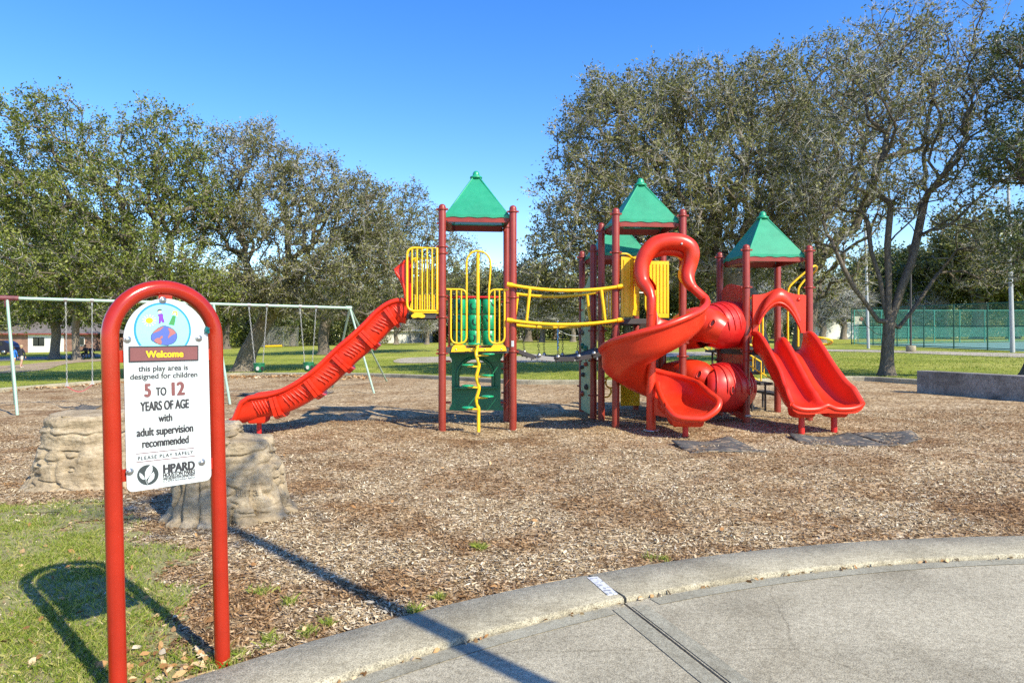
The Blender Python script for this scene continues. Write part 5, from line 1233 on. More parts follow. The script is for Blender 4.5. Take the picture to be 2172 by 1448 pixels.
# --- stairs behind tower 3 with yellow rails, and tall loop rails
S0 = T3(.05, T3.sv+.10, 0)
for i in range(5):
    z = 1.25-.21*i; c = S0+U*(.16+.27*i)+Vv*.45; m = MB(); m.box(c+UP*z, (.26, .80, .05), U, Vv, UP)
    st = m.build('stair_tread', 'perfblack' if False else 'black', PS, bevel=.004)
    for s in (-1, 1): tubepart('tread_leg', [c+Vv*s*.33+UP*(z-.02), c+Vv*s*.33+UP*(float(gz(c.x, c.y))-.05)], .02, 'black', parent=st)
for b in (.02, .88):
    A, B = S0+Vv*b+UP*1.75, S0+Vv*b+U*1.25+UP*1.02; r_ = tubepart('stair_rail', [A-U*.05, A, B, B-UP*.45], .018)
    tubepart('rail_bar', [A-UP*.42, B-UP*.42], .014, parent=r_)
    for t in np.linspace(0, 1, 8): p = A.lerp(B, t); tubepart('rail_bar', [p, p-UP*.42], .012, parent=r_)
g = bar_panel(T3, .02, .34, T3.sv, 1.38, 2.15, 3, 'back_barrier'); g = bar_panel(T3, .52, .86, T3.sv, 1.38, 2.30, 4, 'back_barrier')
def r3p(x, y, Y=13.2): return AT(x, y, Y)
tubepart('loop_rail', smoothpath([r3p(1671, 735), r3p(1671, 680), r3p(1671, 625), r3p(1674, 610), r3p(1682, 600), r3p(1700, 584), r3p(1716, 571), r3p(1727, 564, 13.3), r3p(1732, 566, 13.5), r3p(1731, 573, 13.7), r3p(1724, 580, 13.8)], 4), .020)
tubepart('loop_rail', smoothpath([r3p(1693, 735), r3p(1693, 680), r3p(1693, 625), r3p(1694, 612), r3p(1700, 602), r3p(1710, 591), r3p(1722, 582)], 4), .020)
tubepart('ring_rail', smoothpath([r3p(1722, 713, 13.0), r3p(1740, 716, 12.9), r3p(1757, 719, 12.9), r3p(1765, 724, 13.1), r3p(1760, 729, 13.4), r3p(1748, 730, 13.5), r3p(1735, 728, 13.5)], 4), .022)
# white maintenance sticker on the front right post of tower 1
st = MB(); p = T1(T1.su, 0, 1.435); st.prism([p+Vector((math.sin(a)*.0655, -math.cos(a)*.0655, z)) for a, z in ((-.45, -.05), (-.1, -.05), (.25, -.05), (.25, .05), (-.1, .05), (-.45, .05))], Vector((0, -.002, 0))); st.build('sticker', 'white', PS)
# ================================================================== WELCOME SIGN
Pr = Vector((-1.412, 3.33, 0)); Pl = Vector((-1.730, 3.00, 0)); mid = (Pl+Pr)/2
zt = 1.583
SG = thing('welcome_sign', Vector((mid.x, mid.y, float(gz(mid.x, mid.y)))), 'red arched tube sign with white welcome panel standing beside the pavement', 'sign')
sd_ = (Pr-Pl); SW = sd_.length; sd_.normalize(); sn_ = Vector((sd_.y, -sd_.x, 0))   # sd_: along the sign, sn_: towards the viewer
tilt = math.radians(1.35)
def SP(a, z, n=0):
    """a: along the sign from its middle, z: height, n: out of the face; the whole sign leans a little to the left"""
    p = mid+sd_*a+UP*z+sn_*n; lean = -math.tan(tilt)*(z-.0); return p+Vector((lean, 0, 0))
hw = SW/2
pts = [SP(-hw, -.12), SP(-hw, .5), SP(-hw, 1.1), SP(-hw, zt)]+[SP(-hw*math.cos(a), zt+hw*math.sin(a)) for a in np.linspace(.12, math.pi-.12, 22)]+[SP(hw, zt), SP(hw, 1.1), SP(hw, .5), SP(hw, -.12)]
m = MB(); m.tube(pts, .036, 24); m.build('sign_frame', 'signred', SG)
# plate: arched top, rounded lower corners
pw = hw-.045; z0p, z1p = .90, zt-.0
def plate_outline():
    o = []; r = .028
    for a in np.linspace(math.pi, 1.5*math.pi, 6): o.append((-pw+r+r*math.cos(a), z0p+r+r*math.sin(a)))
    for a in np.linspace(1.5*math.pi, 2*math.pi, 6): o.append((pw-r+r*math.cos(a), z0p+r+r*math.sin(a)))
    for a in np.linspace(0, math.pi, 25): o.append((pw*math.cos(a), z1p-.015+(pw+.010)*math.sin(a)))
    return o
NF = .030
m = MB(); m.prism([SP(a, z, NF) for a, z in plate_outline()][::-1], -sn_*.006); plate_o = m.build('sign_panel', 'white', SG, bevel=.0015)
def flat(poly, name, mt, lift):
    m = MB(); m.add([SP(a, z, NF+lift) for a, z in poly], [tuple(range(len(poly)))], False)
    return m.build(name, mt, SG)
def pm(name, c, rough=.45): MAT[name] = mat(name, c, rough, var=.06, vscale=6); return name
pm('ink_black', (.030, .028, .032)); pm('ink_brown', (.19, .065, .062)); pm('ink_blue', (.02, .25, .66)); pm('ink_aqua', (.27, .76, .76)); pm('ink_globe', (.075, .12, .40)); pm('ink_land', (.36, .13, .125)); pm('ink_orange', (.92, .42, .01)); pm('ink_yellow', (.95, .50, .01)); pm('ink_purple', (.19, .04, .55)); pm('ink_green', (.05, .25, .07)); pm('ink_skin', (.72, .5, .42)); pm('ink_dark', (.035, .045, .045)); pm('ink_maroonline', (.16, .04, .045))
# photo position -> plate coordinates (plane through the plate)
PN = sn_
def px2s(x, y):
    ray = Vector(((x-CX)/F, 1, -(y-CY)/F)); O = Vector((0, 0, H))
    P0 = SP(0, 1.2, NF); nn = (SP(1, 1.2)-SP(0, 1.2)).cross(SP(0, 2.2)-SP(0, 1.2)).normalized()
    t = (P0-O).dot(nn)/ray.dot(nn); P = O+ray*t; z = P.z; q = P-mid-sn_*NF-Vector((-math.tan(tilt)*z, 0, 0)); return q.dot(sd_), z
def poly_px(pts, name, mt, lift): return flat([px2s(*p) for p in pts], name, mt, lift)
# emblem: blue ring, aqua disc, globe, two children, sun (traced off the panel's own print)
cz = px2s(346, 703); Rr_ = .128
cz = (px2s(346, 700)[0], px2s(346, 700)[1])
def disc(r, lift, name, mt, clipz):
    o = [(cz[0]+r*math.cos(a), cz[1]+r*1.02*math.sin(a)) for a in np.linspace(0, 2*math.pi, 64, endpoint=False)]
    o = [p for p in o if p[1] > clipz]; flat(o, name, mt, lift)
zc = px2s(346, 735)[1]
Rb = (px2s(407, 700)[0]-px2s(285.5, 700)[0])/2
disc(Rb, .0006, 'emblem_ring', 'ink_blue', zc); disc(Rb*.925, .0012, 'emblem_disc', 'ink_aqua', zc)
S1 = 180/1075
def E(x, y): return (260+x*S1, 630+y*150/896)   # from the enlarged crop of the emblem to photo pixels
globe = [(352, 520), (358, 480), (385, 440), (440, 390), (500, 362), (540, 360), (600, 378), (650, 410), (685, 455), (694, 500), (680, 550), (640, 590), (590, 606), (570, 614), (530, 610), (470, 606), (410, 580), (365, 552)]
poly_px([E(*p) for p in globe], 'globe_outline', 'ink_black', .0018)
gc = (525, 488); poly_px([E(gc[0]+(x-gc[0])*.965, gc[1]+(y-gc[1])*.955) for x, y in globe], 'globe', 'ink_globe', .0024)
poly_px([E(*p) for p in [(375, 462), (395, 436), (440, 395), (505, 372), (518, 376), (490, 405), (470, 425), (420, 445)]], 'globe_land', 'ink_land', .0030)
poly_px([E(*p) for p in [(570, 392), (610, 395), (650, 420), (674, 455), (650, 470), (620, 485), (595, 505), (582, 522), (572, 515), (575, 495), (590, 470), (592, 445), (580, 415)]], 'globe_land', 'ink_land', .0030)
poly_px([E(*p) for p in [(395, 555), (410, 530), (440, 515), (465, 518), (480, 495), (500, 488), (510, 505), (500, 520), (480, 530), (492, 555), (495, 580), (480, 600), (440, 590)]], 'globe_land', 'ink_land', .0030)
poly_px([E(337+48*math.cos(a), 296+38*math.sin(a)) for a in np.linspace(0, 6.283, 20, endpoint=False)], 'drawn_sun', 'ink_yellow', .0018)
for i in range(13):
    a = i*6.283/13; c, s = math.cos(a), math.sin(a)
    poly_px([E(337+60*c-3*s, 296+50*s+3*c), E(337+90*c-3*s, 296+78*s+3*c), E(337+90*c+3*s, 296+78*s-3*c), E(337+60*c+3*s, 296+50*s-3*c)], 'sun_ray', 'ink_orange', .0018)
poly_px([E(*p) for p in [(448, 215), (500, 205), (515, 225), (512, 250), (533, 320), (500, 325), (488, 300), (480, 335), (452, 340), (458, 245), (443, 238)]], 'drawn_child', 'ink_purple', .0018)
poly_px([E(467+24*math.cos(a), 183+20*math.sin(a)) for a in np.linspace(0, 6.283, 14, endpoint=False)], 'drawn_face', 'ink_skin', .0020)
poly_px([E(*p) for p in [(435, 192), (440, 162), (470, 150), (494, 158), (498, 172), (470, 168), (448, 176)]], 'drawn_hair', 'ink_black', .0026)
poly_px([E(*p) for p in [(632, 232), (675, 240), (655, 358), (578, 350)]], 'drawn_child', 'ink_green', .0018)
poly_px([E(*p) for p in [(622, 222), (640, 178), (670, 174), (696, 192), (694, 250), (676, 228), (640, 215)]], 'drawn_hair', 'ink_yellow', .0018)
poly_px([E(660+20*math.cos(a), 210+20*math.sin(a)) for a in np.linspace(0, 6.283, 14, endpoint=False)], 'drawn_face', 'ink_skin', .0024)
# banner and lettering
S2 = lambda x, y: px2s(x, y)
poly_px([(272, 734.5), (420.5, 732), (420.5, 764.5), (272.5, 768.5)], 'banner_border', 'ink_black', .0034)
poly_px([(275.3, 737.5), (418, 735), (418, 762), (275.5, 765.5)], 'banner', 'ink_brown', .0040)
def text_px(body, x0, x1, y, hpx, mt, name='lettering', bold=.0, lift=.0015, space=1, capratio=.70):
    """one line of print: its two ends, middle height and cap height as they stand on the panel; bold widens the strokes by striking the line several times"""
    a0, z0 = px2s(x0, y); a1, z1 = px2s(x1, y); hz = px2s((x0+x1)/2, y-hpx/2)[1]-px2s((x0+x1)/2, y+hpx/2)[1]; size = hz/capratio
    c = bpy.data.curves.new('t', 'FONT'); c.body = body; c.size = size; c.space_character = space
    o = bpy.data.objects.new('t', c); COL.objects.link(o); dg = bpy.context.evaluated_depsgraph_get(); dg.update(); me = bpy.data.meshes.new_from_object(o.evaluated_get(dg)); bpy.data.objects.remove(o); bpy.data.curves.remove(c)
    co = [v.co.copy() for v in me.vertices]; fs = [tuple(p.vertices) for p in me.polygons]; bpy.data.meshes.remove(me)
    xs_ = [v.x for v in co]; X0, X1 = min(xs_), max(xs_); cz_ = px2s((x0+x1)/2, y)[1]; b_ = bold*size; k = (a1-a0-2*b_)/(X1-X0); m = MB()
    st = [(0, 0)] if bold == 0 else [(dx*b_, dy*b_*.7) for dx, dy in ((-1, 0), (-.5, .8), (-.5, -.8), (0, 0), (.5, .8), (.5, -.8), (1, 0))]
    for i_, (dx, dy) in enumerate(st): m.add([SP(a0+b_+dx+(v.x-X0)*k, cz_+v.y+dy-size*capratio/2, NF+lift+.00006*i_) for v in co], fs)
    return m.build(name, mt, SG)
text_px('Welcome', 306.8, 389.5, 750.2, 14.5, 'ink_dark', bold=.075, lift=.0046); text_px('Welcome', 308, 388.3, 750.2, 14, 'ink_yellow', bold=.045, lift=.0054)
text_px('this play area is', 293, 398.5, 780, 11.5, 'ink_black', bold=.022)
text_px('designed for children', 275.5, 418.5, 796, 11.5, 'ink_black', bold=.022)
text_px('5', 305.5, 320.5, 827, 27, 'ink_brown', bold=.05); text_px('TO', 330, 353, 829.5, 17, 'ink_black', bold=.032); text_px('12', 363.5, 392, 823.5, 27, 'ink_brown', bold=.05)
text_px('YEARS OF AGE', 297, 401, 858.5, 19, 'ink_black', bold=.032)
text_px('with', 335.5, 365.5, 885, 16, 'ink_black', bold=.032)
text_px('adult supervision', 289, 410, 911.5, 17, 'ink_black', bold=.032)
text_px('recommended', 301, 400.5, 935.5, 17, 'ink_black', bold=.032)
text_px('PLEASE PLAY SAFELY', 292, 410, 965, 7.2, 'ink_black', bold=.02, space=1.25)
for (x0, y0, x1, y1) in ((288.5, 961.5, 412.5, 948.5), (289, 979.5, 413.5, 965.5)): poly_px([(x0, y0), (x1, y1), (x1, y1+1.3), (x0, y0+1.3)], 'print_line', 'ink_maroonline', .0012)
text_px('HPARD', 345.5, 413.5, 989.5, 17.5, 'ink_black', bold=.05); text_px('HOUSTON PARKS', 345.5, 414, 1002.8, 8.2, 'ink_black', bold=.032)
text_px('AND RECREATION DEPARTMENT', 345.5, 414, 1010.2, 5.2, 'ink_black', bold=.022); text_px('A CAPRA Accredited Agency', 345.5, 414, 1015.6, 4.2, 'ink_black')
lc = (313.5, 1006.5)
poly_px([(lc[0]+22.8*math.cos(a), lc[1]+21.4*math.sin(a)-1.5*math.cos(a)) for a in np.linspace(0, 6.283, 36, endpoint=False)], 'logo_disc', 'ink_dark', .0012)
L_ = lambda x, y: (250+x*200/1344, 930+y*120/806)
poly_px([L_(*p) for p in [(472, 355), (492, 400), (492, 450), (470, 500), (425, 560), (395, 590), (385, 545), (385, 480), (410, 425), (450, 385)]], 'logo_leaf', 'white', .0018)
poly_px([L_(*p) for p in [(308, 482), (345, 505), (375, 545), (382, 580), (355, 580), (325, 560), (305, 525)]], 'logo_leaf', 'white', .0018)
poly_px([L_(*p) for p in [(508, 468), (522, 510), (515, 560), (480, 600), (430, 630), (420, 610), (440, 560), (475, 500)]], 'logo_leaf', 'white', .0018)
poly_px([L_(*p) for p in [(398, 560), (404, 560), (404, 610), (430, 655), (412, 640), (396, 600)]], 'logo_stem', 'white', .0021)
# carriage bolts, brackets, teal wad stuck to the tube
for (x, y) in ((345, 636.5), (270, 720), (421.5, 717.5), (275, 1000), (428, 980)):
    a, z = px2s(x, y); m = MB(); p = SP(a, z, NF)
    m.lathe(p, [(.0150, 0), (.0165, .001), (.0165, .002), (.0125, .0035)], 16, axis=sn_); m.lathe(p+sn_*.002, [(.0122, 0), (.0105, .004), (.007, .0068), (.001, .008)], 14, axis=sn_); m.build('bolt', 'steel', SG)
for a, z in ((-hw+.02, 1.50), (hw-.02, 1.50), (-hw+.02, .975), (hw-.02, .975)):
    m = MB(); m.box(SP(a*.91, z, .012), (.045, .010, .055), sd_, sn_, UP); m.build('bracket', 'signred', SG, bevel=.002)
m = MB(); m.box(SP(0, zt+hw-.055, .010), (.06, .014, .085), sd_, sn_, UP); m.build('bracket', 'signred', SG, bevel=.002)
MAT['teal'] = mat('teal_foil', (.01, .14, .14), .25, .3, var=.5, vscale=60)
wp = SP(*px2s(437.5, 700), NF+.012); rs = np.random.RandomState(2)
bm = bmesh.new(); bmesh.ops.create_icosphere(bm, subdivisions=2, radius=.018)
for v in bm.verts: v.co = Vector((v.co.x*.7, v.co.y*.7, v.co.z))*(1+rs.uniform(-.3, .3))
m = MB(); bm.verts.index_update(); m.add([v.co+wp for v in bm.verts], [tuple(v.index for v in f.verts) for f in bm.faces]); bm.free()
o = m.build('foil_wad', 'teal'); o['label'] = 'crumpled teal foil wad stuck to the right side of the sign tube'; o['category'] = 'foil wad'

# ================================================================== CLIMBING ROCKS
def rock(name, c, prof, dirw, label, seed, FL=1.0):
    """prof: list of (height, half width left, half width right, half depth); sculpted strata with ledges and flutes"""
    nz, na = 110, 190; Hh = prof[-1][0]; zz = np.linspace(0, 1, nz); th = np.arange(na)*2*math.pi/na
    hs = [p[0] for p in prof]; V = np.zeros((nz, na, 3))
    for i, t in enumerate(zz):
        z = Hh*t; l = np.interp(z, hs, [p[1] for p in prof]); r = np.interp(z, hs, [p[2] for p in prof]); d = np.interp(z, hs, [p[3] for p in prof])
        cx_, sx_ = np.cos(th), np.sin(th); e = 2.7
        rx = np.where(cx_ < 0, l, r); den = (np.abs(cx_)**e+np.abs(sx_)**e)**(1/e)
        V[i, :, 0] = cx_/den*rx; V[i, :, 1] = sx_/den*d; V[i, :, 2] = z
    P = V.copy(); s = np.array([seed*3.1, seed*1.7, seed*2.3])
    big = fbm(P*np.array([3.2, 3.2, 2.0])+s, 4)-.47
    strata = fbm(np.stack([P[..., 0]*1.2, P[..., 1]*1.2, P[..., 2]*15+big*4], -1)+s, 3)-.47
    ledge = np.abs((P[..., 2]*5.2+big*1.3) % 1-.5)*2; ledge = np.clip((ledge-.80)/.2, 0, 1)
    flute = np.abs(fbm(np.stack([P[..., 0]*6, P[..., 1]*6, P[..., 2]*.8], -1)+s, 3)-.47); fl = np.clip(.055-flute, 0, .055)*2.2*np.clip(1-P[..., 2]/(Hh*.55), 0, 1)
    fine = fbm(P*22+s, 3)-.47
    upz = np.clip((P[..., 2]-.42*Hh)/(.2*Hh), 0, 1)
    crack = np.clip(.03-np.abs(fbm(np.stack([P[..., 0]*2.2, P[..., 1]*2.2, P[..., 2]*6], -1)+s+4, 3)-.47), 0, .03)
    disp = big*.11+strata*.055*(.2+.8*upz)-ledge*.035*upz*np.clip(.4+big*4, 0, 1.4)-fl*1.0*FL-crack*1.1+fine*.016
    nr = V.copy(); nr[..., 2] = 0; nr /= (np.linalg.norm(nr, axis=-1, keepdims=True)+1e-6)
    V += nr*disp[..., None]; V[..., 2] += (fine*.012+big*.06)*np.clip(zz*3, 0, 1)[:, None]
    V[0, :, 2] = -.05; V[1, :, 2] = np.minimum(V[1, :, 2], .01)
    # foot skirt
    V[:6] += nr[:6]*(np.linspace(.035, 0, 6)**1)[:, None, None]
    cap = []
    last = V[-1]; cc = last.mean(0)
    for q in (.85, .6, .3, .02):
        R_ = cc+(last-cc)*q; R_[:, 2] = last[:, 2]*q+cc[2]*(1-q)+(fbm(R_*7+s, 3)-.47)*.06+.015*(1-q); cap.append(R_)
    A = np.concatenate([V]+[c_[None] for c_ in cap]); k = len(A)
    ux = Vector(dirw).normalized(); uy = Vector((-ux.y, ux.x, 0))
    W = np.array(c)[None, None]+A[..., :1]*np.array(ux)+A[..., 1:2]*np.array(uy)+A[..., 2:]*np.array((0, 0, 1.))
    j = np.arange(na); Fq = (np.arange(k-1)*na)[:, None, None]+np.stack([j, (j+1) % na, na+(j+1) % na, na+j], -1)[None]
    o = quick(name, W.reshape(-1, 3), Fq.reshape(-1, 4), 'rock', None, smooth=True); o['label'] = label; o['category'] = 'rock'; o['group'] = 'sculpted climbing rocks'
    return o, W
c = GP(184, 1040); c = Vector((c.x*(c.y+.42)/c.y, c.y+.42, c.z))
rock('climbing_rock', c, [(0, .60, .55, .46), (.10, .54, .52, .44), (.29, .46, .49, .41), (.42, .44, .48, .38), (.46, .40, .46, .36), (.60, .41, .46, .36), (.64, .36, .44, .34), (.72, .37, .44, .34), (.76, .33, .40, .31)], (1, .10, 0), 'tan layered climbing rock farther from the camera, behind the sign\'s nearer post', 2, .35)
c = GP(482, 1112); c = Vector((c.x*(c.y+.40)/c.y, c.y+.40, c.z))
rk, RW = rock('climbing_rock', c, [(0, .52, .58, .42), (.06, .49, .55, .41), (.31, .46, .51, .38), (.44, .45, .48, .37), (.47, .42, .41, .35), (.62, .41, .39, .34), (.66, .40, .37, .33), (.685, .37, .14, .28), (.77, .35, .12, .25), (.80, .30, .08, .20)], (1, .22, 0), 'tan fluted climbing rock nearer the camera with raised letters', 5)
dg = bpy.context.evaluated_depsgraph_get(); bv = BVHTree.FromObject(rk, dg)
def onrock(x, y):
    ray = Vector(((x-CX)/F, 1, -(y-CY)/F)).normalized(); hit = bv.ray_cast(Vector((0, 0, H)), ray); return hit[0], ray
tc = bpy.data.curves.new('t', 'FONT'); tc.body = 'una'; tc.size = 30; tc.extrude = 0; tc.space_character = 1.15
to = bpy.data.objects.new('t', tc); COL.objects.link(to); dg = bpy.context.evaluated_depsgraph_get(); dg.update(); me = bpy.data.meshes.new_from_object(to.evaluated_get(dg)); bpy.data.objects.remove(to); bpy.data.curves.remove(tc)
bm = bmesh.new(); bm.from_mesh(me); bmesh.ops.subdivide_edges(bm, edges=bm.edges[:], cuts=2)
ex = bmesh.ops.extrude_face_region(bm, geom=bm.faces[:]); newv = {v for v in ex['geom'] if isinstance(v, bmesh.types.BMVert)}
okk = True
for v in bm.verts:
    x = 500+v.co.x*1.06; y = 1052-v.co.y*.95-(v.co.x)*.06; h_, ray = onrock(x, y)
    if h_ is None: okk = False; break
    v.co = h_-ray*(.010 if v in newv else -.004)
if okk:
    bm.to_mesh(me); me.materials.clear(); o = link('raised_lettering', me, 'rock', rk)
bm.free()

# ================================================================== SWINGS
SWG = thing('swing_set', G(-8.5, 17.5), 'long mint green swing frame with angled tube legs behind the welcome sign', 'swing set')
BL, BR = AT(15, 632, 15.8), AT(742, 653, 20.0); bd = (BR-BL).normalized(); BE = BL-bd*3.0
tubepart('top_beam', [BE, BL, BR], .038, 'mint', 14, parent=SWG)
m = MB(); m.tube([BL-bd*.22, BL+bd*.22], .06, 14); m.tube([BL+UP*.0, BL-UP*.20], .058, 12); m.build('beam_joint', 'swingmaroon', SWG)
m = MB(); m.tube([BR-bd*.12, BR+bd*.05], .058, 14); m.build('beam_joint', 'mint', SWG)
def leg(a, x, y):
    p = GP(x, y); d = (p-a).normalized(); return tubepart('leg', [a, p+d*.12], .030, 'mint', 12, parent=SWG)
leg(BL, 37, 880); leg(BL, 32, 858); leg(BR, 706, 820); leg(BR, 793, 832); leg(BR, 820, 808)
perp = Vector((bd.y, -bd.x, 0)).normalized()
MIDP = BL.lerp(BR, .545); leg(MIDP, 488, 857)
q = G(MIDP.x-perp.x*1.0, MIDP.y-perp.y*1.0); tubepart('leg', [MIDP, q-UP*.1], .035, 'mint', 12, parent=SWG)
for s in (-1, 1): q = G(BE.x+perp.x*s, BE.y+perp.y*s); tubepart('leg', [BE, q-UP*.1], .035, 'mint', 12, parent=SWG)
def onbeam(x):
    best = min(np.linspace(0, 1, 2001), key=lambda t: abs(CX+F*(BL.lerp(BR, t).x/BL.lerp(BR, t).y)-x)); return BL.lerp(BR, best), best
def hanger(x):
    p, _ = onbeam(x); m = MB(); m.tube([p-bd*.035, p+bd*.035], .055, 12); m.box(p-UP*.085, (.03, .03, .08), bd, perp, UP); m.build('hanger', 'steel', SWG); return p-UP*.10
# belt swing
h1, h2 = hanger(139), hanger(195)
a = AT(142, 819, h1.y); b_ = AT(196, 815, h2.y); BS = thing('belt_swing', (a+b_)/2-UP*.1, 'red rubber belt swing hanging on two chains', 'swing')
chain(h1, a, .0065, 'chain', 'chainlight', BS, .06); chain(h2, b_, .0065, 'chain', 'chainlight', BS, .075)
pts = [a.lerp(b_, t)-UP*.15*math.sin(math.pi*t) for t in np.linspace(0, 1, 15)]
m = MB(); m.loft([[p-perp*.07-UP*.006, p+perp*.07-UP*.006, p+perp*.07+UP*.006, p-perp*.07+UP*.006] for p in pts], smooth=False); m.build('seat', 'rubberred', BS)
for p in (a, b_): m = MB(); m.prism([p+UP*.14-bd*.0, p+bd*.045, p-bd*.045], perp*.012); m.build('triangle_ring', 'chainlight', BS)
def bucket(x1, x2, sx1, sx2, sy, label):
    h1, h2 = hanger(x1), hanger(x2); Y = (h1.y+h2.y)/2; a, b = AT(sx1, sy, h1.y), AT(sx2, sy, h2.y); c = (a+b)/2
    t = thing('bucket_swing', c-UP*.2, label, 'swing', 'green bucket swings'); chain(h1, a, .0065, 'chain', 'chainlight', t, .06); chain(h2, b, .0065, 'chain', 'chainlight', t, .06)
    # full bucket: open top, leg holes drawn as discs, thick rim
    W_, D_ = .15, .13; rings = []
    for s, z in ((1.0, 0), (1.0, -.06), (.98, -.13), (.86, -.20), (.55, -.245), (.1, -.25)):
        rings.append([c+bd*math.cos(q)*W_*s+perp*math.sin(q)*D_*s+UP*z for q in np.linspace(0, 2*math.pi, 20, endpoint=False)])
    m = MB(); m.loft(rings, caps=False); inner = [[c+bd*math.cos(q)*W_*s+perp*math.sin(q)*D_*s+UP*z for q in np.linspace(0, 2*math.pi, 20, endpoint=False)] for s, z in ((.08, -.235), (.5, -.225), (.80, -.18), (.9, -.1), (.92, 0), (1, 0))]
    m.loft(inner, caps=False); m.build('bucket', 'rubbergreen', t)
    m = MB(); m.tube([c+bd*math.cos(q)*W_*.97+perp*math.sin(q)*D_*.97 for q in np.linspace(0, 2*math.pi, 24, endpoint=False)], .018, 8, closed=True); m.build('bucket_rim', 'rubbergreen', t)
    for s in (-1, 1):
        hc = c+perp*.125+bd*s*.062-UP*.125; m = MB(); m.prism([hc+bd*math.cos(q)*.045+UP*math.sin(q)*.055 for q in np.linspace(0, 2*math.pi, 14, endpoint=False)], perp*.006); m.build('leg_hole', 'chainlight' if s < 0 else 'joint', t)  # solid discs coloured pale as light coming through, dark as inside shade
    return t
bucket(528, 566, 541, 557.5, 771, 'green bucket swing in full view beside the leaning oak trunk'); bucket(636.5, 670, 646, 662.5, 769, 'green bucket swing half hidden by the red wave slide')

# ================================================================== RUBBER MATS
def rmat(quad, curl, label, name='rubber_mat'):
    P = [GP(*p) for p in quad]; K = 14; V = []
    for i in range(K+1):
        for j in range(K+1):
            s, t = i/K, j/K; p = (P[0]*(1-s)+P[1]*s)*(1-t)+(P[3]*(1-s)+P[2]*s)*t
            lift = sum(cu*max(0, 1-math.hypot(s-cs, t-ct)/.75)**2 for cu, (cs, ct) in zip(curl, ((0, 0), (1, 0), (1, 1), (0, 1))))
            V.append((p.x, p.y, float(bedz(p.x, p.y))+.008+lift*.75+.008*math.sin(s*7+t*5)))
    Q = [(i*(K+1)+j, (i+1)*(K+1)+j, (i+1)*(K+1)+j+1, i*(K+1)+j+1) for i in range(K) for j in range(K)]
    o = quick(name, V, Q, 'mat', smooth=True); sm = o.modifiers.new('thickness', 'SOLIDIFY'); sm.thickness = .010; sm.offset = 0
    o['label'] = label; o['category'] = 'mat'; o['group'] = 'rubber wear mats'; return o
rmat([(1424, 940), (1545, 926), (1632, 956), (1466, 962)], (.07, .06, .0, .0), 'grey rubber mat with curled corners before the spiral slide exit')
rmat([(1672, 922), (1800, 917), (1912, 938), (1706, 938)], (.06, .05, .03, 0), 'grey rubber mat with chips on it below the double slide')
rmat([(1806, 917), (1930, 915), (1958, 928), (1912, 936)], (.03, .02, .0, .0), 'grey half buried rubber mat at the far end of the double slide')
rmat([(492, 918), (533, 909), (545, 920), (520, 926)], (.0, .06, 0, 0), 'dark rubber mat at the foot of the wave slide')
rmat([(130, 868), (172, 858), (216, 860), (200, 869)], (.06, .0, .03, 0), 'dark curled rubber mat below the red belt swing')
rmat([(508, 836), (545, 832), (590, 838), (560, 845)], (.06, .03, 0, 0), 'dark rubber mat between swing frame and wave slide')
rmat([(645, 836), (672, 829), (708, 832), (690, 836)], (.0, .08, .03, 0), 'grey rubber mat under the half hidden bucket swing')

# ================================================================== CONCRETE WALL
A, B = GP(1945, 832), GP(2172, 850); dW = Vector((B.x-A.x, B.y-A.y, 0)).normalized(); B = A+dW*6.5; nW = Vector((-dW.y, dW.x, 0)); nW = nW if nW.y > 0 else -nW
m = MB(); m.prism([Vector((p.x, p.y, float(gz(p.x, p.y))-.15)) for p in (A, B, B+nW*.38, A+nW*.38)], (0, 0, .0001))
m = MB(); K = 12; rings = []
for i in range(K+1):
    p = A.lerp(B, i/K); z0, z1 = float(gz(p.x, p.y))-.2, .69
    rings.append([Vector((p.x, p.y, z0)), Vector((p.x+nW.x*.36, p.y+nW.y*.36, z0)), Vector((p.x+nW.x*.36, p.y+nW.y*.36, z1)), Vector((p.x, p.y, z1))])
m.loft(rings, smooth=False); o = m.build('concrete_wall', 'wallconc', bevel=.02); o['label'] = 'low weathered concrete seat wall at the edge of the bed'; o['category'] = 'wall'

# ================================================================== COURT FENCE, POLES, FAR WALL
MAT['greensteel'] = mat('dark_green_fence_paint', (.012, .085, .06), .4, var=.1)
MAT['greenlight'] = mat('green_fence_paint', (.06, .30, .22), .4, var=.1)
MAT['wiregreen'] = mat_wire('green_chain_link', (.05, .22, .165), 9, .11)
MAT['screen'] = mat_wire('green_windscreen_mesh', (.05, .22, .165), 40, .34)
MAT['wiregrey'] = mat_wire('grey_chain_link', (.40, .40, .38), 9, .14)
def uvquad(name, P, mt, parent, w_, h_):
    off = np.array(WORLD.get(parent.name, (0, 0, 0))); me = bpy.data.meshes.new(name); me.from_pydata([tuple(np.array(p)-off) for p in P], [], [(0, 1, 2, 3)])
    uv = me.uv_layers.new(name='UVMap'); 
    for l, c in zip(uv.data, ((0, 0), (w_, 0), (w_, h_), (0, h_))): l.uv = c
    return link(name, me, mt, parent)
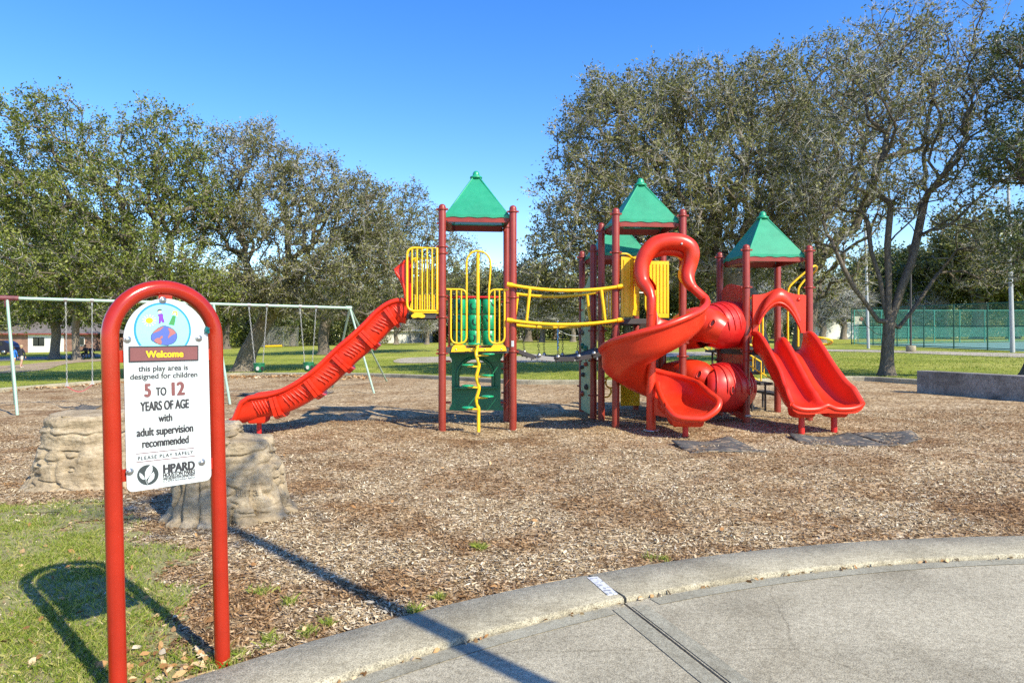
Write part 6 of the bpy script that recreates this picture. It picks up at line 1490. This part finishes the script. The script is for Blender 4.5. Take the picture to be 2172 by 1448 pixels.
def fence(label, A, B, hgt, step, postmat, wire, r=.045, mid=None, screen=None, name='chain_link_fence', hole=None):
    t = thing(name, A, label, 'fence'); L = (B-A).length; n = max(1, round(L/step)); d = (B-A)/n
    for i in range(n+1): p = A+d*i; p.z = float(gz(p.x, p.y)); tubepart('fence_post', [p-UP*.1, p+UP*hgt], r, postmat, 8, parent=t)
    for z in [hgt-.03]+([mid] if mid else [])+[.12]:
        pa_, pb_ = A.copy(), B.copy(); pa_.z = float(gz(A.x, A.y))+z; pb_.z = float(gz(B.x, B.y))+z; tubepart('fence_rail', [pa_, pb_], r*.75, postmat, 6, parent=t)
    for i in range(n):
        p, q = A+d*i, A+d*(i+1); p.z = float(gz(p.x, p.y)); q.z = float(gz(q.x, q.y)); uvquad('chain_link_panel', [p+UP*.12, q+UP*.12, q+UP*(hgt-.03), p+UP*(hgt-.03)], wire, t, (q-p).length, hgt)
        if screen:
            nrm = Vector((-(q-p).y, (q-p).x, 0)).normalized()*.03; uvquad('windscreen', [p+nrm+UP*screen[0], q+nrm+UP*screen[0], q+nrm+UP*screen[1], p+nrm+UP*screen[1]], 'screen', t, (q-p).length, screen[1]-screen[0])
    return t
fa = GP(1806, 736.5); fb = AT(2176, 700, 45.5); fb = G(fb.x, fb.y); fa = G((1806-CX)/F*64, 64)
fence('dark green tall chain link court fence running from the far corner past the light pole', fb, fa, 3.35, 3.0, 'greensteel', 'wiregreen', .05, 1.7)
fc = G(fa.x+24, fa.y+6); fence('pale green chain link fence along the far end of the court', fa+Vector((.3, .1, 0)), fc, 3.2, 3.0, 'greenlight', 'wiregreen', .05, 1.6, (.55, 1.5))
V = [(p.x, p.y, float(gz(p.x, p.y))+.015) for p in (fb+Vector((.4, 0, 0)), fb+Vector((30, 4, 0)), fc, fa+Vector((.4, 0, 0)))]
quick('court', V, [(0, 1, 2, 3)], 'court', kind='structure', label='green sports court behind the chain link fence')
def pole(px, py, Yb, hgt, r, mt, label):
    p = G((px-CX)/F*Yb, Yb); t = thing('light_pole', p, label, 'light pole'); top = p+Vector((-.03*hgt*.9, 0, hgt))
    m = MB(); m.tube([p-UP*.2, p+(top-p)*.5, top], [r, r*.85, r*.62], 12); m.build('shaft', mt, t)
    m = MB(); m.box(top, (1.1, .12, .10)); m.build('cross_arm', mt, t)
    for s in (-1, 1): m = MB(); m.lathe(top+Vector((s*.5, 0, -.05)), [(.10, 0), (.22, -.2), (.24, -.24), (.05, -.24)][::-1], 12); m.build('lamp_head', mt, t)
    return t
MAT['polegrey'] = mat('pale_grey_pole_paint', (.40, .41, .43), .5, var=.15, vscale=8)
pole(2148, 736, 44.5, 11.5, .14, 'polegrey', 'pale grey light pole standing before the court fence near the frame edge')
pole(1842, 736, 54, 12.5, .115, 'polegrey', 'pale grey light pole left of the slim tree at the fence corner')
p = G((1932-CX)/F*47, 47); t = thing('lamp_post', p, 'thin black lamp post on a round concrete footing', 'lamp post'); m = MB(); m.tube([p+UP*.3, p+UP*6.9], .06, 10); m.build('shaft', 'black', t)
m = MB(); m.lathe(p-UP*.1, [(.31, 0), (.31, .48), (.28, .52), (.05, .53)], 22); m.build('footing', 'kerbconc', t); m = MB(); m.lathe(p+UP*6.8, [(.1, 0), (.22, .1), (.22, .4), (.3, .45), (.03, .6)], 12); m.build('lantern', 'black', t)
A, B = G((1700-CX)/F*88, 88), G((1818-CX)/F*88, 88); m = MB(); m.box((A+B)/2+UP*.9, ((B-A).length, .25, 2.5)); o = m.build('garden_wall', 'paint_white'); o['label'] = 'long white wall behind the far tree trunks'; o['category'] = 'wall'
p = G((1820-CX)/F*66, 66); t = thing('notice_board', p, 'beige board with a red round mark beside the court fence corner', 'board'); m = MB(); m.box(p+UP*2.25, (.72, .05, .75)); MAT['beige'] = mat('beige_board', (.62, .55, .40), .6); m.build('board', 'beige', t)
m = MB(); m.lathe(p+UP*2.35+Vector((.30, -.03, 0)), [(.2, 0), (.2, .02), (.02, .03)], 16, axis=(0, -1, 0)); MAT['hoopred'] = mat('dull_red_mark', (.35, .06, .03), .6); m.build('round_mark', 'hoopred', t)
tubepart('support', [p+UP*2.1, p-UP*.1], .05, 'steel', parent=t)
fence('grey chain link backstop fence beyond the field with yellow padding', G((540-CX)/F*96, 96), G((632-CX)/F*96, 96), 2.9, 2.1, 'steel', 'wiregrey', .05, 1.45, name='backstop_fence')
c0, c1 = G((563-CX)/F*95.5, 95.5), G((598-CX)/F*95.5, 95.5); m = MB(); m.tube([c0+UP*.14, c1+UP*.14], .13, 10); o = m.build('yellow_padding', 'yellow'); o['label'] = 'yellow padded strip on the grass along the backstop foot'; o['category'] = 'padding'
# volleyball post and slack net cord
MAT['bluepost'] = mat('blue_post_paint', (.06, .20, .50), .4)
p = G((1183-CX)/F*58, 58); t = thing('net_post', p, 'blue net post standing alone on the field seen under the bridge', 'post'); tubepart('shaft', [p-UP*.1, p+UP*2.45], .06, 'bluepost', 10, parent=t); m = MB(); m.lathe(p+UP*2.45, [(.065, 0), (.065, .08), (.02, .1)], 10); m.build('cap', 'chainlight', t)
q = G((1262-CX)/F*60, 60); m = MB(); m.tube([(p+UP*1.75).lerp(q+UP*1.7, s)-UP*1.1*4*s*(1-s)*.5 for s in np.linspace(0, 1, 14)], .03, 6); o = m.build('volleyball_net', 'chainlight'); o['label'] = 'slack white net cord hanging from the blue post'; o['category'] = 'net'

# ================================================================== HOUSES
MAT['brick'] = mat('red_brick', (.30, .165, .12), .9, var=.25, vscale=1.2)
MAT['shingle'] = mat('grey_roof_shingle', (.17, .15, .14), .9, var=.3, vscale=1.5, bump=.3, bscale=20)
MAT['darkglass'] = mat('dark_window_glass', (.03, .035, .04), .1)
MAT['housewhite'] = mat('house_white_paint', (.72, .70, .66), .7, var=.06)
MAT['redtrim'] = mat('red_trim_paint', (.25, .06, .05), .6)
MAT['greywall'] = mat('grey_siding', (.34, .33, .31), .8, var=.1)
MAT['pinkbrick'] = mat('pale_pink_brick', (.50, .30, .22), .9, var=.15)
def house(name, c, wd, dp, hgt, rh, wallm, trimm, label, fronts=(), rotz=0):
    """fronts: (name, x, z, w, h, material) on the side facing the field"""
    t = thing(name, c, label, 'house'); m = MB(); m.box(c+UP*(hgt/2-.3), (wd, dp, hgt+.6)); wl = m.build('wall', wallm, t)
    o_ = .5; z = c.z+hgt; x0, x1, y0, y1 = c.x-wd/2-o_, c.x+wd/2+o_, c.y-dp/2-o_, c.y+dp/2+o_; ins = min(wd, dp)*.45
    m = MB(); m.add([(x0, y0, z), (x1, y0, z), (x1, y1, z), (x0, y1, z), (x0+ins, c.y, z+rh), (x1-ins, c.y, z+rh)], [(0, 1, 5, 4), (1, 2, 5), (2, 3, 4, 5), (3, 0, 4), (3, 2, 1, 0)]); m.build('roof', 'shingle', t)
    m = MB(); m.box(Vector((c.x, y0-.012, z-.06)), (x1-x0, .06, .2)); m.build('fascia', trimm, t)
    for (nm, x, zz, w_, h_, mt) in fronts:
        f = MB(); f.box(Vector((c.x+x, c.y-dp/2-.02, c.z+zz)), (w_, .12, h_))
        part = f.build(nm, mt, t)
        if nm == 'window':
            for s in (-.25, .25): g_ = MB(); g_.box(Vector((c.x+x+s*w_, c.y-dp/2-.085, c.z+zz)), (w_*.42, .03, h_*.86)); g_.build('pane', 'darkglass', part)
    return t
c = G((70-CX)/F*100, 100); house('brick_house', c, 24, 9, 2.7, 1.7, 'brick', 'redtrim', 'low brick house with red eaves and a white bay behind the walkers',
      [('white_bay', 5.0, 1.25, 5.0, 2.6, 'housewhite'), ('window', -6.5, 1.6, 2.2, 1.9, 'housewhite'), ('window', 4.0, 1.55, 1.6, 1.2, 'housewhite'), ('door', 6.4, 1.15, 1.0, 2.1, 'darkglass'), ('window', -2.2, 1.6, 1.0, 1.6, 'housewhite'), ('window', 9.7, 1.6, 1.4, 1.2, 'housewhite')])
c = G((505-CX)/F*116, 116); house('grey_house', c, 13, 8, 2.5, 2.4, 'greywall', 'housewhite', 'grey house with a shingle roof behind the backstop fence', [('window', -1, 1.4, 1.6, 1.2, 'housewhite'), ('window', 3, 1.4, 1.6, 1.2, 'housewhite')])
c = G((852-CX)/F*112, 112); house('white_house', c, 11, 8, 2.1, 1.5, 'greywall', 'housewhite', 'pale house with a wide white garage door below the upper deck', [('garage_door', -.5, 1.0, 4.4, 1.9, 'housewhite'), ('window', 4.0, 1.2, 1.2, 1.0, 'housewhite')])
c = G((1102-CX)/F*126, 126); house('pink_house', c, 9, 8, 2.3, 1.8, 'pinkbrick', 'housewhite', 'small pink brick house glimpsed under the bridge rail', [('door', .5, 1.0, 1.1, 2.0, 'housewhite'), ('window', -2.5, 1.3, 1.4, 1.2, 'housewhite')])

# ================================================================== PARKED CAR
MAT['carblue'] = mat('dark_blue_car_paint', (.014, .018, .05), .15, .2, var=.1); MAT['tyre'] = mat('black_tyre', (.02, .02, .02), .8)
c = G((-4-CX)/F*80, 80)+UP*.03
CAR = thing('parked_car', c, 'dark blue car parked on the road, cut off by the frame edge', 'car')
def cbody(prof, w_, name, mt, inset=0):
    m = MB(); P = [Vector((c.x+x, c.y-w_/2, c.z+z)) for x, z in prof]; m.prism(P, (0, w_, 0)); return m.build(name, mt, CAR, bevel=.06)
cb = cbody([(-2.3, .35), (-2.25, .85), (-1.9, 1.0), (-1.1, 1.05), (1.9, 1.08), (2.2, .95), (2.3, .5), (2.25, .32), (-2.2, .3)], 1.85, 'body', 'carblue')
cbody([(-1.15, 1.03), (-.45, 1.58), (.2, 1.66), (1.2, 1.62), (1.75, 1.35), (1.95, 1.05)], 1.6, 'cabin', 'carblue')
for x0, x1 in ((-.55, .25), (.33, 1.15)):
    m = MB(); m.prism([Vector((c.x+x, c.y-.84, c.z+z)) for x, z in ((x0-.2, 1.1), (x0+.1, 1.5), (x1-.05, 1.5), (x1, 1.1))], (0, .02, 0)); m.build('window', 'darkglass', CAR)
for x in (-1.4, 1.4):
    for s in (-1, 1):
        m = MB(); wc = Vector((c.x+x, c.y+s*.86, c.z+.33)); m.lathe(wc, [(.2, 0), (.34, .02), (.34, .20), (.2, .22)], 20, axis=(0, s, 0)); wh = m.build('wheel', 'tyre', CAR); m = MB(); m.lathe(wc+Vector((0, s*.19, 0)), [(.2, 0), (.2, .04), (.05, .05)], 16, axis=(0, s, 0)); m.build('rim', 'steel', wh)
for x in (-2.26, 2.22): m = MB(); m.box(c+Vector((x, -.6, .75)), (.12, .4, .16)); m.build('headlight' if x > 0 else 'tail_light', 'chainlight' if x > 0 else 'redtrim', CAR)

# ================================================================== PICNIC TABLES
def picnic(c, label, s=1.0, mt='black'):
    t = thing('picnic_table', c, label, 'picnic table'); m = MB(); m.box(c+UP*.74, (1.85*s, .75, .05)); m.build('table_top', mt, t)
    for q in (-1, 1): m = MB(); m.box(c+UP*.44+Vector((0, q*.68, 0)), (1.85*s, .28, .045)); m.build('bench', mt, t)
    for q in (-.6, .6):
        tubepart('leg', [c+Vector((q*s, -.72, .44)), c+Vector((q*s, -.72, 0))], .035, mt, 8, parent=t); tubepart('leg', [c+Vector((q*s, .72, .44)), c+Vector((q*s, .72, 0))], .035, mt, 8, parent=t)
        tubepart('leg', [c+Vector((q*s, -.3, .74)), c+Vector((q*s, -.3, 0))], .035, mt, 8, parent=t); tubepart('leg_brace', [c+Vector((q*s, -.72, .42)), c+Vector((q*s, .72, .42))], .03, mt, 8, parent=t)
    return t
PT = G((176-CX)/F*62, 62); picnic(PT, 'black metal picnic table by the forked oak with a seated person')
picnic(G((1916-CX)/F*78, 78), 'small green picnic table seen through the court fence', 1.0, 'greenlight')

# ================================================================== PEOPLE
MAT['skin'] = mat('skin', (.50, .29, .20), .5, var=.05); MAT['navy'] = mat('navy_sweatshirt', (.018, .020, .035), .85); MAT['bluejacket'] = mat('bright_blue_jacket', (.02, .17, .60), .7); MAT['shorts'] = mat('cream_shorts', (.62, .56, .46), .8); MAT['shoe'] = mat('white_shoes', (.7, .7, .68), .6); MAT['hairdark'] = mat('dark_hair', (.02, .014, .01), .5); MAT['hairlight'] = mat('sandy_hair', (.42, .30, .17), .55); MAT['greyc'] = mat('charcoal_clothes', (.035, .035, .04), .85); MAT['jean'] = mat('dark_jeans', (.03, .04, .07), .85)
def person(c, hgt, face, label, mats, hem, pose='walk', hair='hairdark', neck=.845, longhair=False, knee=None):
    """one continuous skinned body; face: heading in radians (0 looks away from the camera)"""
    t = thing('person', c, label, 'person'); k = hgt
    f = Vector((math.sin(face), math.cos(face), 0)); r = Vector((f.y, -f.x, 0))
    J = {}; E_ = []; Rr = {}
    def j(n, s, fw, z, rad, par=None):
        J[n] = c+r*(s*k)+f*(fw*k)+UP*(z*k); Rr[n] = rad*k
        if par: E_.append((par, n))
    if pose == 'sit':
        j('pel', 0, 0, .30, .082); hz = .30; j('bel', 0, .02, .40, .072, 'pel'); j('che', 0, .05, .52, .085, 'bel'); j('nk', 0, .08, .60, .034, 'che'); j('hd0', 0, .09, .645, .052, 'nk'); j('hd1', 0, .10, .70, .060, 'hd0'); j('hd2', 0, .10, .745, .042, 'hd1')
        for s, q in ((-1, 'l'), (1, 'r')):
            j('hip'+q, s*.05, .02, .295, .062, 'pel'); j('kn'+q, s*.07, .26, .30, .045, 'hip'+q); j('an'+q, s*.07, .25, .05, .028, 'kn'+q); j('toe'+q, s*.075, .36, .02, .024, 'an'+q)
            j('sh'+q, s*.105, .05, .56, .043, 'che'); j('el'+q, s*.13, .12, .42, .030, 'sh'+q); j('wr'+q, s*.08, .26, .40, .020, 'el'+q); hand = ('wr'+q, s, .28, .40)
            for i in range(4): j(f'f{q}{i}', s*(.065+.011*i), .32-.006*abs(i-1.5), .395, .0075, 'wr'+q)
            j('th'+q, s*.055, .285, .40, .008, 'wr'+q)
    else:
        j('pel', 0, 0, .52, .075); j('bel', 0, 0, .61, .068, 'pel'); j('che', 0, .005, .72, .082, 'bel'); j('nk', 0, .005, .825, .033, 'che'); j('hd0', 0, .012, .868, .050, 'nk'); j('hd1', 0, .012, .92, .058, 'hd0'); j('hd2', 0, .008, .965, .040, 'hd1')
        for s, q, st in ((-1, 'l', 1), (1, 'r', -1)):
            j('hip'+q, s*.050, 0, .49, .060, 'pel'); j('kn'+q, s*.052, .045*st+.02, .275, .040, 'hip'+q); j('cf'+q, s*.052, .05*st, .19, .038, 'kn'+q); j('an'+q, s*.052, .085*st-.01, .045, .024, 'cf'+q); j('toe'+q, s*.06, .085*st+.075, .018, .024, 'an'+q)
            j('sh'+q, s*.105, 0, .79, .040, 'che'); j('el'+q, s*.145, -.04*st, .625, .029, 'sh'+q); j('wr'+q, s*.135, -.03*st+.05, .49, .019, 'el'+q); j('pa'+q, s*.133, -.03*st+.065, .455, .020, 'wr'+q)
            for i in range(4): j(f'f{q}{i}', s*.128, -.03*st+.050+.012*i, .405+.006*abs(i-1.5), .0075, 'pa'+q)
            j('th'+q, s*.115, -.03*st+.085, .445, .008, 'wr'+q)
    names = list(J); me = bpy.data.meshes.new('body'); off = Vector(WORLD[t.name]); me.from_pydata([tuple(J[n]-off) for n in names], [(names.index(a), names.index(b)) for a, b in E_], [])
    o = bpy.data.objects.new('tmp', me); COL.objects.link(o); sk = o.modifiers.new('s', 'SKIN'); sk.use_smooth_shade = True
    for i, n in enumerate(names): me.skin_vertices[0].data[i].radius = (Rr[n],)*2; me.skin_vertices[0].data[i].use_root = (n == 'pel')
    o.modifiers.new('d', 'SUBSURF').levels = 1
    dg = bpy.context.evaluated_depsgraph_get(); dg.update(); bm_ = bpy.data.meshes.new_from_object(o.evaluated_get(dg)); bpy.data.objects.remove(o)
    bm_.name = 'body'; b = link('body', bm_, mats, t)
    top, leg_, sock = hem
    for p in bm_.polygons:
        z = p.center.z/k; x = p.center.dot(r)/k
        if pose == 'sit': fw = p.center.dot(f)/k; p.material_index = 0 if z > .60 or (fw > .25 and z > .37) else (1 if z > .33 else (3 if z < .05 else 2))
        else: p.material_index = 0 if z > neck or (abs(x) > .112 and z < .50) else (1 if z > top else (2 if z > leg_ else (3 if z < sock else 0)))
        p.use_smooth = True
    hz = J['hd1']; bmh = bmesh.new(); bmesh.ops.create_uvsphere(bmh, u_segments=14, v_segments=10, radius=.066*k)
    m = MB(); bmh.verts.index_update(); keepf_ = [ff for ff in bmh.faces if ff.calc_center_median().dot(f) < .035*k*(1 if ff.calc_center_median().z < .02*k else 3)]
    m.add([hz+UP*.012*k-f*.006*k+Vector((v.co.x, v.co.y, v.co.z*1.08)) for v in bmh.verts], [tuple(v.index for v in ff.verts) for ff in keepf_ if ff.calc_center_median().z > (-.045*k)], True); bmh.free()
    if longhair: m.loft([[hz-f*.035*k+r*a*w_*k+UP*z*k+f*b_*k for a, b_ in ((-1, 0), (-.6, -.03), (.6, -.03), (1, 0), (.5, .015), (-.5, .015))] for w_, z in ((.05, .03), (.06, -.05), (.055, -.13), (.02, -.18))])
    m.build('hair', hair, t)
    fm = MB(); fc_ = hz+f*.056*k
    for s in (-1, 1): fm.lathe(fc_+r*s*.022*k+UP*.004*k, [(.008*k, 0), (.006*k, .003*k), (.001, .004*k)], 8, axis=f)
    fm.build('eyes', 'hairdark', t); nm_ = MB(); nm_.tube([fc_+UP*.004*k, fc_-UP*.014*k+f*.010*k], [.005*k, .008*k], 6); nm_.build('nose', 'skin', t)
    mm_ = MB(); mm_.tube([fc_-UP*.030*k-r*.014*k-f*.006*k, fc_-UP*.031*k-f*.002*k, fc_-UP*.030*k+r*.014*k-f*.006*k], .003*k, 5); mm_.build('mouth', 'rubberred', t)
    return t
pw1 = GP(45, 780); person(pw1, 1.58, .25, 'person in navy sweatshirt and cream shorts walking on the dirt path', ['skin', 'navy', 'shorts', 'shoe'], (.49, .385, .045), hair='hairlight')
pw2 = GP(29, 779); person(pw2, 1.50, .15, 'person in bright blue jacket walking behind the swing leg', ['skin', 'bluejacket', 'shorts', 'shoe'], (.47, .40, .045), longhair=True)
person(PT+Vector((-.1, .62, 0))+UP*.0, 1.65, math.pi, 'person in dark clothes sitting at the black picnic table', ['skin', 'greyc', 'jean', 'shoe'], (.3, .2, .05), pose='sit')
person(PT+Vector((1.15, -.66, 0)), 1.65, -.3, 'person in dark clothes sitting at the picnic table end nearest the sign', ['skin', 'navy', 'jean', 'shoe'], (.3, .2, .05), pose='sit', hair='hairlight')
